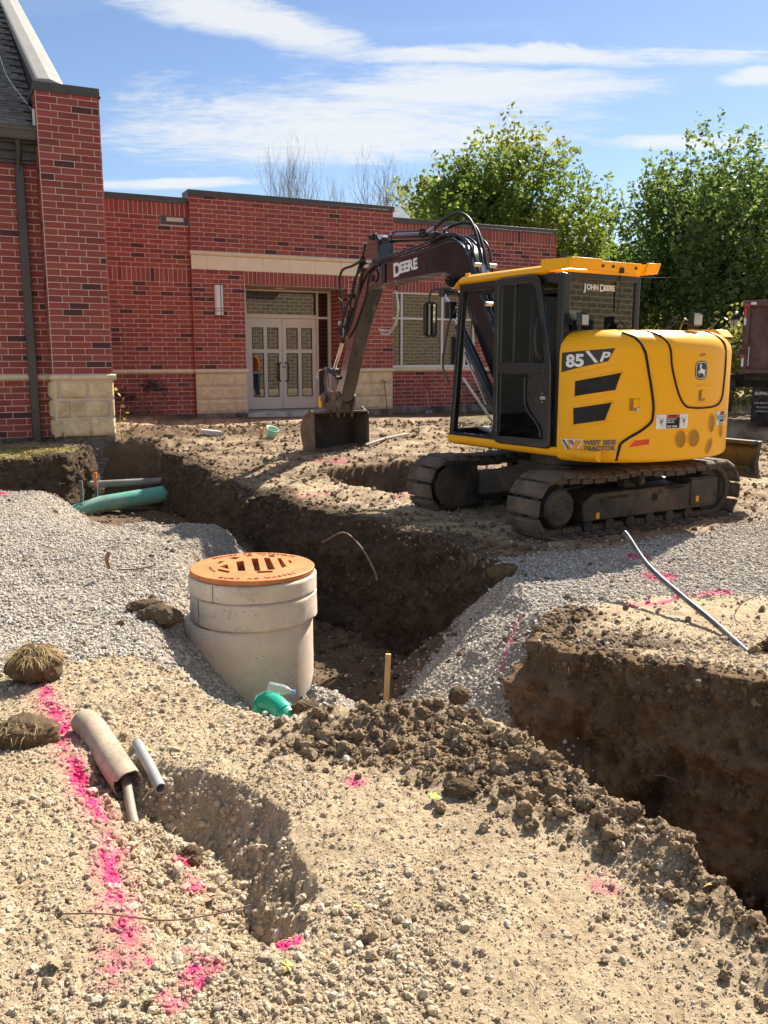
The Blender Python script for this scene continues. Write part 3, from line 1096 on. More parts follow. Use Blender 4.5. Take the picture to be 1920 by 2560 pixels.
def brick_mesh(w, h, d, key):
    k = (round(w, 3), round(h, 3), round(d, 3), key)
    if k in _bm_cache: return _bm_cache[k]
    mb = MB()
    e = .004
    x, z = w / 2, h / 2
    # box with a slightly worn arris towards the viewer (front at -y)
    P = [(-x, 0, -z), (x, 0, -z), (x, 0, z), (-x, 0, z), (-x, -d + e, -z), (x, -d + e, -z), (x, -d + e, z), (-x, -d + e, z), (-x + e, -d, -z + e), (x - e, -d, -z + e), (x - e, -d, z - e), (-x + e, -d, z - e)]
    F = [(0, 4, 5, 1), (1, 5, 6, 2), (2, 6, 7, 3), (3, 7, 4, 0), (4, 8, 9, 5), (5, 9, 10, 6), (6, 10, 11, 7), (7, 11, 8, 4), (8, 11, 10, 9)]
    me = bpy.data.meshes.new('brick')
    me.from_pydata(P, [], F)
    me.materials.append(M_BRICK)
    at = me.color_attributes.new('tint', 'FLOAT_COLOR', 'POINT')
    at.data.foreach_set('color', np.tile(np.array(TINTS[key] + (1,), np.float32), (len(P), 1)).ravel())
    me.update()
    _bm_cache[k] = me
    return me


TINTS = [(.1, 0, 0), (.3, 0, 0), (.5, .2, 0), (.7, .3, 0), (.9, .4, 0), (.6, .75, .0), (.4, .1, .35), (.3, .0, .92)]
TW = [14, 18, 18, 17, 12, 6, 5, 6]


class Bricks:
    def __init__(s):
        s.items = []    # (pos, rot, w, h, key)

    def wall(s, o, ang, u0, u1, k0, k1, holes=(), off=0, soldiers=(), ramp=None):
        """running bond in units of U; o=(x,y) of u=0; ang: rotation; outward is -y before rotation"""
        ca, sa = math.cos(ang), math.sin(ang)
        sold = {}
        for a, b in soldiers:
            for k in range(a, b): sold[k] = (a, b)
        k = k0
        while k < k1:
            if k in sold:
                a, b = sold[k]
                u = u0
                while u < u1 - .3:
                    e = min(u + 1, u1)
                    if not any(h[0] < (u + e) / 2 < h[1] and h[2] < (a + b) / 2 < h[3] for h in holes):
                        s.put(o, ca, sa, ang, u, e, a, b)
                    u = e
                k = b
                continue
            kk = min(k + 1, k1)
            st = (2 if (k + off) % 2 else 0)
            cuts = [u0]
            c = u0 + (st if st else 3)
            c = math.floor(u0 / 3) * 3 + st
            while c <= u0 + .45: c += 3
            while c < u1 - .45:
                cuts.append(c)
                c += 3
            cuts.append(u1)
            # quoin closers
            for i in range(len(cuts) - 1):
                a, b = cuts[i], cuts[i + 1]
                segs = [(a, b)]
                for h in holes:
                    if h[2] < k + .5 < h[3]:
                        ns = []
                        for (p, q) in segs:
                            if q <= h[0] or p >= h[1]: ns.append((p, q)); continue
                            if p < h[0]: ns.append((p, h[0]))
                            if q > h[1]: ns.append((h[1], q))
                        segs = ns
                for p, q in segs:
                    if q - p > .25: s.put(o, ca, sa, ang, p, q, k, kk)
            k += 1

    def put(s, o, ca, sa, ang, a, b, k0, k1):
        m = (a + b) / 2 * U
        w, h = (b - a) * U - .0105, (k1 - k0) * U - .0105
        j = rng.gauss(0, .0011)
        x = o[0] + m * ca - j * sa
        y = o[1] + m * sa + j * ca
        s.items.append(((x, y, (k0 + k1) / 2 * U), ang + rng.gauss(0, .004), w, h, rng.choices(range(8), TW)[0]))

    def emit(s, parent, n_single, order):
        it = sorted(s.items, key=order)
        for (p, r, w, h, key) in it[:n_single]:
            ob = bpy.data.objects.new('brick', brick_mesh(w, h, .014, key))
            ob.location = p
            ob.rotation_euler = (0, rng.gauss(0, .002), r)
            C.objects.link(ob)
            ob.parent = parent
        rest = it[n_single:]
        if rest:
            V, F, T = [], [], []
            for (p, r, w, h, key) in rest:
                me = brick_mesh(w, h, .014, key)
                co = np.empty(len(me.vertices) * 3)
                me.vertices.foreach_get('co', co)
                co = co.reshape(-1, 3)
                c, s_ = math.cos(r), math.sin(r)
                X = co[:, 0] * c - co[:, 1] * s_ + p[0]
                Y = co[:, 0] * s_ + co[:, 1] * c + p[1]
                n0 = sum(len(v) for v in V) if False else Bricks.n0
                V.append(np.stack([X, Y, co[:, 2] + p[2]], -1))
                F += [tuple(q + Bricks.n0 for q in f.vertices) for f in me.polygons]
                Bricks.n0 += len(co)
                T.append(np.tile(np.array(TINTS[key] + (1,), np.float32), (len(co), 1)))
            Bricks.n0 = 0
            me = bpy.data.meshes.new('brickwork')
            me.from_pydata(np.concatenate(V).tolist(), [], F)
            me.materials.append(M_BRICK)
            at = me.color_attributes.new('tint', 'FLOAT_COLOR', 'POINT')
            at.data.foreach_set('color', np.concatenate(T).ravel())
            me.update()
            ob = bpy.data.objects.new('brickwork', me)
            C.objects.link(ob)
            ob.parent = parent
            ob['kind'] = 'stuff'


Bricks.n0 = 0


def stone_block(parent, x0, x1, y, z0, z1, depth=.05, name='stone_block', side=None, seed=0):
    """rock-faced block; front faces -y at y; side='l' adds rounded left return"""
    nu, nv = max(6, int((x1 - x0) / .03)), 9
    u = np.linspace(0, 1, nu)
    v = np.linspace(0, 1, nv)
    V, Uu = np.meshgrid(v, u, indexing='ij')
    X = x0 + .004 + (x1 - x0 - .008) * Uu
    Z = z0 + .004 + (z1 - z0 - .008) * V
    e = np.minimum.reduce([Uu * (x1 - x0), (1 - Uu) * (x1 - x0), V * (z1 - z0), (1 - V) * (z1 - z0)])
    pil = sstep(0, .045, e)
    D = depth * pil * (.55 + .6 * (fbm(X * 7, Z * 9 + seed, None, 4, 100 + seed, .55) * .5 + .5)) + .008
    D = D + .012 * fbm(X * 30, Z * 30, None, 2, 7) * pil
    Y = y - D
    if side == 'l':
        D2 = np.clip((.09 - (X - x0)) / .09, 0, 1) ** 2 * .06
        Y = Y + D2
    o = grid_mesh(name, np.stack([X, Y, Z], -1), M_STONE, parent)
    bm = bmesh.new()
    bm.from_mesh(o.data)
    ed = [e_ for e_ in bm.edges if e_.is_boundary]
    r = bmesh.ops.extrude_edge_only(bm, edges=ed)
    for vv in [g for g in r['geom'] if isinstance(g, bmesh.types.BMVert)]:
        vv.co.y = y + .03
    bmesh.ops.recalc_face_normals(bm, faces=bm.faces)
    bm.to_mesh(o.data)
    bm.free()
    return o


def stone_block_side(parent, x, y0, y1, z0, z1, depth=.05, seed=0, sgn=-1):
    """rock-faced block on a side face that looks to -x (sgn -1)"""
    o = stone_block(parent, y0, y1, 0, z0, z1, depth, seed=seed)
    o.rotation_euler = (0, 0, -pi / 2 if sgn < 0 else pi / 2)
    o.location = (x, 0, 0)
    if sgn < 0:
        o.location = (x, y0 + y1, 0)
    return o


def ledge_piece(parent, x0, x1, y, z0=-.1, z1=0.0, out=.055, name='ledge_stone', ang=0, end=None):
    prof = []
    h = (z1 - z0)
    for i in range(9):
        a = -pi / 2 + pi * i / 8
        prof.append((y - out + .03 - math.cos(a) * .05, (z0 + z1) / 2 + math.sin(a) * (h / 2 - .004)))
    prof += [(y + .05, z1 - .004), (y + .05, z0 + .004)]
    mb = MB()
    mb.prism(prof, x0 + .0025, x1 - .0025, 'x')
    return mb.build(name, M_LEDGE, parent, smooth=50)


# ---------- wing with the pitched roof (left)
wing = empty('brick_building', (WO[0], WO[1], ZL), WA, 'tall red brick wing with a pitched shingle roof and a corner pier on stone blocks', 'building')
PV = -5.28
PX0, PX1 = -3.63, -2.715
LW = -4.83
B1 = Bricks()
mb = MB()
mb.bb(PX0 - .004, PX1 - .004, PV - .009, LW + .1, -.92, 4.235)             # pier core
mb.bb(-14, PX0 + .3, LW - .009, LW + .30, -1.02, 3.35)                      # left wall core
mb.bb(PX1 - .31, PX1 + .009, LW, -.05, -1.4, 3.4)                           # side wall running back
mb.bb(-14, PX1 - .01, -.3, -.06, -1.4, 3.4)
mb.build('wall', M_MORTAR, wing)
B1.wall((PX0, PV), 0, 0, 9, 0, 42)
B1.wall((PX0, LW), -pi / 2, 0, 4.4, 0, 42, off=1)                            # left side face of the pier (faces -x)
B1.wall((PX0 - 27 * U, LW), 0, 0, 27, 0, 33, off=1)
B1.wall((PX0 - 27 * U, LW), 0, 0, 27, -10, -1, off=1)
B1.wall((PX1, PV), pi / 2, 0, 52, 0, 42)
B1.emit(wing, 300, lambda it: ((it[0][0] + 3.2) ** 2 * .6 + (0 if abs(it[1]) < .1 else 3) + max(0, it[0][1] - LW - .1) * 9))
# make the right-hand plain side read as brick further back is not in view
for i, (a, b) in enumerate(((PX0 - .03, PX0 + .25), (PX0 + .25, PX0 + .86), (PX0 + .86, PX1 + .05))):
    ledge_piece(wing, a, b, PV)
for i in range(8):
    ledge_piece(wing, PX0 - .03 - .61 * (i + 1), PX0 - .03 - .61 * i, LW)
mb = MB()
mb.tube([(PX0 - .005, LW - .03, -.05), (PX0 - .005, PV + .0, -.05)], .049, 12)
mb.build('ledge_stone', M_LEDGE, wing, smooth=50)
sd = 0
for r, cuts in enumerate((((0, .13), (.13, .58), (.58, 1.0)), ((0, .06), (.06, .30), (.30, .92), (.92, 1.0)), ((0, .14), (.14, .60), (.60, 1.0)))):
    z1 = -.105 - r * .303
    for a, b in cuts:
        w = PX1 - PX0 + .05
        stone_block(wing, PX0 - .04 + a * w, PX0 - .04 + b * w, PV + .01, z1 - .30, z1, .055, seed=sd, side='l' if a == 0 else None)
        sd += 1
    stone_block_side(wing, PX0 - .0, PV + .02, LW, z1 - .30, z1, .05, seed=sd)
mb = MB()
mb.bb(PX0 - .01, PX1 + .0, PV + .015, LW + .3, -1.36, -1.015)
mb.bb(PX0 - .10, PX1 + .085, PV - .03, LW + .5, -2.6, -1.36)
mb.bb(-14, PX0, LW + .012, LW + .3, -2.2, -1.02)
mb.build('foundation', M_CONC, wing, bevel=.006)
mb = MB()
mb.bb(PX0 - .02, PX1 + .02, PV - .02, LW + .75, 4.225, 4.36)
mb.bb(PX0 - .035, PX1 + .035, PV - .035, LW + .77, 4.225, 4.25)
mb.build('coping', M_COPE, wing, bevel=.004)
# eave: gutter, fascia, soffit bands, downspout
mb = MB()
mb.prism([(LW - .42, 3.705), (LW - .42, 3.69), (LW - .36, 3.53), (LW - .24, 3.53), (LW - .24, 3.705), (LW - .26, 3.705), (LW - .26, 3.56), (LW - .345, 3.56), (LW - .40, 3.70)], -14, PX0 - .004, 'x')
mb.build('gutter', M_COPE, wing)
mb = MB()
mb.bb(-14, PX0 - .004, LW - .24, LW - .05, 3.50, 3.72)
mb.bb(-14, PX0 - .004, LW - .16, LW + .02, 3.40, 3.50)
mb.bb(-14, PX0 - .004, LW - .10, LW + .02, 3.28, 3.40)
mb.bb(-14, PX0 - .004, LW - .06, LW + .02, 3.23, 3.28)
mb.build('eave_board', M_COPE, wing, bevel=.004)
mb = MB()
mb.tube([(-3.90, LW - .30, 3.54), (-3.90, LW - .30, 3.44), (-3.90, LW - .11, 3.24), (-3.90, LW - .085, 3.1)], .05, 4)
mb.bb(-3.965, -3.835, LW - .125, LW - .03, -1.12, 3.2)
for z in (2.4, .6, -.6):
    mb.bb(-3.985, -3.815, LW - .132, LW - .0, z, z + .04)
mb.build('downspout', M_COPE, wing, bevel=.01)
# roof with shingle courses
M_SH = NT('asphalt_shingle')
_a = M_SH.attr('tint')
M_SH.set('Base Color', M_SH.mix(M_SH.ramp(M_SH.noise(90, 4, .7), .3, .7), M_SH.mix(_a, (.10, .088, .074), (.215, .185, .15)), M_SH.mix(_a, (.14, .125, .105), (.26, .225, .185))))
M_SH.set('Roughness', .95)
M_SH.bump(M_SH.noise(260, 3, .7), .5, .004)
sl = .52
rs = .62
ca = math.atan(rs)
mb = MB()
mb.prism([(LW - .40, 3.66), (6.0, 3.66 + rs * (6.4 - LW)), (6.0, 3.50 + rs * (6.4 - LW)), (LW - .40, 3.54)], -14, -3.545, 'x')
rf = mb.build('roof', M_SH.m, wing)
V, F, T = [], [], []
L = 0
k = 0
slope_len = (6.0 - LW + .4) / math.cos(ca)
while L < slope_len - .2:
    x = -3.56 - (k % 3) * .1
    while x > -9.5:
        w = rng.uniform(.11, .26)
        x1 = max(x - w, -9.6)
        th = rng.choice((.006, .006, .013))
        j = rng.uniform(-.006, .004)
        n = len(V)
        for (dx, l, h) in ((x, L + j, .004), (x1 + .004, L + j, .004), (x1 + .004, L + j, .010 + th), (x, L + j, .010 + th), (x, L + .2, .004), (x1 + .004, L + .2, .004)):
            yy = LW - .42 + l * math.cos(ca) - h * math.sin(ca)
            zz = 3.665 + l * math.sin(ca) + h * math.cos(ca)
            V.append((dx, yy, zz))
        F += [(n, n + 1, n + 2, n + 3), (n + 3, n + 2, n + 5, n + 4)]
        T += [(rng.random() ** 1.2,) * 3 + (1,)] * 6
        x = x1
    L += .128
    k += 1
me = bpy.data.meshes.new('shingles')
me.from_pydata(V, [], F)
me.materials.append(M_SH.m)
at = me.color_attributes.new('tint', 'FLOAT_COLOR', 'POINT')
at.data.foreach_set('color', np.array(T, np.float32).ravel())
o = bpy.data.objects.new('shingles', me)
C.objects.link(o)
o.parent = rf
o['kind'] = 'stuff'
# raking gable parapet: wall, dark flashing, beige cap in sections
mb = MB()
zA = lambda y: 4.38 + sl * (y - LW)
mb.prism([(LW + .02, 3.3), (6, 3.3), (6, zA(6) - .02), (LW + .02, zA(LW) - .02)], -3.53, -3.2, 'x')
mb.build('gable_wall', M_COPE, wing)
yy = LW - .02
while yy < 6:
    y2 = yy + 1.05
    mb = MB()
    prof = [(-3.56, -.0), (-3.56, .14), (-3.53, .155), (-3.36, .165), (-3.17, .10), (-3.15, .09), (-3.15, -.05)]
    P = [(px, yy + .002, zA(yy) + h) for px, h in prof] + [(px, y2 - .002, zA(y2) + h) for px, h in prof]
    n = len(prof)
    mb.add(P, [tuple(range(n)), tuple(range(2 * n - 1, n - 1, -1))] + [(i, (i + 1) % n, (i + 1) % n + n, i + n) for i in range(n)])
    mb.build('cap_panel', M_BEIGE, wing)
    yy = y2
mb = MB()
mb.tube(catmull([(x_, LW + y_, 3.70 + rs * (y_ + .40)) for x_, y_ in ((-3.62, .3), (-3.72, .8), (-3.85, 1.6), (-3.88, 2.6), (-3.95, 3.6))], 6), .008, 6)
mb.build('cable', M_WFRAME, wing)
mb = MB()
mb.bb(-3.68, -3.645, PV + .08, PV + .13, 3.74, 3.98, Matrix.Rotation(0, 4, 'X'))
mb.build('bracket', M_WFRAME, wing)
mb = MB()
mb.tube([(-3.74, PV + .1, 3.66), (-3.70, PV + .12, 3.85), (-3.66, PV + .16, 4.1)], .006, 6)
mb.build('wire', M_BLACK, wing)

# ---------- low entrance wing
ent = empty('brick_building.001', (WO[0], WO[1], ZL), WA, 'low red brick entrance wing with stone band above recessed double doors and a ribbon window', 'building')
B2 = Bricks()
W50 = 50 * U
DV = 1.1            # depth of the door recess
RV = .5             # set-back of the right-hand wall
SV = .10            # set-back of the left-hand wall
RX = 10.42          # right-hand corner
mb = MB()
j = -.009
mb.bb(.003, 12 * U - j, j, 1.4, -1.02, 37.6 * U)
mb.bb(38 * U + j, W50 - .003, j, 1.4, -1.02, 37.6 * U)
mb.bb(12 * U - j, 38 * U + j, j + .0015, 1.0, 19 * U, 37.6 * U)
mb.bb(-5.2, j, SV + j, .5, -1.02, 35.9 * U)
mb.bb(W50 - j, RX - j, RV + j, RV + .3, -1.02, -.0)
mb.bb(W50 - j, RX - j, RV + j, RV + .3, 19 * U, 35.9 * U)
WR = 7.83
mb.bb(WR + .0, RX - j, RV + j, RV + .3, -.0, 19 * U)
mb.bb(-5, RX - .02, 6.9, 7.2, -1.4, 35 * U)
mb.bb(RX - .3, RX - j, RV + .02, 7.0, -1.02, 35.9 * U)
mb.build('wall', M_MORTAR, ent)
mb = MB()
mb.bb(-2.6, RX, .6, 7.0, 31 * U, 32 * U)
mb.build('roof_deck', M_COPE, ent)
# brickwork
B2.wall((0, 0), 0, 0, 50, 0, 38, holes=[(12, 38, -11, 19), (0, 50, 22, 26), (12, 38, 19, 22)], off=1)
B2.wall((0, 0), 0, 12, 38, 19, 22, soldiers=[(19, 22)])
B2.wall((-51 * U, SV), 0, 0, 51, 0, 36, soldiers=[(19, 22), (33, 36)], off=1, holes=[(51 - 6.3, 51 - .0, 31.1, 33.1)])
B2.wall((-51 * U, SV), 0, 0, 51, -10, -1, off=1)
nR = round((RX - W50) / U)
B2.wall((W50, RV), 0, 0, nR, 0, 36, soldiers=[(19, 22), (33, 36)], holes=[(0, (WR - W50) / U, -.5, 19)])
B2.wall((W50, RV), 0, 0, nR, -10, -1)
B2.wall((38 * U, 11 * U), -pi / 2, 0, 11, -1, 19, off=1)         # right reveal, looks to -x
B2.wall((12 * U, 0), pi / 2, 0, 11, -1, 19, off=1)
B2.wall((0, SV), -pi / 2, 0, 1, -10, 38)
B2.wall((0, .5), -pi / 2, 0, 4, 36, 38)
B2.wall((RX, RV), pi / 2, 0, 60, -10, 36)
B2.emit(ent, 300, lambda it: ((it[0][0] - .9) ** 2 + (8 if it[0][1] > .3 else 0) + (0 if it[0][2] > -1 else 9)))
# ledge
ledge_piece(ent, -.02, .25, 0)
ledge_piece(ent, .25, .86, 0)
ledge_piece(ent, .86, 1.27, 0)
ledge_piece(ent, 38 * U - .05, 38 * U + .36, 0)
ledge_piece(ent, 38 * U + .36, 38 * U + .97, 0)
ledge_piece(ent, 38 * U + .97, W50 + .04, 0)
for i in range(9): ledge_piece(ent, -.02 - .61 * (i + 1), -.02 - .61 * i, SV)
x = W50 + .02
while x < RX:
    ledge_piece(ent, x, min(x + .61, RX + .04), RV)
    x += .61
# rock-faced stone under the ledge
for X0 in (0, 38 * U):
    for r, cuts in enumerate((((0, 3), (3, 9), (9, 12)), ((0, 1), (1, 6.2), (6.2, 11), (11, 12)), ((0, 3), (3, 9), (9, 12)))):
        z1 = -.103 - r * 3 * U
        for a, b in cuts:
            stone_block(ent, X0 + a * U, X0 + b * U, 0.005, z1 - 3 * U + .004, z1, .035, seed=sd)
            sd += 1
# stone band
x = -.03
for w in (.32, .62, .62, .62, .62, .62, .62, .62, .5):
    x1 = min(x + w, W50 + .03)
    ledge_piece(ent, x, x1, -.01, 25 * U, 26 * U, .045)
    x = x1
x = -.012
for w in (.36, .66, .66, .66, .66, .66, .66, .66, .5):
    x1 = min(x + w, W50 + .012)
    mb = MB()
    mb.bb(x + .0025, x1 - .0025, -.022, .05, 22 * U + .002, 25 * U - .002)
    mb.build('band_stone', M_BAND, ent, bevel=.003)
    x = x1
# copings
for (a, b, v0, v1, z, h) in ((-.03, W50 + .03, -.03, .53, 37.6 * U, .125), (-5.2, -.035, SV - .03, .53, 35.9 * U, .125), (W50 + .035, RX + .03, RV - .03, RV + .33, 35.9 * U, .125), (RX - .30, RX + .031, RV + .335, 7.2, 35.9 * U, .125)):
    mb = MB()
    mb.bb(a, b, v0, v1, z, z + h)
    mb.bb(a - .008, b + .008, v0 - .012, v0 + .004, z - .008, z + .03)
    mb.build('coping', M_COPE, ent, bevel=.004)
mb = MB()
mb.bb(-.03, .0, 0.02, .49, 36.5 * U, 37.6 * U)
mb.build('end_cap', M_BEIGE, ent)
# control joints
for x, z0, z1 in ((13.0, 26, 37.6), (37.5, 26, 37.6)):
    mb = MB()
    mb.bb(x * U - .004, x * U + .004, -.0155, -.002, z0 * U, z1 * U)
    mb.build('control_joint', mat('joint_sealant', (.20, .06, .05), .8), ent)
mb = MB()
mb.bb(W50 + 31.0 * U - .006, W50 + 31.0 * U + .006, RV - .0155, RV - .002, 19 * U, 35.9 * U)
mb.build('control_joint', MAT['joint_sealant'], ent)
# foundation and slab
mb = MB()
mb.bb(0, 12 * U, .004, .3, -1.8, -1.022)
mb.build('foundation', M_CONC, ent, bevel=.004)
mb = MB()
mb.bb(38 * U, W50, .004, .3, -1.8, -1.022)
mb.build('foundation', M_CONC, ent, bevel=.004)
mb = MB()
mb.bb(-5.2, -.002, SV + .004, .4, -1.8, -1.022)
mb.build('foundation', M_CONC, ent, bevel=.004)
mb = MB()
mb.bb(W50 + .002, RX, RV + .004, RV + .3, -1.8, -1.022)
mb.build('foundation', M_CONC, ent, bevel=.004)
mb = MB()
mb.bb(12 * U + .004, 38 * U - .004, -.02, DV + .4, -1.5, -1.035)
mb.build('door_slab', M_SLAB, ent, bevel=.006)
# recess ceiling + downlight
mb = MB()
mb.bb(12 * U, 38 * U, .02, DV + .2, 19 * U - .004, 19 * U + .05)
mb.build('recess_ceiling', mat('painted_soffit', (.42, .33, .25), .7), ent)
mb = MB()
mb.lathe([(.0, -.004), (.085, -.004), (.10, -.012), (.11, 0), (.10, .02)], 24, Matrix.Translation((2.30, .62, 19 * U - .006)))
mb.build('downlight', M_SCONCE, ent, smooth=40)
# interior dark box behind the doors and window
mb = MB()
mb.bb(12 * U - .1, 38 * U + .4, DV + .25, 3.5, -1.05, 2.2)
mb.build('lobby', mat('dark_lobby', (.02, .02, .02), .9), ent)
# door frame
fz0, fz1 = -1.03, 1.925
xs = [12 * U + .002, 1.60, 3.42, 3.495, 3.78, 38 * U - .002]
mb = MB()
y0, y1 = DV, DV + .12
mb.bb(xs[0], xs[1], y0, y1, fz0, fz1)
mb.bb(3.452, 3.502, y0, y1, fz0, fz1)
mb.bb(3.778, xs[5], y0, y1, fz0, fz1)
mb.bb(xs[1], 3.452, y0, y1, 1.885, fz1)
mb.bb(3.502, 3.778, y0, y1, 1.885, fz1)
mb.bb(xs[1], 3.452, y0, y1, 1.235, 1.325)
mb.bb(3.502, 3.778, y0, y1, 1.235, 1.29)
mb.bb(3.502, 3.778, y0, y1, fz0, -.885)
df = mb.build('door_frame', M_FRAME, ent, bevel=.003)
for (a, b, z0, z1) in ((xs[1], 3.452, 1.325, 1.885), (3.502, 3.778, 1.29, 1.885), (3.502, 3.778, -.885, 1.235)):
    mb = MB()
    mb.bb(a, b, y0 + .05, y0 + .06, z0, z1)
    mb.build('pane', M_WGLASS, df)
for s, (a, b) in enumerate(((1.612, 2.522), (2.532, 3.444))):
    w = b - a
    pz = ((-.72, .375), (.472, 1.005))
    if s == 0: pxx = ((a + .125, a + .42), (a + .52, a + .815))
    else: pxx = ((a + .105, a + .41), (a + .51, a + .80))
    mb = MB()
    ya, yb = y0 + .03, y0 + .075
    mb.bb(a, b, ya, yb, fz0 + .01, pz[0][0])
    mb.bb(a, b, ya, yb, pz[0][1], pz[1][0])
    mb.bb(a, b, ya, yb, pz[1][1], 1.228)
    for z0, z1 in pz:
        mb.bb(a, pxx[0][0], ya, yb, z0, z1)
        mb.bb(pxx[0][1], pxx[1][0], ya, yb, z0, z1)
        mb.bb(pxx[1][1], b, ya, yb, z0, z1)
    dr = mb.build('door', M_FRAME, ent, bevel=.002)
    for z0, z1 in pz:
        for x0, x1 in pxx:
            mb = MB()
            mb.bb(x0, x1, ya + .018, ya + .024, z0, z1)
            mb.build('pane', M_WGLASS, dr)
            mb = MB()
            for (p, q, r, t_) in ((x0, x0 + .012, z0, z1), (x1 - .012, x1, z0, z1), (x0, x1, z0, z0 + .012), (x0, x1, z1 - .012, z1)):
                mb.bb(p, q, ya - .006, ya + .017, r, t_)
            mb.build('pane_bead', M_BLACK, dr)
    hx = b - .075 if s == 0 else a + .085
    sg = -1 if s == 0 else 1
    mb = MB()
    mb.tube(catmull([(hx - sg * .0 + .03 * -sg, ya, .135), (hx, ya - .05, .13), (hx + sg * .035, ya - .075, .08), (hx + sg * .038, ya - .078, -.1), (hx + sg * .035, ya - .075, -.27), (hx, ya - .05, -.325), (hx - sg * .03, ya, -.33)], 5), .0145, 8)
    mb.build('handle', M_BLACK, dr, smooth=60)
    if s == 1:
        mb = MB()
        mb.cyl((a + .03, ya - .012, .02), (a + .03, ya, .02), .022, 16)
        mb.build('lock', M_BLACK, dr)
mb = MB()
mb.bb(1.6, 3.46, y0 - .01, y0 + .1, -1.035, -1.02)
mb.build('threshold', M_BLACK, ent)
# ribbon window in the right-hand wall
mb = MB()
wy0, wy1 = RV + .02, RV + .12
wz0, wz1 = .0, 19 * U - .0
X0, X1 = W50 + .002, WR
mb.bb(X0, X1, wy0, wy1, wz0, .068)
mb.bb(X0, X1, wy0, wy1, wz1 - .04, wz1)
cols = [X0 - .06, 5.578, 6.795, 7.50, X1 - .05]
for c in cols[1:]:
    mb.bb(c, c + .055, wy0, wy1, .068, wz1 - .04)
for i in range(4):
    mb.bb(max(X0, cols[i] + .055), cols[i + 1], wy0 + .0, wy1, 1.245, 1.295)
wf = mb.build('window_frame', M_WFRAME, ent, bevel=.003)
for i in range(4):
    for z0, z1 in ((.068, 1.245), (1.295, wz1 - .04)):
        mb = MB()
        mb.bb(max(X0, cols[i] + .055), cols[i + 1], wy0 + .05, wy0 + .06, z0, z1)
        mb.build('pane', M_WGLASS, wf)
# scupper opening in the left parapet
mb = MB()
for (a, b, z0, z1) in ((-.64, -.02, 3.335, 3.36), (-.64, -.02, 3.17, 3.245), (-.64, -.505, 3.245, 3.335), (-.125, -.02, 3.245, 3.335)):
    mb.bb(a, b, SV - .012, SV + .25, z0, z1)
sc = mb.build('scupper', M_COPE, ent)
mb = MB()
mb.bb(-.50, -.21, SV + .02, SV + .03, 3.25, 3.33)  # pale plate standing in for the bright sky seen through the opening
mb.build('scupper_sky_plate', mat('pale_sky_stand_in', (.75, .75, .75), .35, .2), sc)
# wall sconce
mb = MB()
mb.bb(.49, .70, -.02, .0, 1.20, 1.91)
sn = mb.build('wall_light', M_BLACK, ent, bevel=.004)
mb = MB()
mb.prism([(.495 + .1 - .1 * math.cos(pi * i / 10), -.02 - .095 * math.sin(pi * i / 10)) for i in range(11)], 1.21, 1.895, 'z')
mb.build('lens', M_SCONCE, sn, smooth=40)
mb = MB()
for x in (.61,):
    mb.bb(x, x + .012, -.125, -.02, 1.2, 1.9)
for z in (1.31, 1.37, 1.205, 1.895):
    mb.prism([(.49 + .105 - .106 * math.cos(pi * i / 10), -.02 - .101 * math.sin(pi * i / 10)) for i in range(11)], z, z + .012, 'z')
mb.build('trim', M_BLACK, sn)
# pale roof hood behind the parapet
mb = MB()
mb.add([(5.9, 2.2, 3.2), (6.95, 2.2, 3.2), (6.95, 3.6, 3.2), (5.9, 3.6, 3.2), (6.0, 2.3, 3.9), (6.0, 3.5, 3.9), (6.35, 2.6, 4.42), (6.62, 2.6, 4.42), (6.62, 3.2, 4.42), (6.35, 3.2, 4.42), (6.98, 2.3, 3.95), (6.98, 3.5, 3.95)],
       [(0, 1, 10, 4), (1, 2, 11, 10), (2, 3, 5, 11), (3, 0, 4, 5), (4, 10, 7, 6), (10, 11, 8, 7), (11, 5, 9, 8), (5, 4, 6, 9), (6, 7, 8, 9)])
mb.build('roof_hood', mat('pale_hood_metal', (.62, .66, .62), .5), ent)

# ---------- building across the yard, out of frame behind the camera: the windows mirror it
opp = empty('brick_building.002', (WO[0], WO[1], ZL), WA, 'tan brick building across the yard, seen mirrored in the door and window glass', 'building')
tb = NT('tan_brick_wall')
bt = tb.n.new('ShaderNodeTexBrick')
bt.inputs['Color1'].default_value = (.32, .22, .12, 1)
bt.inputs['Color2'].default_value = (.24, .16, .09, 1)
bt.inputs['Mortar'].default_value = (.62, .54, .42, 1)
bt.inputs['Scale'].default_value = 1.0
bt.inputs['Brick Width'].default_value = .6
bt.inputs['Row Height'].default_value = .2
bt.inputs['Mortar Size'].default_value = .022
mp = tb.n.new('ShaderNodeMapping')
mp.inputs['Rotation'].default_value = (pi / 2, 0, 0)
tb.l.new(tb.co(), mp.inputs[0])
tb.l.new(mp.outputs[0], bt.inputs[0])
tb.set('Base Color', bt.outputs[0])
tb.set('Roughness', .9)
mb = MB()
mb.bb(-2, 30, -29, -28, -1.6, 4.6)
mb.build('wall', tb.m, opp)
mb = MB()
mb.prism([(9.5, 4.6), (13.5, 4.6), (13.5, 6.5), (11.5, 8.5), (9.5, 6.5)], -28.4, -27.5, 'y')
mb.build('gable', M_BEIGE, opp)
mb = MB()
mb.bb(-2.2, 30.2, -29.2, -27.8, 4.6, 4.85)
mb.build('coping', M_COPE, opp)
for x in (3, 8, 18, 24):
    mb = MB()
    mb.bb(x, x + 1.6, -28.02, -27.97, -.6, 1.6)
    w = mb.build('window', M_BLACK, opp)
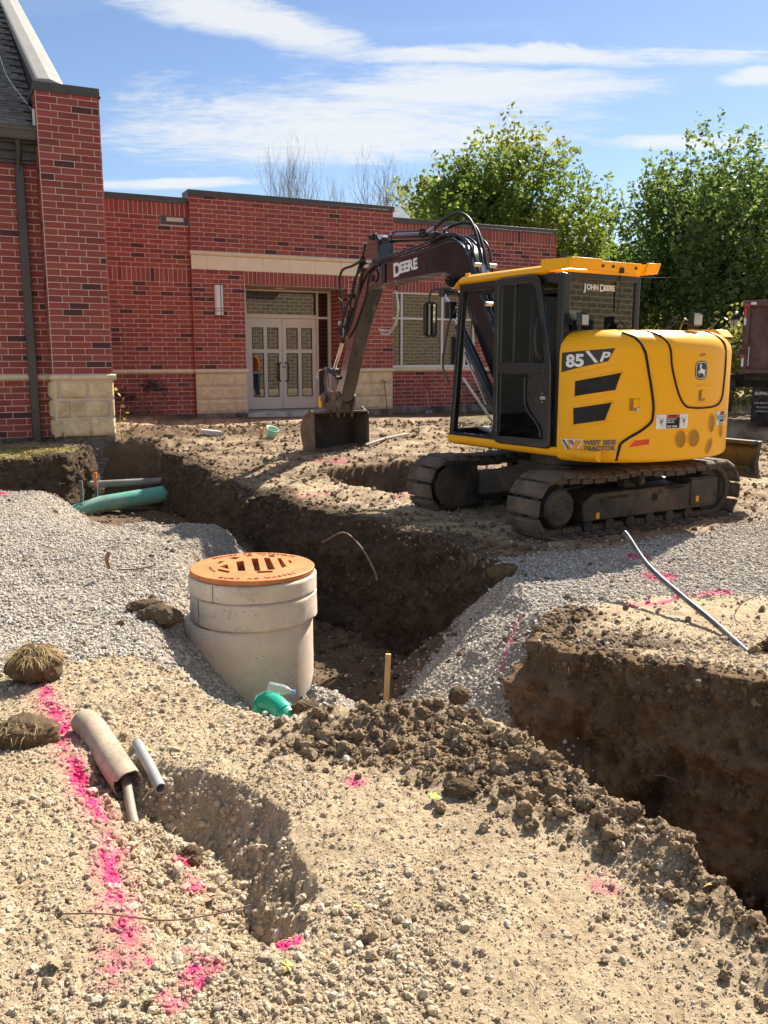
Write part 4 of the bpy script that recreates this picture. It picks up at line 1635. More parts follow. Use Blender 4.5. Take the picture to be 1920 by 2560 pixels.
# ------------------------------------------------------------ trees, house, lamp, dump truck beyond the site
def leaf_mat(name, c0, c1, c2):
    t = NT(name)
    a = t.attr('tint')
    sp = t.n.new('ShaderNodeSeparateColor')
    t.l.new(a, sp.inputs[0])
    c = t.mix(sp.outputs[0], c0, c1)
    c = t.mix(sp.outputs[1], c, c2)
    t.set('Base Color', c)
    t.set('Roughness', .55)
    t.set('Specular IOR Level', .35)
    tr = t.n.new('ShaderNodeBsdfTranslucent')
    t.l.new(t.mix(.35, c, (.30, .36, .02), 'MIX'), tr.inputs[0])
    mx = t.n.new('ShaderNodeMixShader')
    mx.inputs[0].default_value = .5
    t.l.new(t.b.outputs[0], mx.inputs[1])
    t.l.new(tr.outputs[0], mx.inputs[2])
    t.l.new(mx.outputs[0], t.out.inputs[0])
    return t.m


M_LEAFA = leaf_mat('maple_leaves', (.070, .148, .036), (.185, .27, .062), (.46, .40, .07))
M_LEAFB = leaf_mat('dark_leaves', (.066, .145, .052), (.17, .26, .085), (.38, .38, .09))
M_LEAFC = leaf_mat('pale_leaves', (.17, .19, .06), (.32, .31, .09), (.48, .40, .10))
M_BARK = mat('tree_bark', (.11, .09, .07), .95, 0, .3, 6, .8, 25, .02)
M_BARKP = mat('pale_bark', (.24, .21, .185), .95, 0, .2, 6, .5, 25, .02)


def tree(loc, h, w, leafm, label, seed, trunk_h=.25, trunk_r=.22, tips=70, per=16, leaf=.15, cl_len=.9, cl_r=.34, bark=None, up=.5, yellow=.2, name='tree', group='trees beyond the site', split=3, leaves_per=14, crown_z0=None, lean=0.0, spread=1.0, xfine=False):
    r = random.Random(seed)
    n_ = np.random.default_rng(seed)
    root = empty(name, loc, 0, label, 'tree', group)
    mb = MB()
    ch = h - h * trunk_h
    cz = h * trunk_h + ch * .48
    tipsl = []
    # trunk and limbs
    def grow(p, d, length, rad, lev):
        pts = [p]
        rs = [rad]
        n = 4
        for i in range(n):
            d = (d + Vector((r.uniform(-.22, .22), r.uniform(-.22, .22), r.uniform(-.05, .2)))).normalized()
            p = p + d * (length / n)
            pts.append(p)
            rs.append(rad * (1 - .45 * (i + 1) / n))
        mb.tube(pts, rs, 6 if lev > 1 else 9, False)
        e = rs[-1]
        if lev >= split + 1:
            tipsl.append((p, d))
            return
        k = r.choice((2, 3, 3))
        for i in range(k):
            az = r.uniform(0, 2 * pi)
            s = r.uniform(.45, .95) * spread
            nd = (d + Vector((math.cos(az) * s, math.sin(az) * s, r.uniform(-.1, .35)))).normalized()
            grow(pts[-1], nd, length * r.uniform(.62, .85), e * .82, lev + 1)
        if lev >= 1:
            grow(pts[2], (d + Vector((r.uniform(-1, 1), r.uniform(-1, 1), r.uniform(-.2, .3)))).normalized(), length * .6, e * .6, lev + 2)
    grow(Vector((0, 0, -.3)), Vector((lean, 0, 1)), h * trunk_h + .3, trunk_r, 0)
    # fit limbs to crown size
    V = np.array(mb.v)
    tp = np.array([tuple(t_[0]) for t_ in tipsl])
    zmax = tp[:, 2].max()
    rmax = np.percentile(np.hypot(tp[:, 0], tp[:, 1]), 92)
    sx, sz = (w * .40) / rmax, (h * .93) / zmax
    k = np.clip(V[:, 2] / (h * trunk_h + .1), 0, 1)[:, None]
    V[:, :2] = V[:, :2] * (1 + (sx - 1) * k)
    V[:, 2] *= sz
    tp[:, :2] *= sx
    tp[:, 2] *= sz
    mb.v = [tuple(v) for v in V]
    mb.build('trunk', bark or M_BARK, root, smooth=60)
    if leafm is None:
        return root
    # shell of extra tips for fullness
    q = []
    while len(q) < tips:
        v = n_.normal(size=3)
        v /= np.linalg.norm(v)
        rad = n_.random() ** .35
        lob = 1 + .16 * math.sin(3 * math.atan2(v[1], v[0]) + seed) + .12 * math.sin(5 * v[2] * 2 + seed * 2)
        zz = cz + v[2] * ch * .5 * rad * lob
        tap = 1 - .35 * max(0, (zz - cz) / (ch * .5)) ** 1.5
        q.append((v[0] * w * .46 * rad * lob * tap, v[1] * w * .46 * rad * lob * tap, zz))
    T = np.concatenate([tp, np.array(q)])
    T = T[(T[:, 2] > (h * trunk_h * .75 if crown_z0 is None else crown_z0))]
    nc = len(T) * per
    base = np.repeat(T, per, 0)
    off = n_.normal(size=(nc, 3)) * np.array([.50, .50, .42]) * (w / 9)
    P = base + off
    D = P - np.array([0, 0, cz - ch * .25])
    D /= np.linalg.norm(D, axis=1, keepdims=True)
    D = D * (1 - up) + np.array([0, 0, 1]) * up + n_.normal(size=(nc, 3)) * .28
    D /= np.linalg.norm(D, axis=1, keepdims=True)
    m = nc * leaves_per
    t = n_.random(m)
    PP = np.repeat(P, leaves_per, 0)
    DD = np.repeat(D, leaves_per, 0)
    rv = n_.normal(size=(m, 3))
    rv -= (rv * DD).sum(1, keepdims=True) * DD
    rv /= np.linalg.norm(rv, axis=1, keepdims=True)
    cen = PP + DD * (t[:, None] - .5) * cl_len + rv * (cl_r * (1 - .7 * t) * n_.random(m) ** .6)[:, None]
    nrm = n_.normal(size=(m, 3)) + np.array([0, 0, .7])
    nrm /= np.linalg.norm(nrm, axis=1, keepdims=True)
    a = np.cross(nrm, n_.normal(size=(m, 3)))
    a /= np.linalg.norm(a, axis=1, keepdims=True)
    b = np.cross(nrm, a)
    s = (leaf * (.6 + .7 * n_.random(m)))[:, None] * .5
    q0, q1, q2, q3 = cen - a * s * 1.2, cen + b * s * .75, cen + a * s * 1.2, cen - b * s * .75
    co = np.stack([q0, q1, q2, q3], 1).reshape(-1, 3)
    me = bpy.data.meshes.new('crown')
    me.vertices.add(len(co))
    me.vertices.foreach_set('co', co.astype(np.float32).ravel())
    me.loops.add(len(co))
    me.loops.foreach_set('vertex_index', np.arange(len(co), dtype=np.int32))
    me.polygons.add(m)
    me.polygons.foreach_set('loop_start', np.arange(0, 4 * m, 4, dtype=np.int32))
    me.update(calc_edges=True)
    me.materials.append(leafm)
    cl = np.repeat(.5 + .5 * fbm(P[:, 0] * .7, P[:, 1] * .7, P[:, 2] * .7, 3, seed), leaves_per)
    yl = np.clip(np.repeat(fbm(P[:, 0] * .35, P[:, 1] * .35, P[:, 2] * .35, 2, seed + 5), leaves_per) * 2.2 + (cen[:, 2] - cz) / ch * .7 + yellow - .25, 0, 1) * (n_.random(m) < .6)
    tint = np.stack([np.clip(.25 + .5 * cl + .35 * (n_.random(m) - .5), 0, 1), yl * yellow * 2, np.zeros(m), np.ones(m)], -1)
    tint = np.repeat(tint, 4, 0).astype(np.float32)
    at = me.color_attributes.new('tint', 'FLOAT_COLOR', 'POINT')
    at.data.foreach_set('color', tint.ravel())
    o = bpy.data.objects.new('crown', me)
    C.objects.link(o)
    o.parent = root
    o['kind'] = 'stuff'
    return root


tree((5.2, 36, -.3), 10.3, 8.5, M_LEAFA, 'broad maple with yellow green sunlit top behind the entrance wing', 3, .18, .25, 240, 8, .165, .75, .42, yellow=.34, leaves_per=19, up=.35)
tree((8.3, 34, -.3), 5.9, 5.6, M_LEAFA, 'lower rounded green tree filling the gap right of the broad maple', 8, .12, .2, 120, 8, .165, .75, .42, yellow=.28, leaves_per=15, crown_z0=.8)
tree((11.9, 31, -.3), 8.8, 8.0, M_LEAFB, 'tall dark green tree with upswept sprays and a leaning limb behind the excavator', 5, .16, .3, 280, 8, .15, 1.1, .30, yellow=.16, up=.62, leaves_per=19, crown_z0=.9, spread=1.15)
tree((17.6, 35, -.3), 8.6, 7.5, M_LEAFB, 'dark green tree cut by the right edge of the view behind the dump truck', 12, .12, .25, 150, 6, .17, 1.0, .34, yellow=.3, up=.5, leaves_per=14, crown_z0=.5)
tree((9.6, 44, -.3), 7.0, 9.0, M_LEAFB, 'low dark tree deep in the shade between the two tall trees', 14, .08, .2, 120, 6, .26, .9, .4, yellow=.1, leaves_per=10, crown_z0=.2)
tree((15.2, 46, -.3), 6.4, 9.0, M_LEAFB, 'low dark tree behind the pale gabled house', 15, .08, .2, 110, 6, .26, .9, .4, yellow=.25, leaves_per=10, crown_z0=.2)
tree((1.5, 47, -.3), 11.0, 5.6, M_LEAFC, 'thinning pale yellow tree left of the broad maple', 22, .25, .2, 40, 5, .19, .9, .45, bark=M_BARKP, yellow=.4, leaves_per=9)
tree((3.6, 50, -.3), 9.6, 7.0, M_LEAFA, 'green tree standing behind the thinning yellow tree', 23, .25, .2, 120, 6, .24, .9, .45, yellow=.3, leaves_per=9)
for i, (x, y, h, w, lb) in enumerate(((-4.8, 50, 11.0, 6.6, 'bare pale tree furthest from the broad maple'), (-2.6, 52, 12.0, 7.5, 'bare pale tree between the other two leafless ones'), (-.6, 53, 11.6, 6.5, 'bare tree with twigs touching the thinning yellow tree'))):
    tree((x, y, -.3), h * 1.32, w, None, lb, 31 + i, 14 * .01, .34, bark=M_BARKP, split=5, name='bare_tree', group='bare trees beyond the roof')


def shrub(loc, r, h, leafm, label, seed, n=900, leaf=.09, name='bush', group=None, yellow=.6):
    n_ = np.random.default_rng(seed)
    root = empty(name, loc, 0, label, 'bush', group)
    mb = MB()
    rr = random.Random(seed)
    for k in range(9):
        a = rr.uniform(0, 6.28)
        mb.tube([(0, 0, -.1), (math.cos(a) * r * .3, math.sin(a) * r * .3, h * .45), (math.cos(a) * r * .7, math.sin(a) * r * .7, h * .85)], [.02, .014, .006], 5)
    mb.build('stem', M_BARK, root)
    v = n_.normal(size=(n, 3))
    v /= np.linalg.norm(v, axis=1, keepdims=True)
    cen = v * (n_.random(n) ** .4)[:, None] * np.array([r, r, h * .5]) * (1 + .25 * n_.normal(size=(n, 1))) + np.array([0, 0, h * .52])
    a = n_.normal(size=(n, 3)); a /= np.linalg.norm(a, axis=1, keepdims=True)
    b = np.cross(a, n_.normal(size=(n, 3))); b /= np.linalg.norm(b, axis=1, keepdims=True)
    s = leaf * (.6 + .7 * n_.random((n, 1))) * .5
    co = np.stack([cen - a * s * 1.3, cen + b * s * .7, cen + a * s * 1.3, cen - b * s * .7], 1).reshape(-1, 3)
    me = bpy.data.meshes.new('crown')
    me.from_pydata(co.tolist(), [], [(4 * i, 4 * i + 1, 4 * i + 2, 4 * i + 3) for i in range(n)])
    me.materials.append(leafm)
    at = me.color_attributes.new('tint', 'FLOAT_COLOR', 'POINT')
    tint = np.stack([n_.random(n), yellow * n_.random(n), np.zeros(n), np.ones(n)], -1)
    at.data.foreach_set('color', np.repeat(tint, 4, 0).astype(np.float32).ravel())
    o = bpy.data.objects.new('crown', me)
    C.objects.link(o)
    o.parent = root
    o['kind'] = 'stuff'
    return root


shrub((9.35, 24.0, .2), .75, 2.6, M_LEAFC, 'bright yellow green bush left of the dump truck', 51, 1300, .12)
M_LEAFF = leaf_mat('far_leaves', (.09, .14, .04), (.20, .25, .07), (.36, .34, .09))
for i, (x, y, r, h, lb) in enumerate(((13, 52, 6, 4.5, 'dark hedge mass behind the pale house'), (22, 50, 6, 5.5, 'hedge beyond the right edge behind the truck'), (5, 56, 7, 5, 'wide hedge behind the entrance wing roof'), (-9, 60, 9, 5, 'low hedge hidden behind the tall wing'), (30, 42, 7, 6, 'large bush far off to the right'))):
    shrub((x, y, -.3), r, h, M_LEAFF, lb, 60 + i, 5000, .42, name='hedge', yellow=.3)

# grass verge beyond the site
mb = MB()
mb.add([(7.2, 23.5, .03), (40, 23.5, .03), (60, 60, .03), (5, 60, .03)], [(0, 1, 2, 3)])
vg = mb.build('grass_verge', mat('rough_lawn', (.055, .085, .022), .95, 0, .45, 1.4, .8, 8, .05, dirt=(.16, .13, .07), dirt_amt=.5, dirt_scale=.5))
tag(vg, kind='structure')

# pale gabled house
hs_ = empty('house', (17.2, 44.5, -.1), R(14), 'pale sided house with a low gable seen past the dump truck', 'house')
M_SIDING = mat('pale_siding', (.58, .58, .60), .7, 0, .05, 2)
mb = MB()
mb.prism([(-1.9, 0), (5, 0), (5, 2.4), (1.5, 4.0), (-1.9, 2.45)], 0, 8, 'y')
mb.build('wall', M_SIDING, hs_)
for i in range(22):
    mb = MB()
    z = .1 + i * .17
    half = 3.45 if z < 2.4 else max(.2, 3.45 * (4.0 - z) / 1.6)
    mb.add([(1.55 - half, -.035, z), (1.55 + half, -.035, z), (1.55 + half, -.005, z + .165), (1.55 - half, -.005, z + .165), (1.55 - half, 0, z), (1.55 + half, 0, z)], [(0, 1, 2, 3), (0, 4, 5, 1)])
    mb.build('siding_board', M_SIDING, hs_)
mb = MB()
mb.prism([(-2.3, 2.20), (1.5, 4.05), (5.4, 2.2), (5.4, 2.36), (1.5, 4.22), (-2.3, 2.36)], -.35, 8.3, 'y')
mb.build('roof', mat('pale_roof', (.36, .34, .32), .8), hs_)
mb = MB()
mb.bb(.2, 1.0, -.06, .0, 1.0, 2.1)
wn_ = mb.build('window', M_WFRAME, hs_)
mb = MB()
mb.bb(.27, .93, -.07, -.055, 1.07, 2.03)
mb.build('pane', M_WGLASS, wn_)

# street lantern
lp = empty('street_lamp', (9.75, 25.0, 0), 0, 'black post lantern standing just left of the dump truck', 'street lamp')
mb = MB()
mb.lathe([(.11, 0), (.11, .25), (.06, .35), (.045, 2.2), (.06, 2.25), (.06, 2.35), (.10, 2.40)], 14)
mb.build('post', M_BLACK, lp, smooth=40)
mb = MB()
mb.lathe([(.0, 2.40), (.10, 2.40), (.16, 2.72), (.165, 2.76), (.0, 2.76)], 6)
mb.build('lantern_glass', mat('lantern_glass', (.55, .55, .5), .15), lp)
mb = MB()
mb.lathe([(.20, 2.74), (.20, 2.78), (.10, 2.94), (.03, 2.98), (.03, 3.06), (0, 3.08)], 6)
for k in range(6):
    a = k * pi / 3
    mb.cyl((.10 * math.cos(a), .10 * math.sin(a), 2.40), (.165 * math.cos(a), .165 * math.sin(a), 2.76), .01, 5)
mb.build('lantern_cap', M_BLACK, lp)

# overhead wire
mb = MB()
mb.tube([(6 + i * 2.4, 30 + i * .2, 4.35 - .18 * math.sin(pi * i / 9) + i * .05) for i in range(10)], .009, 5)
w_ = mb.build('overhead_wire', M_WFRAME)
tag(w_, 'thin pale overhead wire crossing in front of the dark trees', 'wire')
mb = MB()
mb.cyl((5.9, 30, -.2), (5.9, 30, 5.1), .11, 12, .09)
pl = mb.build('wire_pole', M_BARK)
tag(pl, 'wooden pole behind the entrance wing that holds the thin wire', 'pole')
mb = MB()
mb.cyl((27.7, 31.8, -.2), (27.7, 31.8, 5.5), .12, 12, .09)
pl = mb.build('wire_pole.001', M_BARK)
tag(pl, 'wooden pole outside the frame beyond the truck that holds the wire', 'pole')

# dump truck, only its rear corner is in view
tk = empty('dump_truck', (8.35, 20.9, 0), R(-24), 'maroon steel dump truck body with ribbed side at the right edge', 'truck')
M_MAR = mat('maroon_truck_paint', (.085, .022, .024), .55, .1, .25, 4, .15, 30, .003, dirt=(.16, .12, .09), dirt_amt=.5, dirt_scale=1.4)
M_CHAS = mat('dirty_black_chassis', (.022, .02, .019), .75, .2, .3, 5, .3, 30, .004, dirt=(.10, .08, .06), dirt_amt=.4)
mb = MB()
mb.bb(0, 5.2, 0, .06, 1.42, 2.98)
mb.bb(0, 5.2, 2.3, 2.36, 1.42, 2.98)
mb.bb(0, .06, .06, 2.3, 1.42, 2.98)
mb.bb(0, 5.2, .06, 2.3, 1.36, 1.42)
mb.build('dump_body', M_MAR, tk, bevel=.01)
for x in (0.0, .62, 1.35, 2.1, 2.9, 3.7, 4.5, 5.1):
    mb = MB()
    mb.bb(x, x + .14, -.10, -.002, 1.44, 2.86)
    mb.build('side_rib', M_MAR, tk, bevel=.012)
mb = MB()
mb.bb(-.03, 5.23, -.12, .09, 2.86, 3.0)
mb.build('top_rail', M_MAR, tk, bevel=.012)
mb = MB()
mb.bb(-.03, 5.23, -.12, .02, 1.34, 1.44)
mb.build('bottom_rail', M_MAR, tk, bevel=.012)
M_RED = mat('reflective_red', (.55, .02, .025), .35)
M_WHT = mat('reflective_white', (.75, .75, .75), .35)
for i, (x, z, w, h, m_) in enumerate(((.14, 2.90, .12, .06, M_WHT), (.02, 2.86, .10, .05, M_RED), (.015, 2.62, .05, .22, M_RED), (.015, 2.44, .05, .17, M_WHT), (.72, 2.92, .22, .05, M_RED), (.015, 1.5, .05, .2, M_WHT), (.015, 1.72, .05, .2, M_RED))):
    mb = MB()
    mb.bb(x, x + w, -.125, -.121, z, z + h)
    mb.build('reflective_tape', m_, tk)
mb = MB()
mb.bb(-.3, 5.6, .75, .95, 1.0, 1.3)
mb.bb(-.3, 5.6, 1.45, 1.65, 1.0, 1.3)
mb.bb(-.25, -.1, .2, 2.2, .95, 1.2)
mb.bb(.1, 5.3, .02, .16, 1.18, 1.34)
mb.build('chassis', M_CHAS, tk, bevel=.01)
for x in (.95, 2.2):
    mb = MB()
    M = Matrix.Translation((x, .28, .50)) @ Matrix.Rotation(pi / 2, 4, 'X')
    mb.lathe([(.30, -.14), (.42, -.14), (.49, -.11), (.505, -.06), (.505, .06), (.49, .11), (.42, .14), (.30, .14)], 40, M, closed=True)
    for k in range(40):
        a = 2 * pi * k / 40
        mb.box((.508 * math.cos(a), .508 * math.sin(a), 0), (.012, .04, .2), M, rz=a)
    wh = mb.build('tyre', mat('tyre_rubber', (.02, .02, .02), .85, 0, .2, 6, .3, 40, .003, dirt=(.12, .10, .08), dirt_amt=.5), tk, smooth=35)
    mb = MB()
    mb.lathe([(.0, .02), (.12, .02), (.14, .09), (.2, .07), (.27, .04), (.30, .13), (.31, .13), (.31, -.1)], 32, M)
    mb.build('rim', M_CHAS, wh, smooth=35)
mb = MB()
mb.bb(.30, .82, -.06, -.048, .22, 1.03)
mb.build('mud_flap', M_CHAS, tk)
mb = MB()
for k in range(9):
    mb.add([(.15 + .008 * (k % 2), -.135, 1.95 - k * .05), (.17 + .008 * (k % 2), -.135, 1.95 - k * .05), (.17 + .008 * (k % 2), -.135, 1.91 - k * .05), (.15 + .008 * (k % 2), -.135, 1.91 - k * .05),
            (.15 + .008 * (k % 2), -.125, 1.95 - k * .05), (.17 + .008 * (k % 2), -.125, 1.95 - k * .05), (.17 + .008 * (k % 2), -.125, 1.91 - k * .05), (.15 + .008 * (k % 2), -.125, 1.91 - k * .05)],
           [(0, 1, 2, 3), (7, 6, 5, 4), (0, 4, 5, 1), (1, 5, 6, 2), (2, 6, 7, 3), (3, 7, 4, 0)])
ch_ = mb.build('chain', M_WFRAME, tk)
ch_['kind'] = 'stuff'
mb = MB()
mb.tube([(-.22, -.1, 2.02), (-.06, -.13, 2.06), (.05, -.13, 2.03)], .02, 8)
mb.bb(-.05, .06, -.16, -.1, 1.78, 1.9)
mb.build('tailgate_latch', M_CHAS, tk)


def text(name, body, size, M, material, parent=None, extrude=.001, offset=0.0, sx=1.0, align='LEFT', shear=0.0, spacing=1.0, bold=True):
    cu = bpy.data.curves.new(name, 'FONT')
    cu.body = body
    cu.size = size
    cu.extrude = extrude
    cu.offset = offset
    cu.align_x = align
    cu.align_y = 'CENTER'
    cu.shear = shear
    cu.space_character = spacing
    cu.materials.append(material)
    tmp = bpy.data.objects.new(name, cu)
    me = bpy.data.meshes.new_from_object(tmp)
    bpy.data.objects.remove(tmp)
    ob = bpy.data.objects.new(name, me)
    C.objects.link(ob)
    ob.parent = parent
    ob.matrix_local = M @ Matrix.Diagonal((sx, 1, 1, 1))
    return ob


def face(p, xdir, up):
    """matrix whose x runs along xdir and y along up"""
    x = Vector(xdir).normalized()
    u = Vector(up)
    u = (u - x * u.dot(x)).normalized()
    z = x.cross(u)
    M = Matrix((x, u, z)).transposed().to_4x4()
    M.translation = Vector(p)
    return M


MT = MAT['reflective_white']
FX = ((1, 0, 0), (0, 0, 1))
text('lettering', 'BUFFALO', .10, face((.36, -.062, .88), *FX), MT, tk, offset=.002, sx=.85)
text('lettering', '(708) 388-3972', .055, face((.36, -.062, .66), *FX), MT, tk, sx=.9)
text('lettering', 'TRUCKING', .05, face((.40, -.062, .56), *FX), MT, tk)
text('lettering', 'LANSING, IL', .05, face((.40, -.062, .47), *FX), MT, tk)
# ------------------------------------------------------------ the excavator
EXO = (2.08, 9.69, -.04)
HU, TH = R(122.9), R(31.67)
ex = empty('excavator', EXO, HU, 'yellow and black compact excavator with its bucket resting on the dirt', 'excavator')
MU = Matrix.Rotation(TH - HU, 4, 'Z')     # undercarriage axes (a along the tracks, b away from the view) -> body axes

M_YEL = mat('excavator_yellow', (.95, .445, .004), .38, 0, .03, 2, dirt=(.62, .40, .16), dirt_amt=.08, dirt_scale=30, coat=.0)
M_YEL.node_tree.nodes['Principled BSDF'].inputs['Specular IOR Level'].default_value = .32
M_BLK = mat('excavator_black', (.013, .013, .015), .33, .0, .2, 3, coat=.25, dirt=(.09, .075, .06), dirt_amt=.12, dirt_scale=3)
M_BOOM = mat('boom_dark_paint', (.016, .016, .020), .25, 0, .15, 2, coat=.5, dirt=(.06, .05, .04), dirt_amt=.12, dirt_scale=2)
M_CYL = mat('cylinder_barrel_black', (.014, .016, .026), .22, .2, .1, 3, coat=.5)
M_CHROME = mat('chrome_rod', (.80, .78, .75), .12, 1.0, .03, 3)
M_STEEL = mat('zinc_fitting', (.55, .55, .55), .35, .9, .1, 10)
M_UC = mat('undercarriage_black', (.022, .024, .022), .6, .1, .3, 6, .3, 40, .004, dirt=(.105, .072, .048), dirt_amt=.55, dirt_scale=2.5)
M_SHOE = mat('muddy_track_pad', (.045, .037, .032), .85, 0, .3, 8, .6, 35, .008, dirt=(.145, .110, .082), dirt_amt=.75, dirt_scale=5)
M_WORN = mat('worn_bucket_steel', (.095, .070, .052), .6, .25, .3, 5, .4, 30, .005, dirt=(.21, .155, .11), dirt_amt=.45, dirt_scale=3)
M_BKTIN = mat('bucket_inside', (.050, .038, .034), .75, .1, .3, 5, .3, 30, .005, dirt=(.12, .085, .06), dirt_amt=.35, dirt_scale=2.5)
M_RUB = mat('hose_rubber', (.012, .012, .013), .5, 0, .2, 10)
M_SEAL = mat('panel_seal', (.008, .008, .008), .7)
M_TXT = mat('white_decal', (.78, .78, .76), .5)
M_MESH = mat('vent_black', (.006, .006, .006), .8)

t = NT('cab_glass')
t.set('Base Color', (.86, .95, .91))
t.set('Roughness', .0)
t.set('IOR', 1.45)
tb_ = t.n.new('ShaderNodeBsdfTransparent')
tb_.inputs[0].default_value = (.93, .985, .96, 1)
gl_ = t.n.new('ShaderNodeBsdfGlossy')
gl_.inputs['Roughness'].default_value = .02
gl_.inputs['Color'].default_value = (.9, 1, .97, 1)
fr_ = t.n.new('ShaderNodeFresnel')
fr_.inputs[0].default_value = 1.5
mx_ = t.n.new('ShaderNodeMixShader')
t.l.new(fr_.outputs[0], mx_.inputs[0])
t.l.new(tb_.outputs[0], mx_.inputs[1])
t.l.new(gl_.outputs[0], mx_.inputs[2])
t.l.new(mx_.outputs[0], t.out.inputs[0])
M_GLASS = t.m
M_GLASSR = M_GLASS.copy()
M_GLASSR.name = 'rear_cab_glass'
[n for n in M_GLASSR.node_tree.nodes if n.type == 'FRESNEL'][0].inputs[0].default_value = 1.85

# dried mud specks on the yellow paint
_t = M_YEL.node_tree
_b = _t.nodes['Principled BSDF']
_src = _b.inputs['Base Color'].links[0].from_socket
_w = NT.__new__(NT)
_w.m, _w.n, _w.l, _w.b, _w._c = M_YEL, _t.nodes, _t.links, _b, None
_sp = _w.ramp(_w.voro(42), .10, .17, 1, 0)
_mk = _w.ramp(_w.noise(1.3, 4, .6), .45, .62)
_sp2 = _w.ramp(_w.voro(95), .09, .16, .8, 0)
_f = _w.math('MULTIPLY', _w.math('MAXIMUM', _sp, _sp2), _mk)
_t.links.new(_w.mix(_w.math('MULTIPLY', _f, .75), _src, (.80, .62, .36)), _b.inputs['Base Color'])
_gr = _w.ramp(_w.noise(2.2, 7, .7, dist=.5), .52, .75, 0, .09)
_t.links.new(_w.mix(_gr, _b.inputs['Base Color'].links[0].from_socket, (.50, .36, .19)), _b.inputs['Base Color'])

# ---- tracks
R_T, HALF = .285, 1.145


def track_path(s):
    """point and direction on the track loop (a, z)"""
    L1 = 2 * HALF
    L2 = pi * R_T
    tot = 2 * L1 + 2 * L2
    s = s % tot
    zc = .335
    if s < L1: return (-HALF + s, zc - R_T, 0.0)
    s -= L1
    if s < L2:
        a = -pi / 2 + s / R_T
        return (HALF + R_T * math.cos(a), zc + R_T * math.sin(a), a + pi / 2)
    s -= L2
    if s < L1:
        u = s / L1
        sag = -.028 * (math.sin(2 * pi * u) ** 2)
        return (HALF - s, zc + R_T + sag, pi - .02 * math.sin(4 * pi * u))
    s -= L1
    a = pi / 2 + s / R_T
    return (-HALF + R_T * math.cos(a), zc + R_T * math.sin(a), a + pi / 2)


TOT = 2 * 2 * HALF + 2 * pi * R_T
NSH = 38
PIT_ = TOT / NSH


def shoe_mesh():
    mb = MB()
    w, p = .225, PIT_ * .455
    # rubber pad: chamfered block, outside at -z
    prof = [(-p, .0), (-p, -.032), (-p + .018, -.052), (p - .018, -.052), (p, -.032), (p, .0)]
    n = len(prof)
    V = [(a, -w + .02, z) for a, z in prof] + [(a, w - .02, z) for a, z in prof]
    V = [(a, -w, max(z, -.022)) for a, z in prof] + [(a, -w + .035, z) for a, z in prof] + [(a, w - .035, z) for a, z in prof] + [(a, w, max(z, -.022)) for a, z in prof]
    F = [tuple(range(n)), tuple(range(4 * n - 1, 3 * n - 1, -1))]
    for k in range(3):
        F += [(k * n + i, k * n + (i + 1) % n, (k + 1) * n + (i + 1) % n, (k + 1) * n + i) for i in range(n)]
    mb.add(V, F)
    mb.bb(-p * .9, p * .9, -.16, .16, 0.0, .012)
    for y in (-.085, .085):
        mb.bb(-p * 1.05, p * .7, y - .02, y + .02, .01, .07)
        mb.cyl((p * .6, y - .03, .04), (p * .6, y + .03, .04), .026, 8)
    return mb


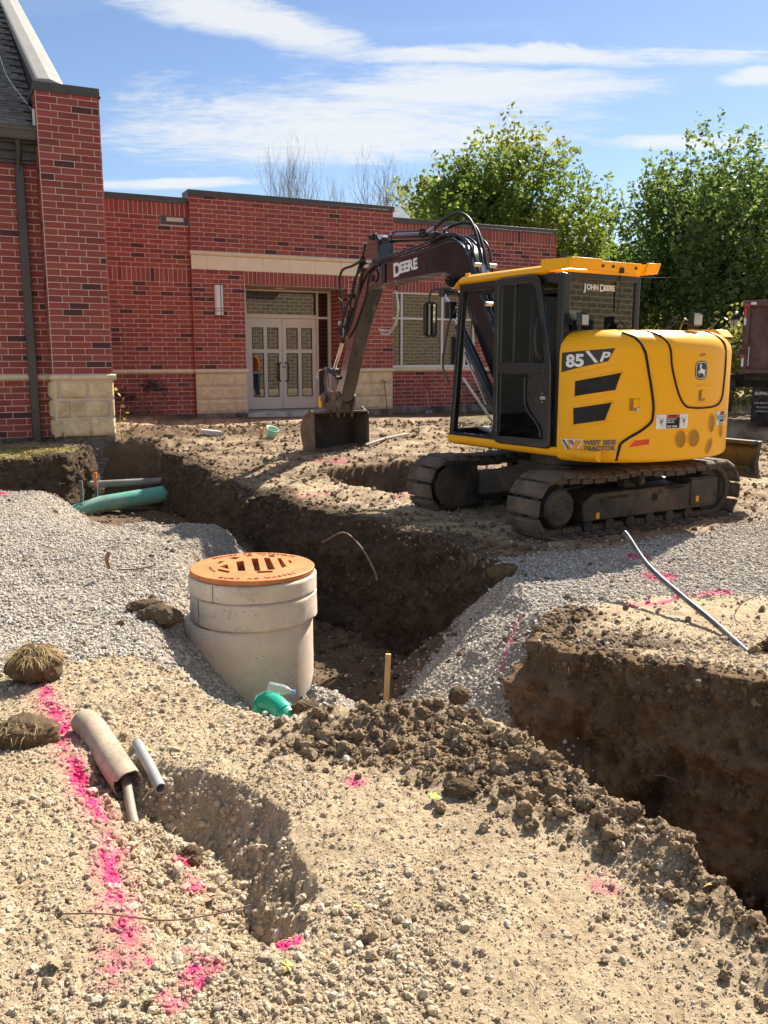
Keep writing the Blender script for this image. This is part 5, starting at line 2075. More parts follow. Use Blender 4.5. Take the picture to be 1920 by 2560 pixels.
shoe0 = shoe_mesh().build('track_shoe', M_SHOE, bevel=.005)
for side, yb in ((0, -.875), (1, .875)):
    trk = empty('track', (0, 0, 0), TH - HU, parent=ex)
    for k in range(NSH):
        a, z, an = track_path((k + .37 * side) * PIT_ + .03)
        o = shoe0 if (side == 0 and k == 0) else shoe0.copy()
        if o is not shoe0: C.objects.link(o)
        o.parent = trk
        o.location = (a, yb, z)
        o.rotation_euler = (0, -an, 0)
    # chain rail
    mb = MB()
    for y in (-.06, .06):
        pts = []
        for i in range(80):
            a, z, an = track_path(i / 80 * TOT)
            pts.append((a - math.sin(an) * .05, yb + y, z + math.cos(an) * .05))
        pts.append(pts[0])
        mb.tube(pts, .022, 4, False)
    mb.build('chain_rail', M_UC, trk)
    # side frame
    so = -1 if side == 0 else 1
    mb = MB()
    mb.prism([(-.82, .17), (1.10, .17), (1.14, .22), (1.14, .46), (1.02, .50), (.72, .50), (.68, .44), (-.70, .44), (-.84, .36)], yb - .17, yb + .17, 'y')
    fr = mb.build('side_frame', M_UC, trk, bevel=.012)
    mb = MB()
    ys = yb + so * .172
    mb.bb(.70, 1.12, ys - .012, ys + .012, .20, .48)
    mb.build('frame_plate', M_UC, fr, bevel=.008)
    for (a0, a1, z0) in ((-.60, -.18, .33), (.22, .66, .36)):
        mb = MB()
        mb.bb(a0, a1, ys - .006, ys + .014, z0, z0 + .055)
        for q in range(8):
            mb.bb(a0 + .1 + q * .035, a0 + .115 + q * .035, ys, ys + so * .022, z0 + .045, z0 + .066)
        mb.cyl((a0 + .03, ys, z0 + .03), (a0 + .03, ys + so * .02, z0 + .03), .012, 10)
        mb.build('bracket', M_UC, fr)
    mb = MB()
    mb.cyl((.16, ys - .002, .34), (.16, ys + so * .004, .34), .042, 18)
    mb.build('hole', M_MESH, fr)
    for a0 in (-.66, .78):
        mb = MB()
        mb.bb(a0, a0 + .045, ys + so * .003 - .001, ys + so * .003 + .001 + (.012 if a0 > 0 else 0) * so, .19 if a0 < 0 else .24, .25 if a0 < 0 else .30)
        mb.build('warning_sticker', mat('yellow_sticker', (.80, .42, .02), .5), fr)
    # rollers
    mb = MB()
    for a in (-.72, -.43, -.14, .15, .44, .73):
        mb.cyl((a, yb - .14, .115), (a, yb + .14, .115), .062, 18)
    mb.build('roller', M_UC, trk, smooth=40)['kind'] = 'stuff'
    mb = MB()
    mb.cyl((-.02, yb - .15, .515), (-.02, yb + .15, .515), .045, 18)
    mb.cyl((-.02, yb + so * .15, .515), (-.02, yb + so * .165, .515), .03, 14)
    mb.bb(-.16, .0, yb - .05, yb + .05, .42, .52)
    mb.build('carrier_roller', M_UC, trk, smooth=40)
    # idler on the right, drive sprocket with motor cover on the left
    mb = MB()
    MI = Matrix.Translation((HALF, yb, .335)) @ Matrix.Rotation(pi / 2, 4, 'X')
    mb.lathe([(0, -.05), (.10, -.06), (.20, -.045), (.225, -.075), (.245, -.075), (.245, .075), (.225, .075), (.20, .045), (.10, .06), (0, .05)], 36, MI)
    mb.build('idler', M_UC, trk, smooth=35)
    mb = MB()
    MS = Matrix.Translation((-HALF, yb, .335)) @ Matrix.Rotation(pi / 2, 4, 'X')
    mb.lathe([(0, -.19), (.135, -.19), (.15, -.18), (.155, -.10), (.20, -.09), (.235, -.03), (.235, .03), (.19, .09), (.185, .17), (.16, .19), (0, .19)], 36, MS)
    for k in range(21):
        a = 2 * pi * k / 21
        mb.box((.245 * math.cos(a), .245 * math.sin(a), 0), (.035, .03, .05), MS, rz=a)
    for k in range(9):
        a = 2 * pi * k / 9
        mb.cyl((.10 * math.cos(a), .10 * math.sin(a), -.197), (.10 * math.cos(a), .10 * math.sin(a), .197), .011, 6, M=MS)
    mb.build('sprocket', M_UC, trk, smooth=35)
    mb = MB()
    # inner cover of the travel motor: rounded plate joined to the cross beam
    prof = [(-HALF + .225 * math.cos(a), .335 + .235 * math.sin(a)) for a in [pi / 2 + pi * i / 14 for i in range(15)]] + [(-HALF + .34, .12), (-HALF + .34, .56)]
    yi = yb - so * .19
    mb.prism(prof, min(yi, yi - so * .035), max(yi, yi - so * .035), 'y')
    yj = yi - so * .035
    for (a, z) in ((-.19, .16), (-.06, .21), (.1, .19), (-.17, -.17), (.1, -.17)):
        mb.cyl((-HALF + a, yj, .335 + z), (-HALF + a, yj - so * .012, .335 + z), .013, 8)
    mb.build('motor_cover', M_UC, trk, bevel=.008)
    # leg of the x-frame
    mb = MB()
    sgn = so
    for a0 in (-.78, .62):
        P = [(a0, sgn * .70, .20), (a0 + .24, sgn * .70, .20), (a0 + .24, sgn * .70, .46), (a0, sgn * .70, .46)]
        c0 = -.30 if a0 < 0 else .06
        Q = [(c0, sgn * .28, .30), (c0 + .30, sgn * .28, .30), (c0 + .30, sgn * .28, .62), (c0, sgn * .28, .62)]
        mb.add(P + Q, [(0, 1, 2, 3), (7, 6, 5, 4), (0, 4, 5, 1), (1, 5, 6, 2), (2, 6, 7, 3), (3, 7, 4, 0)])
    mb.build('frame_leg', M_UC, trk, bevel=.01)
uc = empty('undercarriage_centre', (0, 0, 0), TH - HU, parent=ex)
mb = MB()
mb.bb(-.42, .42, -.42, .42, .30, .62)
mb.lathe([(0, .6), (.43, .6), (.45, .62), (.45, .74), (.40, .76), (.40, .82), (0, .82)], 48)
mb.build('swing_bearing', M_UC, uc, smooth=35)
# raised dozer blade on the right-hand end
mb = MB()
mb.prism([(1.72, .42), (1.66, .50), (1.64, .62), (1.66, .74), (1.70, .83), (1.76, .84), (1.73, .74), (1.71, .62), (1.73, .50), (1.79, .42)], -1.12, 1.12, 'y')
mb.bb(1.60, 1.70, -1.10, 1.10, .80, .845)
mb.bb(1.58, 1.66, -1.08, 1.08, .50, .56)
bl = mb.build('blade', M_UC, uc, bevel=.006)
mb = MB()
for s in (-1, 1):
    mb.tube([(.55, s * .42, .36), (1.2, s * .46, .48), (1.66, s * .55, .58)], [.06, .055, .06], 4)
    mb.tube([(.50, s * .18, .58), (1.1, s * .2, .66), (1.6, s * .22, .72)], [.055, .05, .03], 12)
mb.build('blade_arm', M_UC, uc, bevel=.006)

# ---- upper body shell
N_, DEP, X0_, HW = 2.3, .72, -.85, 1.045


def outline(inset=0.0, n=64):
    P = []
    for i in range(n + 1):
        a = pi * i / n
        P.append((X0_ - (DEP - inset) * abs(math.sin(a)) ** (2 / N_), (HW - inset) * math.copysign(abs(math.cos(a)) ** (2 / N_), math.cos(a))))
    return P


def shell(levels, x_front=-.835, n=64, cap=True):
    mb = MB()
    rings = []
    for z, ins in levels:
        o = outline(ins, n)
        o = [(x_front, HW - ins)] + o + [(x_front, -(HW - ins))]
        rings.append([(x, y, z) for x, y in o])
    m = len(rings[0])
    V = [p for r_ in rings for p in r_]
    F = []
    for k in range(len(rings) - 1):
        for i in range(m):
            F.append((k * m + i, k * m + (i + 1) % m, (k + 1) * m + (i + 1) % m, (k + 1) * m + i))
    if cap:
        F.append(tuple(range(m)))
        F.append(tuple(range(len(rings) * m - 1, (len(rings) - 1) * m - 1, -1)))
    mb.add(V, F)
    return mb


lv = [(.775, .05), (.80, .012), (.83, .0), (1.4, .0), (1.80, .0), (1.86, .012), (1.915, .045), (1.96, .10), (1.99, .18), (2.0, .30)]
shell(lv).build('rear_body', M_YEL, ex, smooth=40)


def on_shell(y, z, out=.004, x=None):
    """point on the rear shell"""
    ins = float(np.interp(z, [l[0] for l in lv], [l[1] for l in lv]))
    if x is not None:     # flat left side
        return Vector((x, HW - ins + out, z))
    hw = HW - ins
    yy = max(-hw * .9999, min(hw * .9999, y))
    k = 1 - (abs(yy) / hw) ** N_
    xx = X0_ - (DEP - ins) * max(k, 0) ** (1 / N_)
    # normal
    d = 1e-3
    y2 = min(max(yy + d, -hw * .9999), hw * .9999)
    k2 = 1 - (abs(y2) / hw) ** N_
    x2 = X0_ - (DEP - ins) * max(k2, 0) ** (1 / N_)
    tx, ty = x2 - xx, (y2 - yy) if y2 != yy else 1e-6
    nrm = Vector((-ty, tx, 0)).normalized()
    if nrm.x > 0: nrm = -nrm
    return Vector((xx, yy, z)) + nrm * out


def pl(pts): return [on_shell(*p) for p in pts]


# shut lines (rubber seals in the gap between panels)
mb = MB()
mb.tube(catmull(pl([(.711, 1.965), (.65, 1.91), (.61, 1.80), (.59, 1.735), (.56, 1.6), (.533, 1.484), (.501, 1.314), (.50, 1.22), (.515, 1.155), (.60, 1.082), (.70, 1.02), (.765, .965), (.78, .92), (.79, .80)]), 6), .013, 6)
mb.build('panel_seal', M_SEAL, ex, smooth=60)
mb = MB()
mb.tube(catmull(pl([(.50, 1.995), (.432, 1.959), (.37, 1.89), (.345, 1.80), (.322, 1.662), (.252, 1.47), (.184, 1.351), (.12, 1.295), (.052, 1.277), (-.138, 1.268), (-.36, 1.283), (-.455, 1.33), (-.489, 1.40), (-.505, 1.55), (-.511, 1.70), (-.50, 1.85), (-.46, 1.92), (-.40, 1.975), (-.335, 1.995)]), 6), .010, 6)
mb.build('hood_seal', M_SEAL, ex, smooth=60)
# rear hood skin, a little proud
mb = MB()
hb = [(.42, 1.955), (.345, 1.87), (.305, 1.662), (.235, 1.47), (.165, 1.36), (.10, 1.305), (.04, 1.292), (-.138, 1.284), (-.35, 1.30), (-.44, 1.35), (-.472, 1.42), (-.488, 1.55), (-.494, 1.70), (-.48, 1.86), (-.42, 1.955)]
lft, rgt = hb[:7], hb[7:][::-1]
V, F = [], []
rows = 26
for i in range(rows + 1):
    z = 1.292 + (1.955 - 1.292) * i / rows
    yl = float(np.interp(z, [p[1] for p in lft][::-1], [p[0] for p in lft][::-1]))
    yr = float(np.interp(z, [p[1] for p in rgt][::-1] if rgt[0][1] > rgt[-1][1] else [p[1] for p in rgt], [p[0] for p in rgt][::-1] if rgt[0][1] > rgt[-1][1] else [p[0] for p in rgt]))
    for jx in range(17):
        u = jx / 16
        y = yl + (yr - yl) * u
        e = min(u, 1 - u, .06) / .06
        V.append(tuple(on_shell(y, z, .001 + .008 * e * (1 if i > 0 else 0))))
for i in range(rows):
    for jx in range(16):
        n = i * 17 + jx
        F.append((n, n + 1, n + 18, n + 17))
mb.add(V, F)
mb.build('rear_hood', M_YEL, ex, smooth=50)
# raised front lip corners on top
mb = MB()
for y0, y1 in ((-.80, -.62),):
    mb.add([(-1.38, y0, 1.94), (-1.38, y1, 1.94), (-.95, y1, 1.99), (-.95, y0, 1.99), (-1.30, y0, 2.015), (-1.30, y1, 2.015), (-.95, y1, 2.02), (-.95, y0, 2.02)], [(0, 3, 2, 1), (4, 5, 6, 7), (0, 1, 5, 4), (1, 2, 6, 5), (2, 3, 7, 6), (3, 0, 4, 7)])
mb.build('top_fairing', M_YEL, ex, bevel=.008)
# everything forward of the shell: engine bay block behind the cab
mb = MB()
mb.bb(-.86, -.30, -1.03, -.05, .85, 1.93)
mb.prism([(-.30, .85), (.80, .85), (.80, 1.25), (.62, 1.52), (-.30, 1.72)], -1.03, -.42, 'y')
mb.build('tank_housing', M_YEL, ex, bevel=.02)
# lower skirts and floor of the upper frame
mb = MB()
mb.prism([(1.03, .895), (1.045, .885), (1.05, .86), (1.04, .825), (1.01, .80), (.98, .80), (.98, .895)], -1.34, .90, 'x')
mb.build('side_skirt', M_YEL, ex, smooth=60)
mb = MB()
mb.bb(-1.0, .88, -1.0, .985, .79, .85)
mb.bb(.5, .90, -1.02, .99, .80, .87)
mb.build('main_frame', M_BLK, ex, bevel=.005)
mb = MB()
mb.prism([(-.50, .85), (1.0, .85), (1.18, 1.02), (1.10, 1.30), (.5, 1.36), (.1, 1.20), (-.5, 1.05)], -.33, -.20, 'y')
mb.prism([(-.50, .85), (1.0, .85), (1.18, 1.02), (1.10, 1.30), (.5, 1.36), (.1, 1.20), (-.5, 1.05)], -.02, .04, 'y')
mb.build('boom_bracket', M_BLK, ex, bevel=.006)

# ---- vents on the side: recessed black louvres with honeycomb
def side_pt(x, z, out=.006):
    """the left side: flat to x=-.85 then on the curved shell, addressed by its plane-projected x (as looked at)"""
    return None


def shell_from_side(x, z, out):
    ins = float(np.interp(z, [l[0] for l in lv], [l[1] for l in lv]))
    hw = HW - ins
    if x > X0_: return Vector((x, hw + out, z))
    k = 1 - min(1, ((X0_ - x) / (DEP - ins)) ** N_)
    y = hw * k ** (1 / N_)
    p = on_shell(y, z, out)
    return p


def curve_s(s, z, out=.004):
    """arc length s from the cab side back along the shell"""
    # tabulate once
    global _CS
    if '_CS' not in globals():
        o = [(-.80, HW)] + outline(0, 240)
        L_ = [0]
        for i in range(1, len(o)): L_.append(L_[-1] + math.hypot(o[i][0] - o[i - 1][0], o[i][1] - o[i - 1][1]))
        globals()['_CS'] = (np.array(L_), np.array(o))
    L_, o = _CS
    x = float(np.interp(s, L_, o[:, 0]))
    y = float(np.interp(s, L_, o[:, 1]))
    x2 = float(np.interp(s + .004, L_, o[:, 0]))
    y2 = float(np.interp(s + .004, L_, o[:, 1]))
    tv = Vector((x2 - x, y2 - y, 0)).normalized()
    n = Vector((tv.y, -tv.x, 0))
    if n.dot(Vector((x - X0_ + .3, y, 0))) < 0: n = -n
    ins = float(np.interp(z, [l[0] for l in lv], [l[1] for l in lv]))
    return Vector((x, y, z)) + n * (out - ins), tv, n


def patch(name, material, quad, out, nu=10, nv=4, parent=ex):
    """quad of (s,z) corners TL,TR,BR,BL wrapped on the shell"""
    V, F = [], []
    for i in range(nv + 1):
        for k in range(nu + 1):
            u, v = k / nu, i / nv
            s = (quad[0][0] * (1 - u) + quad[1][0] * u) * (1 - v) + (quad[3][0] * (1 - u) + quad[2][0] * u) * v
            z = (quad[0][1] * (1 - u) + quad[1][1] * u) * (1 - v) + (quad[3][1] * (1 - u) + quad[2][1] * u) * v
            V.append(tuple(curve_s(s, z, out)[0]))
    for i in range(nv):
        for k in range(nu):
            n = i * (nu + 1) + k
            F.append((n, n + 1, n + nu + 2, n + nu + 1))
    mb = MB()
    mb.add(V, F)
    return mb.build(name, material, parent, smooth=60)


SIDE = {'dec': [(0.067, 1.786), (0.592, 1.826), (0.531, 1.709), (0.067, 1.606)], 'v1': [(0.225, 1.532), (0.665, 1.616), (0.612, 1.444), (0.225, 1.379)], 'v2': [(0.215, 1.282), (0.592, 1.347), (0.531, 1.168), (0.225, 1.115)], 't85': (0.117, 1.735), 't85r': (0.491, 1.766), 'w': (0.093, 0.931), 'w2': (0.334, 0.947), 'w3': (0.592, 0.977), 'tr': (0.334, 0.92), 'red': (0.752, 0.924), 'red2': (0.951, 0.969), 'latch': (0.741, 1.365), 'latch2': (0.831, 1.256), 'warnTL': (1.013, 1.222), 'warnBR': (1.403, 1.086), 'seamleft': (0.05, 0.844), 'ptl': (0.162, 1.957), 'pl_': (0.05, 1.799), 'w2TL': (1.862, 1.219), 'w2BR': None, 'hTL': (1.507, 1.493), 'hBR': (1.721, 1.313), 'logo': (1.546, 1.624)}
decal = patch('model_decal', mat('charcoal_decal', (.035, .024, .018), .45), SIDE['dec'], .004, 12, 2)
for key in ('v1', 'v2'):
    q = SIDE[key]
    vent = patch('vent', M_MESH, q, .003)
    # raised yellow lip round the vent
    mb = MB()
    ring = []
    for a, b in ((0, 1), (1, 2), (2, 3), (3, 0)):
        for k in range(8):
            u = k / 8
            ring.append(curve_s(q[a][0] * (1 - u) + q[b][0] * u, q[a][1] * (1 - u) + q[b][1] * u, .004)[0])
    ring.append(ring[0])
    mb.tube(ring, .009, 6, False)
    mb.build('vent_lip', M_YEL, vent, smooth=60)
    # honeycomb bars
    mb = MB()
    s0, s1 = min(p[0] for p in q), max(p[0] for p in q)
    z0, z1 = min(p[1] for p in q), max(p[1] for p in q)
    dx = .020
    def inside(s, z):
        u = (s - s0) / (s1 - s0)
        # top and bottom edges by interpolation
        zt = q[0][1] + (q[1][1] - q[0][1]) * (s - q[0][0]) / (q[1][0] - q[0][0])
        zb = q[3][1] + (q[2][1] - q[3][1]) * (s - q[3][0]) / (q[2][0] - q[3][0])
        sr = q[2][0] + (q[1][0] - q[2][0]) * (z - q[2][1]) / (q[1][1] - q[2][1])
        return zb < z < zt and s0 < s < sr
    row = 0
    z = z0
    while z < z1:
        s = s0 + (dx / 2 if row % 2 else 0)
        while s < s1:
            if inside(s, z):
                p, tv, n = curve_s(s, z, .007)
                for an in (90, 210, 330):
                    d = tv * math.cos(R(an)) + Vector((0, 0, 1)) * math.sin(R(an))
                    e = p + d * dx * .56
                    wv = (tv * -math.sin(R(an)) + Vector((0, 0, 1)) * math.cos(R(an))) * .0016
                    mb.add([p - wv, p + wv, e + wv, e - wv], [(0, 1, 2, 3)])
            s += dx
        z += dx * .87
        row += 1
    hc = mb.build('honeycomb', mat('vent_bar', (.035, .035, .035), .6), vent)
    hc['kind'] = 'stuff'


def shell_text(body, s, z, size, material, offset=0.0, sx=1.0, shear=0.0, spacing=1.0, out=.008, name='lettering', rot=0.0, parent=ex):
    """every character stands tangent to the curved shell"""
    cu = bpy.data.curves.new('tmp', 'FONT')
    cu.size = size
    x = s
    for ch in body:
        cu.body = ch + ch
        o1 = bpy.data.objects.new('tmp', cu)
        m1 = bpy.data.meshes.new_from_object(o1)
        xs_ = [v.co.x for v in m1.vertices] or [0]
        w2 = max(xs_) - min(xs_)
        cu.body = ch
        m0 = bpy.data.meshes.new_from_object(o1)
        xs_ = [v.co.x for v in m0.vertices] or [0]
        adv = (w2 - (max(xs_) - min(xs_))) * sx * spacing if m0.vertices else size * .35 * sx
        bpy.data.objects.remove(o1)
        if ch != ' ':
            p, tv, n = curve_s(x + adv / 2, z + (x - s) * math.tan(rot), out)
            # text reads left to right as seen from outside: +s direction
            M = Matrix((tv, Vector((0, 0, 1)), tv.cross(Vector((0, 0, 1))))).transposed().to_4x4()
            M.translation = p - tv * adv / 2
            text(name, ch, size, M, material, parent, .0012, offset, sx, shear=shear)
        x += adv
    return x


# ---- decals
shell_text('85', .125, 1.705, .155, M_TXT, .006, 1.25, rot=.05, out=.006)
patch('slash_mark', M_TXT, [(.325, 1.80), (.355, 1.805), (.445, 1.70), (.415, 1.695)], .0062, 4, 1)
shell_text('P', .455, 1.745, .115, M_TXT, .004, 1.3, shear=.25, rot=.05, out=.006)
M_OR = mat('orange_decal', (.80, .30, .02), .5)
M_GR = mat('grey_decal', (.13, .12, .11), .5)
# dealer mark: a double W with slanted strokes, outlined in white
for k, (a, b, c, d, m_) in enumerate(((.098, .140, .175, .205, M_GR), (.165, .192, .222, .196, M_OR), (.178, .225, .262, .292, M_GR), (.255, .325, .272, .222, M_OR))):
    za, zb = .975 + .02 * a, .885 + .03 * a
    patch('dealer_mark', m_, [(a, za), (b, za), (d if k % 2 == 0 else c, zb), (c if k % 2 == 0 else d, zb)], .0064 + .0004 * k, 3, 1)
patch('dealer_outline', M_TXT, [(.085, .984), (.338, .990), (.285, .878), (.165, .876)], .0052, 6, 1)
x_ = shell_text('WEST SIDE', .342, .958, .058, M_GR, .0028, 1.02, rot=.045, out=.006)
shell_text('TRACTOR', .342, .905, .056, M_GR, .0028, 1.10, rot=.045, out=.006)
M_RD = mat('red_reflector', (.75, .06, .02), .3)
patch('reflector', M_RD, [(.81, .985), (.951, .998), (.951, .950), (.752, .925)], .004, 5, 1)
# latches: recessed paddle
for (s0, s1, z0, z1) in ((.741, .835, 1.262, 1.372), (1.525, 1.625, 1.335, 1.44)):
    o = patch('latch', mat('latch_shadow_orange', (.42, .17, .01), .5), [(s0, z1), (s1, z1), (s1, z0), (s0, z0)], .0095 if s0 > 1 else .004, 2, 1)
    patch('latch_paddle', M_YEL, [(s0 + .035, z1 - .005), (s1 - .005, z1 - .005), (s1 - .005, z0 + .035), (s0 + .035, z0 + .02)], .016 if s0 > 1 else .011, 2, 1, o)
p, tv, n = curve_s(.82, 1.272, .008)
mb = MB()
mb.cyl(p, p + n * .008, .018, 14)
mb.build('key_cylinder', M_STEEL, ex)
for z in (1.475, 1.315):
    mb = MB()
    mb.tube([curve_s(1.49 + .23 * k / 8, z, .010)[0] for k in range(9)], .007, 6)
    mb.build('hood_ridge', M_YEL, ex, smooth=60)
mb = MB()
for (a, z) in ((.20, 1.585), (.20, 1.325), (.20, 1.075)):
    mb.tube([curve_s(a + .42 * k / 10, z + .09 * k / 10, .0)[0] for k in range(11)], .008, 6)
mb.build('pressed_rib', M_YEL, ex, smooth=60)
# warning stickers on the counterweight
def warning(s0, s1, z0, z1, small=False):
    w = s1 - s0
    o = patch('warning_label', M_TXT, [(s0, z1), (s1, z1), (s1, z0), (s0, z0)], .004, 6, 2)
    m0, m1 = s0 + w * .30, s0 + w * .72
    patch('label_panel', M_SEAL, [(m0, z1 - .03), (m1, z1 - .03), (m1, z0 + .004), (m0, z0 + .004)], .005, 4, 1, o)
    patch('label_panel', M_RD, [(m0, z1 - .003), (m1, z1 - .003), (m1, z1 - .029), (m0, z1 - .029)], .005, 4, 1, o)
    shell_text('WARNING', m0 + .022, z1 - .016, .021, M_SEAL, .0006, 1.0, out=.006, parent=o)
    for k, tx in enumerate(('Upper structure may', 'swing or reverse', 'without warning')):
        shell_text(tx, m0 + .006, z1 - .042 - k * .016, .0145, M_TXT, .0004, .88, out=.006, parent=o)
    shell_text('STAY CLEAR', m0 + .008, z0 + .02, .023, M_TXT, .0008, .95, out=.006, parent=o)
    for c in (s0 + w * .15, s0 + w * .86):
        mb = MB()
        for (a, b) in (((-.035, .045), (.0, .0)), ((.0, .0), (.03, .045)), ((0, 0), (.005, -.05)), ((-.03, -.01), (.03, .01)), ((0, .02), (.012, -.02))):
            mb.tube([curve_s(c + a[0] * .8, (z0 + z1) / 2 + a[1] * .8, .0055)[0], curve_s(c + b[0] * .8, (z0 + z1) / 2 + b[1] * .8, .0055)[0]], .0022, 4)
        mb.build('pictogram', M_SEAL, o)


warning(1.013, 1.40, 1.088, 1.222)
warning(1.862, 2.12, 1.092, 1.225)
# leaping deer badge
s_l, z_l = 1.546, 1.624
def badge(out, k, material):
    P = []
    for i in range(28):
        a = 2 * pi * i / 28
        x = .092 * k * math.copysign(abs(math.cos(a)) ** .55, math.cos(a))
        y = .088 * k * math.copysign(abs(math.sin(a)) ** .55, math.sin(a))
        y *= 1.0
        x *= 1 - .10 * (abs(y) / .088) ** 2 + .0
        P.append(curve_s(s_l + x, z_l + y, out)[0])
    mb = MB()
    mb.add(P, [tuple(range(28))])
    return mb.build('badge', material, ex)


bd = badge(.012, 1.0, mat('decal_black', (.02, .016, .014), .4))
b2 = badge(.0135, .90, M_TXT)
b3 = badge(.0148, .82, MAT['decal_black'])
deer = [(.030, -.070), (.046, -.052), (.050, -.028), (.042, -.010), (.052, -.004), (.060, .006), (.048, .004), (.030, .004), (.008, .010), (-.006, .022), (-.010, .036), (-.004, .046), (-.012, .052), (-.010, .064), (-.016, .055), (-.020, .068), (-.023, .054),
        (-.034, .058), (-.026, .048), (-.040, .046), (-.028, .042), (-.042, .032), (-.030, .030), (-.026, .018), (-.028, .004), (-.040, -.006), (-.056, -.010), (-.060, -.026), (-.050, -.034), (-.050, -.020), (-.032, -.020), (-.044, -.040), (-.038, -.046), (-.022, -.026), (-.008, -.024), (.010, -.030), (.022, -.034), (.034, -.046), (.030, -.060)]
mb = MB()
mb.add([curve_s(s_l + x, z_l + y, .0165)[0] for x, y in deer], [tuple(range(len(deer)))])
mb.build('deer_emblem', M_TXT, ex)
patch('hood_slot', MAT['latch_shadow_orange'], [(1.52, 1.78), (1.60, 1.785), (1.585, 1.755), (1.505, 1.75)], .011, 2, 1)
# counterweight recesses: flat patches, their shade put into a darker yellow
M_POCK = mat('pocket_shade_yellow', (.42, .19, .008), .6)
for (yy_, zz_, w, h, r_) in ((.166, .985, .075, .085, 0), (-.02, .985, .085, .085, 0), (-.293, 1.115, .06, .09, 0), (-.27, .895, .045, .085, -.6), (-.50, 1.03, .05, .07, 0)):
    c, tv, n = None, None, None
    p = on_shell(yy_, zz_, .003)
    p2 = on_shell(yy_ - .01, zz_, .003)
    tv = (p2 - p).normalized()
    n = Vector((tv.y, -tv.x, 0))
    if n.x > 0: n = -n
    P, Q = [], []
    for i in range(20):
        a = 2 * pi * i / 20
        x, z = w * math.cos(a), h * math.sin(a)
        x, z = x * math.cos(r_) - z * math.sin(r_), x * math.sin(r_) + z * math.cos(r_)
        b = on_shell(yy_ - x, zz_ + z, .002)
        P.append(b)
        Q.append(on_shell(yy_ - x * .72 + .012, zz_ + z * .80 - .006, .0035))
    mb = MB()
    mb.add(P, [tuple(range(20))])
    pk_ = mb.build('pocket', M_POCK, ex)
    mb = MB()
    mb.tube(P + [P[0]], .006, 6, False)
    mb.build('pocket_rim', M_YEL, pk_, smooth=60)

# ---- cab
def rot_pts(pts): return pts


CY0, CY1 = 1.03, -.03
cab = empty('cab', (0, 0, 0), 0, parent=ex)
mb = MB()
# pillars: front left/right (leaning), rear left/right
def pil(x0, y0, z0, x1, y1, z1, w, d):
    P = []
    for (x, y, z) in ((x0, y0, z0), (x1, y1, z1)):
        P += [(x - w / 2, y - d / 2, z), (x + w / 2, y - d / 2, z), (x + w / 2, y + d / 2, z), (x - w / 2, y + d / 2, z)]
    mb.add(P, [(0, 3, 2, 1), (4, 5, 6, 7), (0, 1, 5, 4), (1, 2, 6, 5), (2, 3, 7, 6), (3, 0, 4, 7)])


pil(.865, .995, .86, .73, .975, 2.50, .075, .07)
pil(.865, .02, .86, .73, .03, 2.50, .06, .06)
pil(-.79, .985, .86, -.80, .985, 2.52, .09, .09)
pil(-.79, .0, .86, -.79, .0, 2.52, .07, .07)
pil(.05, .99, .86, .07, .99, 2.52, .05, .05)
mb.bb(-.83, .90, .96, 1.03, .845, .92)
mb.bb(-.80, .76, .95, 1.015, 2.44, 2.53)
mb.bb(-.83, .90, -.03, .04, .845, .92)
mb.bb(-.80, .76, -.03, .03, 2.44, 2.53)
mb.bb(-.83, -.77, .03, .95, 1.90, 2.0)
mb.bb(-.83, -.77, .03, .95, 2.47, 2.55)
mb.bb(.70, .76, .03, .95, 2.44, 2.52)
mb.bb(.82, .90, .03, .95, .86, .96)
mb.build('cab_frame', M_BLK, cab, bevel=.012, seg=3)
mb = MB()
mb.bb(-.80, .86, .03, .97, .86, .90)
mb.bb(-.82, -.78, .03, .95, .90, 1.92)
mb.bb(-.78, -.02, .0, .03, .90, 1.62)
mb.build('cab_floor', M_BLK, cab, bevel=.004)
# roof with drip edge
def rounded(x0, x1, y0, y1, r, n=5):
    P = []
    for cx, cy, a0 in ((x1 - r, y1 - r, 0), (x0 + r, y1 - r, 90), (x0 + r, y0 + r, 180), (x1 - r, y0 + r, 270)):
        for i in range(n + 1):
            a = R(a0 + 90 * i / n)
            P.append((cx + r * math.cos(a), cy + r * math.sin(a)))
    return P


mb = MB()
rings = []
for z, g in ((2.525, .0), (2.545, .025), (2.575, .02), (2.60, -.01), (2.615, -.06)):
    rings.append([(x, y, z - .05 * max(0, (x - .55)) * 1.2) for x, y in rounded(-.62 - g, .775 + g, -.02 - g, 1.03 + g, .10)])
m = len(rings[0])
V = [p for r_ in rings for p in r_]
F = []
for k in range(len(rings) - 1):
    for i in range(m): F.append((k * m + i, k * m + (i + 1) % m, (k + 1) * m + (i + 1) % m, (k + 1) * m + i))
F += [tuple(range(m)), tuple(range(len(rings) * m - 1, (len(rings) - 1) * m - 1, -1))]
mb.add(V, F)
mb.build('roof', M_YEL, cab, smooth=40)
mb = MB()
# folded visor round the rear
mb.prism([(-.55, 2.555), (-.93, 2.555), (-.97, 2.645), (-.55, 2.66)], 1.02, 1.055, 'y')
mb.prism([(-.90, 2.555), (-.93, 2.555), (-.965, 2.65), (-.94, 2.655)], .66, 1.05, 'y')
mb.build('visor', M_YEL, cab, bevel=.004)
mb = MB()
mb.prism([(-.80, 2.56), (-.84, 2.56), (-.86, 2.65), (-.82, 2.655)], -.0, .70, 'y')
mb.bb(-.84, -.60, .0, .95, 2.53, 2.56)
vz = mb.build('visor', M_YEL, cab, bevel=.004)
mb = MB()
mb.prism([(-.62, 2.555), (-.92, 2.555), (-.96, 2.655), (-.62, 2.665)], -.16, -.125, 'y')
mb.prism([(-.89, 2.555), (-.92, 2.555), (-.955, 2.65), (-.93, 2.655)], -.155, .02, 'y')
mb.build('visor', M_YEL, cab, bevel=.004)
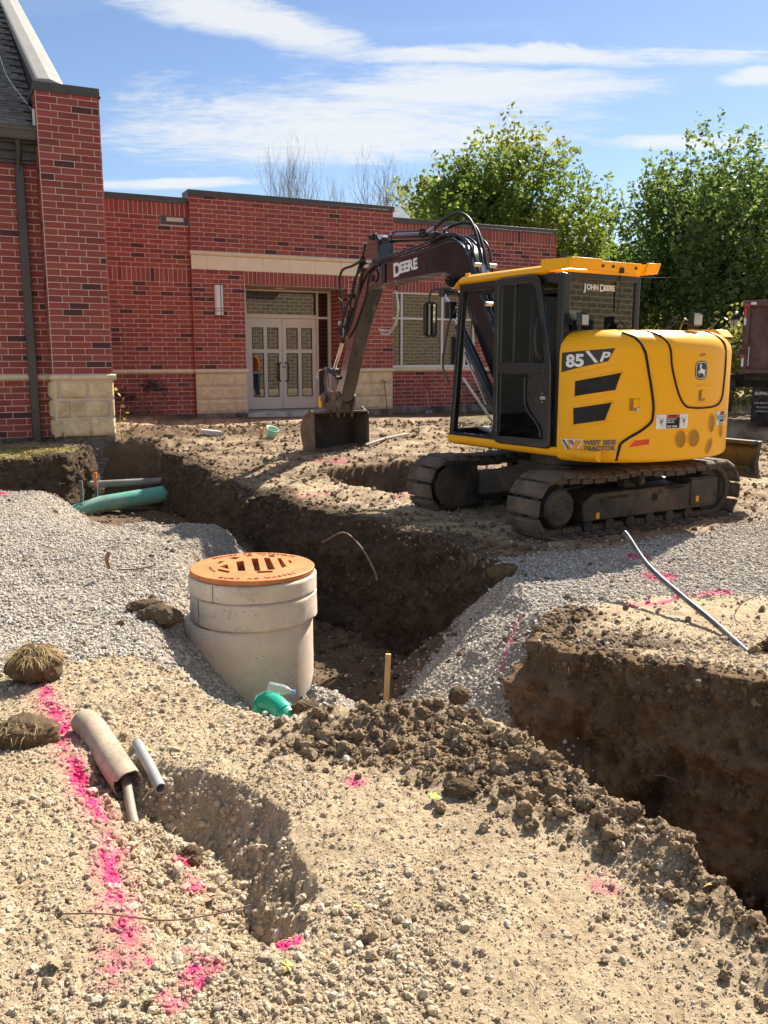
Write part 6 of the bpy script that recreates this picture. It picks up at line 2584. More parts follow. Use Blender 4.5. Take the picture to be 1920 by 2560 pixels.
for y in (.60, .54, .40, .0 + .08):
    mb = MB()
    mb.cyl((-.862, y, 2.605), (-.845, y, 2.605), .014, 12)
    mb.build('bolt_hole', M_BLK, vz)
mb = MB()
mb.prism([(.775, 2.55), (.84, 2.50), (.86, 2.49), (.86, 2.475), (.775, 2.515)], .90, 1.03, 'y')
mb.prism([(.775, 2.55), (.83, 2.515), (.83, 2.50), (.775, 2.515)], .02, .90, 'y')
mb.cyl((.66, .98, 2.58), (.66, .98, 2.63), .03, 10)
mb.build('roof_lip', M_YEL, cab, bevel=.003)
# glass
def pane(pts, name='window_glass', th=.006, m_=None):
    mb = MB()
    v = [Vector(p) for p in pts]
    n = (v[1] - v[0]).cross(v[2] - v[0]).normalized() * th
    mb.add(v + [p + n for p in v], [(0, 1, 2, 3), (7, 6, 5, 4), (0, 4, 5, 1), (1, 5, 6, 2), (2, 6, 7, 3), (3, 7, 4, 0)])
    return mb.build(name, m_ or M_GLASS, cab)


pane([(-.80, .945, 2.0), (-.80, .03, 2.0), (-.80, .03, 2.50), (-.80, .945, 2.50)], 'rear_window', m_=M_GLASSR)
pane([(.70, .005, 1.65), (-.75, .005, 1.65), (-.75, .005, 2.45), (.70, .005, 2.45)], 'side_window')
pane([(.84, .005, .95), (.0, .005, .95), (.0, .005, 1.62), (.78, .005, 1.62)], 'side_window')
pane([(.872, .05, .96), (.872, .955, .96), (.835, .955, 1.43), (.835, .05, 1.43)], 'front_window')
# guard rods behind the right window
mb = MB()
for z in (1.05, 1.22, 1.39, 1.56):
    mb.cyl((.80, -.02, z), (-.72, -.02, z), .004, 5)
for i in range(24):
    mb.cyl((-.7 + i * .06, -.02, .98), (-.7 + i * .06, -.02, 1.62), .0025, 4)
for z in (1.86,):
    mb.cyl((.76, -.015, z), (-.75, -.015, z), .012, 8)
gr = mb.build('window_guard', mat('guard_rod', (.30, .32, .31), .4, .5), cab)
gr['kind'] = 'stuff'
# folded-back door
door = empty('cab_door', (0, 0, 0), 0, parent=ex)


def frame_loop(outer, inner, y0, y1, name, material, parent, bevel=.008):
    n = len(outer)
    mb = MB()
    V = [(x, y0, z) for x, z in outer] + [(x, y0, z) for x, z in inner] + [(x, y1, z) for x, z in outer] + [(x, y1, z) for x, z in inner]
    F = []
    for i in range(n):
        j = (i + 1) % n
        F += [(i, j, n + j, n + i), (2 * n + i, 3 * n + i, 3 * n + j, 2 * n + j), (i, 2 * n + i, 2 * n + j, j), (n + i, n + j, 3 * n + j, 3 * n + i)]
    mb.add(V, F)
    return mb.build(name, material, parent, bevel=bevel)


def rloop(pts, r, n=4):
    """rounded polygon"""
    out = []
    m = len(pts)
    for i in range(m):
        p, a, b = Vector(pts[i]), Vector(pts[i - 1]), Vector(pts[(i + 1) % m])
        rr = r[i] if isinstance(r, (list, tuple)) else r
        d1, d2 = (a - p).normalized(), (b - p).normalized()
        p1, p2 = p + d1 * rr, p + d2 * rr
        for k in range(n + 1):
            t_ = k / n
            q = p1 * (1 - t_) ** 2 + p * 2 * t_ * (1 - t_) + p2 * t_ ** 2
            out.append((q.x, q.y))
    return out


DO = rloop([(.075, .868), (-.77, .872), (-.755, 1.70), (-.66, 2.1), (-.56, 2.53), (.10, 2.525), (.09, 1.7)], [.10, .06, .1, .1, .14, .09, .02])
# upper and lower openings joined by a cross rail: build as frame + rail + lower corner panel
DI = rloop([(.015, .945), (-.69, .955), (-.665, 1.68), (-.585, 2.1), (-.50, 2.455), (.025, 2.455), (.02, 1.7)], [.05, .05, .1, .1, .10, .05, .02])
frame_loop(DO, DI, 1.045, 1.085, 'door_frame', M_BLK, door, .012)
mb = MB()
mb.bb(.02, -.66, 1.05, 1.078, 1.585, 1.69)
mb.prism(rloop([(-.42, 1.60), (-.41, 1.30), (-.56, 1.14), (-.64, 1.08), (-.66, .96), (-.70, .96), (-.70, 1.60)], [.04, .08, .05, .03, .01, .01, .01]), 1.048, 1.072, 'y')
mb.build('door_panel', M_BLK, door, bevel=.008)
mb = MB()
mb.tube(catmull([(-.40, 1.08, 1.55), (-.405, 1.08, 1.32), (-.46, 1.08, 1.22), (-.57, 1.08, 1.12), (-.63, 1.08, 1.05), (-.64, 1.08, .98)], 6), .012, 8)
mb.build('door_rib', M_BLK, door, smooth=60)
for z0, z1 in ((.955, 1.585), (1.69, 2.45)):
    mb = MB()
    if z0 < 1.2:
        mb.prism([(.012, z0), (-.66, z0), (-.66, 1.05), (-.42, 1.3), (-.42, z1), (.012, z1)], 1.055, 1.061, 'y')
    else:
        mb.prism([(.012, z0), (-.66, z0), (-.585, 2.1), (-.50, z1), (.012, z1)], 1.055, 1.061, 'y')
    mb.build('door_glass', M_GLASS, door)
mb = MB()
mb.bb(-.20, -.235, 1.05, 1.08, 1.69, 2.45)
mb.bb(-.44, -.455, 1.05, 1.07, 1.69, 2.3)
mb.build('window_rail', M_BLK, door, bevel=.004)
mb = MB()
mb.tube(catmull([(-.61, 1.08, 1.72), (-.60, 1.13, 1.80), (-.585, 1.135, 2.0), (-.565, 1.08, 2.12)], 5), .013, 8)
mb.build('door_handle', M_BLK, door, smooth=60)
mb = MB()
mb.bb(-.64, -.71, 1.075, 1.10, 1.345, 1.375)
mb.cyl((-.655, 1.07, 1.40), (-.655, 1.085, 1.40), .008, 8)
mb.cyl((-.655, 1.07, 1.32), (-.655, 1.085, 1.32), .008, 8)
mb.build('door_latch', M_STEEL, door)
for z in (1.56, 1.39):
    mb = MB()
    mb.cyl((-.455, 1.06, z), (-.455, 1.076, z), .014, 12)
    mb.build('bolt_hole', M_MESH, door)
mb = MB()
mb.tube([(-.06, 1.08, 2.49), (-.22, 1.08, 2.485)], .008, 6)
mb.build('door_rib', M_BLK, door)
# rubber boot lines round the doorway
mb = MB()
mb.tube(catmull([(.84, 1.02, .93), (.80, 1.02, 1.7), (.72, 1.02, 2.35), (.66, 1.02, 2.44), (.50, 1.02, 2.455), (.12, 1.02, 2.45)], 6), .014, 6)
mb.tube([(.84, 1.02, .94), (.78, 1.02, .915), (.12, 1.02, .915)], .014, 6)
mb.build('door_seal', M_RUB, cab, smooth=60)
# lettering on the rear window
xg = -.812
cx = .742
MJ = lambda y, z: face((xg, y, z), (0, -1, 0), (0, 0, 1))
text('lettering', 'J', .088, MJ(.735, 2.40), M_TXT, cab, .001, .003)
text('lettering', 'OHN', .068, MJ(.703, 2.403), M_TXT, cab, .001, .003)
text('lettering', 'D', .088, MJ(.528, 2.40), M_TXT, cab, .001, .003)
text('lettering', 'EERE', .068, MJ(.465, 2.403), M_TXT, cab, .001, .003)
mb = MB()
mb.tube([(-.83, .275, 2.55), (-.845, .275, 2.50), (-.83, .29, 2.18)], .006, 6)
mb.bb(-.86, -.82, .25, .30, 2.55, 2.60)
mb.build('wiper', M_RUB, cab)
for y, z, w, h in ((.82, 2.12, .12, .13),):
    mb = MB()
    mb.bb(-.80, -.796, y - w / 2, y + w / 2, z - h / 2, z + h / 2)
    mb.build('paper_notice', M_TXT, cab)
# seat, levers, monitor, pedals
M_SEAT = mat('seat_fabric', (.022, .022, .024), .9, 0, .3, 20, .3, 100, .003)
mb = MB()
mb.bb(-.45, .05, .28, .76, 1.22, 1.36)
mb.prism([(-.45, 1.30), (-.33, 1.30), (-.42, 1.95), (-.50, 2.0), (-.58, 1.95)], .30, .74, 'y')
mb.bb(-.56, -.47, .40, .64, 2.02, 2.24)
mb.bb(-.42, -.02, .40, .64, .92, 1.22)
mb.build('seat', M_SEAT, cab, bevel=.04, seg=3)
mb = MB()
for y in (.22, .80):
    mb.bb(-.35, .10, y - .04, y + .04, 1.40, 1.50)
    mb.tube([(.06, y, 1.48), (.10, y, 1.62), (.12, y, 1.66)], .016, 8)
    mb.box((.12, y, 1.70), (.05, .05, .10), ry=.2)
mb.build('control_lever', M_BLK, cab, bevel=.01)
mb = MB()
for y in (.44, .56):
    mb.tube([(.48, y, .90), (.52, y, 1.15), (.42, y, 1.50)], .016, 8)
    mb.box((.52, y, .96), (.20, .09, .03), ry=-.3)
mb.tube([(.44, .68, .90), (.20, .70, 1.7)], .02, 8)
mb.bb(.55, .72, .06, .12, 1.35, 1.6)
mb.build('travel_pedal', M_BLK, cab, bevel=.005)
mb = MB()
mb.box((.60, .70, .955), (.22, .12, .05), ry=-.12)
mb.build('foot_plate', M_STEEL, cab, bevel=.012)
mb = MB()
mb.tube([(.80, .92, 1.52), (.60, .60, .98)], .014, 8)
mb.build('stay_rod', M_STEEL, cab, smooth=60)
mb = MB()
mb.tube([(.66, .95, 2.45), (.86, .70, 1.95)], .007, 6)
mb.build('front_wiper', M_RUB, cab)
mb = MB()
mb.bb(.28, .50, .30, .95, 2.42, 2.50)
mb.bb(.10, .70, .08, .92, 2.47, 2.52)
mb.build('headliner', M_SEAT, cab, bevel=.02)
# mirror and grab rail on the left front pillar
mb = MB()
mb.tube(catmull([(.74, 1.02, 2.38), (.78, 1.10, 2.47), (.88, 1.19, 2.475), (.97, 1.24, 2.45), (.985, 1.25, 2.36), (.99, 1.25, 2.30)], 6), .013, 8)
mb.tube([(.78, 1.04, 2.28), (.86, 1.08, 2.1), (.93, 1.10, 1.75), (.94, 1.09, 1.62), (.90, 1.03, 1.46)], .013, 8)
mb.bb(.80, .90, 1.02, 1.10, 2.16, 2.34)
mb.build('grab_rail', M_BLK, cab, smooth=60)
mb = MB()
Mm = Matrix.Translation((.98, 1.25, 2.15)) @ Matrix.Rotation(R(-12), 4, 'Z')
P_ = rounded(-.075, .075, -.185, .185, .035)
mb.add([(-.03, x, z) for x, z in P_] + [(.02, x * .95, z * .95) for x, z in P_] + [(.05, x * .6, z * .8) for x, z in P_],
       [tuple(range(len(P_)))] + [(k * 24 + i, k * 24 + (i + 1) % 24, (k + 1) * 24 + (i + 1) % 24, (k + 1) * 24 + i) for k in (0, 1) for i in range(24)] + [tuple(range(71, 47, -1))], Mm)
mr = mb.build('mirror', M_BLK, cab, smooth=40)
mb = MB()
mb.add([(-.0315, x * .86, z * .9) for x, z in P_], [tuple(range(24))], Mm)
mb.build('mirror_glass', mat('mirror_glass', (.85, .87, .87), .02, 1.0, .01, 2), mr)

# ---- work lights on the body
for (px_c, py_c, pz_c, rz) in ((-.93, .86, 2.09, .1), (-1.36, -.22, 2.10, -.2)):
    o = empty('work_light', (px_c, py_c, pz_c), rz, parent=ex)
    mb = MB()
    mb.bb(-.03, .03, -.055, .055, -.055, .055)
    for k in range(9): mb.bb(-.02, .035, -.05 + k * .0125, -.045 + k * .0125, .05, .068)
    mb.bb(.03, .09, -.02, .02, -.09, .0)
    mb.tube([(.09, 0, -.02), (.14, .02, .02), (.2, .0, -.04), (.26, -.03, -.09)], .007, 6)
    mb.build('lamp_body', M_BLK, o, bevel=.006)
    mb = MB()
    mb.bb(-.036, -.030, -.046, .046, -.046, .046)
    mb.build('lens', mat('lamp_lens', (.5, .5, .48), .15, .0), o, bevel=.004)
mb = MB()
mb.add([(-1.0, -.2, 2.0), (-1.0, -.36, 2.0), (-1.0, -.40, 2.16), (-1.0, -.38, 2.16), (-.985, -.2, 2.0), (-.985, -.36, 2.0), (-.985, -.40, 2.16), (-.985, -.38, 2.16)], [(0, 1, 2, 3), (7, 6, 5, 4), (0, 4, 5, 1), (1, 5, 6, 2), (2, 6, 7, 3), (3, 7, 4, 0)])
mb.build('deflector', M_GLASS, ex)
mb = MB()
mb.tube([(-1.2, -.0, 2.0), (-1.25, -.1, 2.09), (-1.3, -.2, 2.06)], .007, 6)
mb.tube([(-.88, .75, 2.02), (-.9, .8, 2.1), (-.86, .83, 2.15)], .007, 6)
mb.build('cable', M_RUB, ex)

# ---- boom
BO = [(.45, 1.00), (.90, 1.04), (1.256, 1.326), (1.498, 1.697), (1.947, 2.429), (2.08, 2.63), (2.22, 2.755), (2.372, 2.81), (2.60, 2.82), (3.2, 2.80), (3.773, 2.777), (4.00, 2.762), (4.085, 2.80), (4.125, 2.87), (4.085, 2.94), (3.95, 2.985), (3.75, 3.055),
      (3.2, 3.11), (2.65, 3.155), (2.30, 3.20), (2.12, 3.185), (1.98, 3.11), (1.88, 2.98), (1.768, 2.767), (1.45, 2.2), (1.05, 1.58), (.75, 1.26), (.50, 1.22), (.38, 1.12)]
boom = empty('boom', (0, 0, 0), 0, parent=ex)
mb = MB()
mb.prism(BO, -.27, .03, 'y')
mb.build('boom_beam', M_BOOM, boom, bevel=.014, seg=3)
mb = MB()
for y0, y1 in ((.03, .055), (-.295, -.27)):
    mb.prism([(3.74, 2.775), (4.00, 2.762), (4.085, 2.80), (4.125, 2.87), (4.085, 2.94), (3.95, 2.985), (3.74, 3.05)], y0, y1, 'y')
    mb.prism([(2.50, 3.16), (2.72, 3.15), (2.69, 3.30), (2.62, 3.36), (2.54, 3.34), (2.30, 3.26), (2.12, 3.19)], y0 - .05 if y0 > 0 else y0 + .05, y1 - .05 if y0 > 0 else y1 + .05, 'y')
mb.build('boom_bracket', M_BOOM, boom, bevel=.006)
mb = MB()
for (x, z, r_) in ((4.06, 2.87, .045), (2.62, 3.30, .035), (2.20, 2.55, .03)):
    mb.cyl((x, -.315, z), (x, .075, z), r_, 18)
    mb.cyl((x, -.325, z), (x, .088, z), r_ * .45, 8)
mb.build('pivot_pin', M_UC, boom, smooth=35)
mb = MB()
mb.tube(catmull([(3.955, .062, 2.99), (3.90, .064, 2.93), (3.91, .066, 2.85), (3.97, .062, 2.80)], 5), .010, 6)
mb.tube([(3.79, .058, 3.04), (3.79, .058, 2.78)], .010, 6)
mb.tube([(2.66, .034, 3.13), (2.66, .034, 2.83)], .003, 4)
mb.build('boom_weld', M_BOOM, boom)
# name on the boom side (left face looks to +y; text runs towards -x)
FB = lambda x, z, y=.0335: face((x, y, z), (-math.cos(R(4.2)), 0, math.sin(R(4.2))), (0, 0, 1))
text('lettering', 'D', .245, FB(3.54, 2.925), M_TXT, boom, .0012, .010, 1.0)
text('lettering', 'EERE', .190, FB(3.378, 2.948), M_TXT, boom, .0012, .009, 1.05)
# tubes along the boom top with clamps, hoses over the knee
mb = MB()
for k, y in enumerate((.045, -.02, -.12, -.20, -.26)):
    dz = (.05, .035, .03, .03, .05)[k]
    mb.tube(catmull([(3.95, y, 3.03 + dz), (3.75, y, 3.075 + dz), (3.2, y, 3.125 + dz), (2.65, y, 3.185 + dz), (2.33, y, 3.235 + dz), (2.12, y, 3.215 + dz), (1.95 - .01 * k, y, 3.12 + dz), (1.85 - .01 * k, y, 2.99 + dz), (1.72, y, 2.75), (1.40, y, 2.17), (1.12, y, 1.72)], 5), .0155, 8)
mb.build('hydraulic_tube', M_BLK, boom, smooth=60)['kind'] = 'stuff'
mb = MB()
for (x, z, a) in ((1.735, 2.84, 60), (1.50, 2.36, 60), (1.33, 2.07, 60)):
    for y0, y1 in ((-.04, .065), (-.28, -.17)):
        mb.box((x - .03, (y0 + y1) / 2, z + .02), (.035, y1 - y0, .05), ry=-R(90 - a))
mb.build('tube_clamp', M_STEEL, boom, bevel=.005)['kind'] = 'stuff'
mb = MB()
mb.tube(catmull([(2.78, -.06, 3.40), (2.68, -.06, 3.42), (2.48, -.07, 3.50), (2.22, -.08, 3.54), (1.98, -.08, 3.42), (1.82, -.08, 3.15), (1.74, -.07, 2.92), (1.70, -.07, 2.80)], 7), .021, 10)
mb.tube(catmull([(2.55, -.15, 3.39), (2.40, -.15, 3.42), (2.15, -.15, 3.42), (1.95, -.15, 3.33), (1.80, -.14, 3.10), (1.72, -.13, 2.90), (1.68, -.13, 2.80)], 7), .021, 10)
mb.tube(catmull([(2.98, -.06, 3.32), (2.88, -.06, 3.37), (2.80, -.06, 3.40), (2.72, -.06, 3.40)], 5), .014, 8)
mb.build('hydraulic_hose', M_RUB, boom, smooth=60)['kind'] = 'stuff'
mb = MB()
for y in (-.07, -.13):
    mb.cyl((1.715, y, 2.86), (1.665, y, 2.72), .026, 10)
    mb.cyl((1.66, y, 2.71), (1.62, y, 2.62), .020, 6)
mb.cyl((2.86, -.06, 3.385), (2.70, -.06, 3.415), .024, 10)
mb.cyl((2.62, -.15, 3.385), (2.50, -.15, 3.40), .024, 10)
mb.build('hose_fitting', M_STEEL, boom, smooth=40)['kind'] = 'stuff'
mb = MB()
mb.cyl((2.16, .10, 2.70), (2.05, .13, 2.66), .05, 18)
for k in range(6): mb.cyl((2.165 - k * .018, .10 + k * .005, 2.70 - k * .006), (2.158 - k * .018, .10 + k * .005, 2.70 - k * .006), .062, 18)
mb.bb(2.08, 2.16, .02, .10, 2.60, 2.68)
mb.build('boom_light', M_BLK, boom, smooth=30)
# boom cylinders: either side
for y in (.145, -.37):
    cy_ = empty('boom_cylinder', (0, 0, 0), 0, parent=ex)
    A, B = Vector((1.02, y, 1.02)), Vector((2.20, y, 2.55))
    d = (B - A).normalized()
    mb = MB()
    mb.cyl(A + d * .06, A + d * 1.36, .062, 20)
    mb.cyl(A + d * 1.32, A + d * 1.40, .068, 20)
    mb.cyl(A + Vector((0, -.05, 0)), A + Vector((0, .05, 0)), .06, 16)
    mb.build('barrel', M_CYL, cy_, smooth=35)
    mb = MB()
    mb.cyl(A + d * 1.38, B - d * .04, .034, 16)
    mb.build('rod', M_CHROME, cy_, smooth=35)
    mb = MB()
    mb.cyl(B + Vector((0, -.05, 0)), B + Vector((0, .05, 0)), .055, 16)
    mb.build('rod_end', M_UC, cy_, smooth=35)
    mb = MB()
    nrm = Vector((-d.z, 0, d.x))
    s_ = .04 if y > 0 else -.04
    mb.tube(catmull([A + d * 1.30 - nrm * .08 + Vector((0, s_, 0)), A + d * 1.0 - nrm * .085 + Vector((0, s_, 0)), A + d * .6 - nrm * .085 + Vector((0, s_, 0)), A + d * .3 - nrm * .10 + Vector((0, s_, 0))], 5), .014, 8)
    mb.build('feed_pipe', M_STEEL, cy_, smooth=60)
# arm cylinder
ac = empty('arm_cylinder', (0, 0, 0), 0, parent=ex)
A, B = Vector((2.60, -.12, 3.305)), Vector((4.135, -.12, 3.44))
d = (B - A).normalized()
mb = MB()
mb.cyl(A + d * .05, A + d * 1.18, .062, 20)
mb.cyl(A + d * 1.14, A + d * 1.22, .070, 20)
mb.cyl(A + Vector((0, -.05, 0)), A + Vector((0, .05, 0)), .06, 16)
mb.build('barrel', M_CYL, ac, smooth=35)
mb = MB()
mb.cyl(A + d * 1.2, B, .037, 16)
mb.build('rod', M_CHROME, ac, smooth=35)
mb = MB()
mb.tube(catmull([A + d * 1.16 + Vector((0, .02, .075)), A + d * 1.05 + Vector((0, .03, .085)), A + d * .6 + Vector((0, .03, .08)), A + d * .35 + Vector((0, .03, .09))], 5), .012, 8)
mb.box(A + d * .42 + Vector((0, .02, .05)), (.08, .08, .10))
mb.build('feed_pipe', M_BLK, ac, smooth=60)

# ---- arm
arm = empty('arm', (0, 0, 0), 0, parent=ex)
AO = [(3.98, 3.40), (4.04, 3.48), (4.14, 3.50), (4.22, 3.45), (4.334, 3.34), (4.44, 3.08), (4.694, 2.492), (4.90, 1.95), (5.13, 1.40), (5.26, 1.18), (5.22, 1.06), (5.10, 1.06), (4.98, 1.30), (4.77, 1.78), (4.56, 2.20), (4.20, 2.74), (4.00, 2.80), (3.955, 2.92), (3.985, 3.05)]
mb = MB()
mb.prism(AO, -.24, .0, 'y')
mb.build('arm_beam', M_BOOM, arm, bevel=.012, seg=3)
mb = MB()
for y0, y1 in ((-.02, .015), (-.255, -.22)):
    mb.prism([(3.96, 3.05), (3.98, 3.36), (4.06, 3.50), (4.18, 3.51), (4.24, 3.44), (4.16, 3.30), (4.08, 3.10)], y0, y1, 'y')
mb.prism([(4.33, 3.38), (4.36, 3.40), (4.52, 3.02), (4.49, 3.00)], -.05, .01, 'y')
mb.build('arm_bracket', M_BOOM, arm, bevel=.005)
mb = MB()
for (x, z, r_) in ((4.13, 3.45, .038), (5.18, 1.12, .042), (4.74, 2.66, .035), (5.14, 1.43, .03)):
    mb.cyl((x, -.29, z), (x, .05, z), r_, 16)
    mb.cyl((x, -.30, z), (x, .062, z), r_ * .45, 8)
mb.build('pivot_pin', M_UC, arm, smooth=35)
mb = MB()
mb.prism([(4.66, 2.45), (4.86, 2.52), (4.80, 2.82), (4.66, 2.86), (4.56, 2.78)], -.19, -.05, 'y')
mb.build('cylinder_bracket', M_BOOM, arm, bevel=.006)
bc = empty('bucket_cylinder', (0, 0, 0), 0, parent=ex)
A, B = Vector((4.76, -.12, 2.74)), Vector((5.50, -.12, 1.53))
d = (B - A).normalized()
mb = MB()
mb.cyl(A, A + d * .84, .050, 18)
mb.cyl(A + d * .80, A + d * .88, .057, 18)
mb.build('barrel', M_CYL, bc, smooth=35)
mb = MB()
mb.cyl(A + d * .86, B, .030, 16)
mb.build('rod', M_CHROME, bc, smooth=35)
mb = MB()
mb.cyl(A + d * .775, A + d * .80, .052, 18)
mb.build('red_band', mat('red_paint', (.5, .02, .02), .4), bc)
mb = MB()
mb.cyl(B + Vector((0, -.07, 0)), B + Vector((0, .07, 0)), .045, 16)
mb.cyl(A + Vector((0, -.06, 0)), A + Vector((0, .06, 0)), .05, 16)
mb.build('rod_end', M_UC, bc, smooth=35)
# linkage
lk = empty('bucket_linkage', (0, 0, 0), 0, parent=ex)
for y in (.03, -.27):
    mb = MB()
    mb.tube(catmull([(5.14, y, 1.43), (5.30, y, 1.50), (5.44, y, 1.56), (5.56, y, 1.56)], 4), [.035] * 13, 4)
    mb.build('guide_link', M_BOOM, lk, bevel=.004)
for y in (.0, -.24):
    mb = MB()
    mb.tube([(5.52, y, 1.54), (5.57, y, 1.36), (5.50, y, 1.12)], .035, 4)
    mb.build('bucket_link', M_WORN, lk, bevel=.004)
mb = MB()
mb.tube(catmull([(5.56, .06, 1.55), (5.64, .08, 1.54), (5.69, .08, 1.48), (5.69, .08, 1.40)], 5), .012, 8)
mb.build('grease_hose', M_STEEL, lk, smooth=60)
mb = MB()
for y0, y1 in ((-.01, .02), (-.26, -.23)):
    mb.prism([(5.06, 1.14), (5.14, 1.22), (5.30, 1.20), (5.46, 1.22), (5.60, 1.20), (5.66, 1.10), (5.58, .98), (5.46, .93), (5.44, .84), (5.39, .80), (5.38, .90), (5.24, .95), (5.20, .84), (5.15, .80), (5.13, .93), (5.06, 1.02)], y0, y1, 'y')
mb.bb(5.16, 5.56, -.23, -.01, .95, 1.02)
mb.cyl((5.20, -.30, .93), (5.20, .05, .93), .035, 14)
mb.cyl((5.52, -.30, 1.10), (5.52, .06, 1.10), .04, 14)
mb.cyl((5.18, -.32, 1.12), (5.18, .07, 1.12), .045, 14)
mb.cyl((5.52, .04, 1.10), (5.52, .09, 1.10), .075, 18)
mb.build('quick_coupler', M_WORN, lk, bevel=.005)
mb = MB()
mb.prism([(5.60, 1.06), (5.68, 1.12), (5.74, 1.08), (5.72, .96), (5.62, .94)], -.04, .05, 'y')
mb.build('yellow_tag', mat('yellow_sticker', (.80, .42, .02), .5), lk)

# ---- bucket
bk = empty('bucket', (0, 0, 0), 0, parent=ex)
BY0, BY1 = .38, -.62
BP = [(5.26, .15), (5.36, .15), (5.48, .185), (5.60, .26), (5.69, .38), (5.735, .52), (5.73, .64), (5.68, .75), (5.60, .83), (5.45, .88), (5.29, .875)]
def arc_s(P, off):
    out = []
    for i, p in enumerate(P):
        a = Vector(P[max(i - 1, 0)])
        b = Vector(P[min(i + 1, len(P) - 1)])
        t_ = (b - a).normalized()
        out.append((p[0] - t_.y * off, p[1] + t_.x * off))
    return out


BPc = [(p.x, p.y) for p in catmull([(a, b, 0) for a, b in BP], 4)]
BPi = arc_s(BPc, .018)
mb = MB()
n = len(BPc)
mb.add([(x, BY0, z) for x, z in BPc] + [(x, BY1, z) for x, z in BPc], [(i, i + 1, n + i + 1, n + i) for i in range(n - 1)])
mb.build('bucket_shell', M_WORN, bk, smooth=50)
mb = MB()
mb.add([(x, BY0 - .015, z) for x, z in BPi] + [(x, BY1 + .015, z) for x, z in BPi], [(i, i + 1, n + i + 1, n + i) for i in range(n - 1)])
mb.add([(5.27, BY0, .16), (5.27, BY1, .16), (5.27, BY1, .175), (5.27, BY0, .175)], [(0, 1, 2, 3)])
mb.build('bucket_inside', M_BKTIN, bk, smooth=50)
for y0, y1 in ((BY0, BY0 - .018), (BY1, BY1 + .018)):
    mb = MB()
    side = BPc + [(5.35, .905), (5.43, .955), (5.46, .93), (5.45, .88)][::-1][:0]
    mb.prism(BPc + [(5.275, .5)], min(y0, y1), max(y0, y1), 'y')
    mb.prism([(5.28, .86), (5.30, .88), (5.44, .955), (5.50, .87)], min(y0, y1), max(y0, y1), 'y')
    mb.build('side_plate', M_WORN, bk)
    mb = MB()
    mb.prism([(5.245, .16), (5.345, .17), (5.335, .86), (5.30, .885), (5.255, .85)], min(y0, y1) - .012, min(y0, y1), 'y') if y0 < 0 else mb.prism([(5.245, .16), (5.345, .17), (5.335, .86), (5.30, .885), (5.255, .85)], max(y0, y1), max(y0, y1) + .012, 'y')
    mb.build('side_cutter', M_WORN, bk, bevel=.003)
mb = MB()
mb.prism([(5.19, .135), (5.36, .135), (5.36, .16), (5.22, .16)], BY1 - .01, BY0 + .01, 'y')
mb.build('cutting_edge', M_WORN, bk, bevel=.003)
mb = MB()
mb.bb(5.27, 5.33, BY1, BY0, .868, .900)
mb.build('top_lip', M_WORN, bk, bevel=.004)
for y in (-.03, -.25):
    mb = MB()
    mb.prism([(5.14, .90), (5.18, .99), (5.26, .99), (5.30, .90)], y - .015, y + .015, 'y')
    mb.prism([(5.42, .88), (5.46, 1.12), (5.57, 1.14), (5.66, .78)], y - .015, y + .015, 'y')
    mb.build('bucket_ear', M_WORN, bk, bevel=.004)

# ---- hoses on the arm
ah = empty('arm_hoses', (0, 0, 0), 0, parent=ex)
M_BRT = mat('braided_hose', (.45, .43, .40), .4, .4)
for pts, r_, m_ in (([(4.10, .05, 3.10), (4.32, .06, 3.14), (4.60, .05, 3.09), (4.95, .02, 3.06), (5.12, -.02, 2.93), (5.14, -.05, 2.72), (5.10, -.06, 2.46), (5.08, -.08, 2.30)], .020, M_RUB),
                    ([(4.15, .07, 3.06), (4.38, .08, 2.98), (4.52, .08, 2.85), (4.62, .06, 2.68), (4.86, .05, 2.40), (5.0, .03, 2.15), (5.12, .0, 2.08), (5.10, .0, 2.24)], .018, M_RUB),
                    ([(4.20, .07, 3.02), (4.34, .07, 2.90), (4.42, .07, 2.66), (4.55, .06, 2.42), (4.72, .05, 2.18), (4.90, .04, 2.05), (5.02, .02, 2.12)], .018, M_RUB),
                    ([(4.40, .02, 3.20), (4.50, .05, 2.94), (4.64, .05, 2.64), (4.84, .02, 2.30), (4.96, .0, 2.20)], .014, M_RUB),
                    ([(3.96, -.30, 2.66), (3.98, -.34, 2.45), (4.08, -.36, 2.24), (4.24, -.36, 2.10), (4.38, -.30, 2.10)], .016, M_BRT),
                    ([(3.98, -.30, 2.70), (4.02, -.38, 2.45), (4.14, -.40, 2.22), (4.30, -.38, 2.14), (4.44, -.30, 2.16)], .014, M_BRT),
                    ([(5.03, .0, 2.60), (5.10, .02, 2.66), (5.04, .04, 2.76), (4.90, .04, 2.74)], .009, M_RUB)):
    mb = MB()
    mb.tube(catmull(pts, 7), r_, 10)
    mb.build('hose', m_, ah, smooth=60)
for p, q in (((4.05, .05, 3.10), (4.18, .06, 3.12)), ((4.08, .08, 3.05), (4.20, .08, 3.04)), ((5.08, -.08, 2.34), (5.10, -.10, 2.20)), ((5.13, -.02, 2.30), (5.14, -.03, 2.16)), ((5.10, -.06, 2.18), (5.18, -.1, 2.05))):
    mb = MB()
    mb.cyl(p, q, .028, 8)
    mb.build('fitting', M_STEEL, ah, smooth=30)
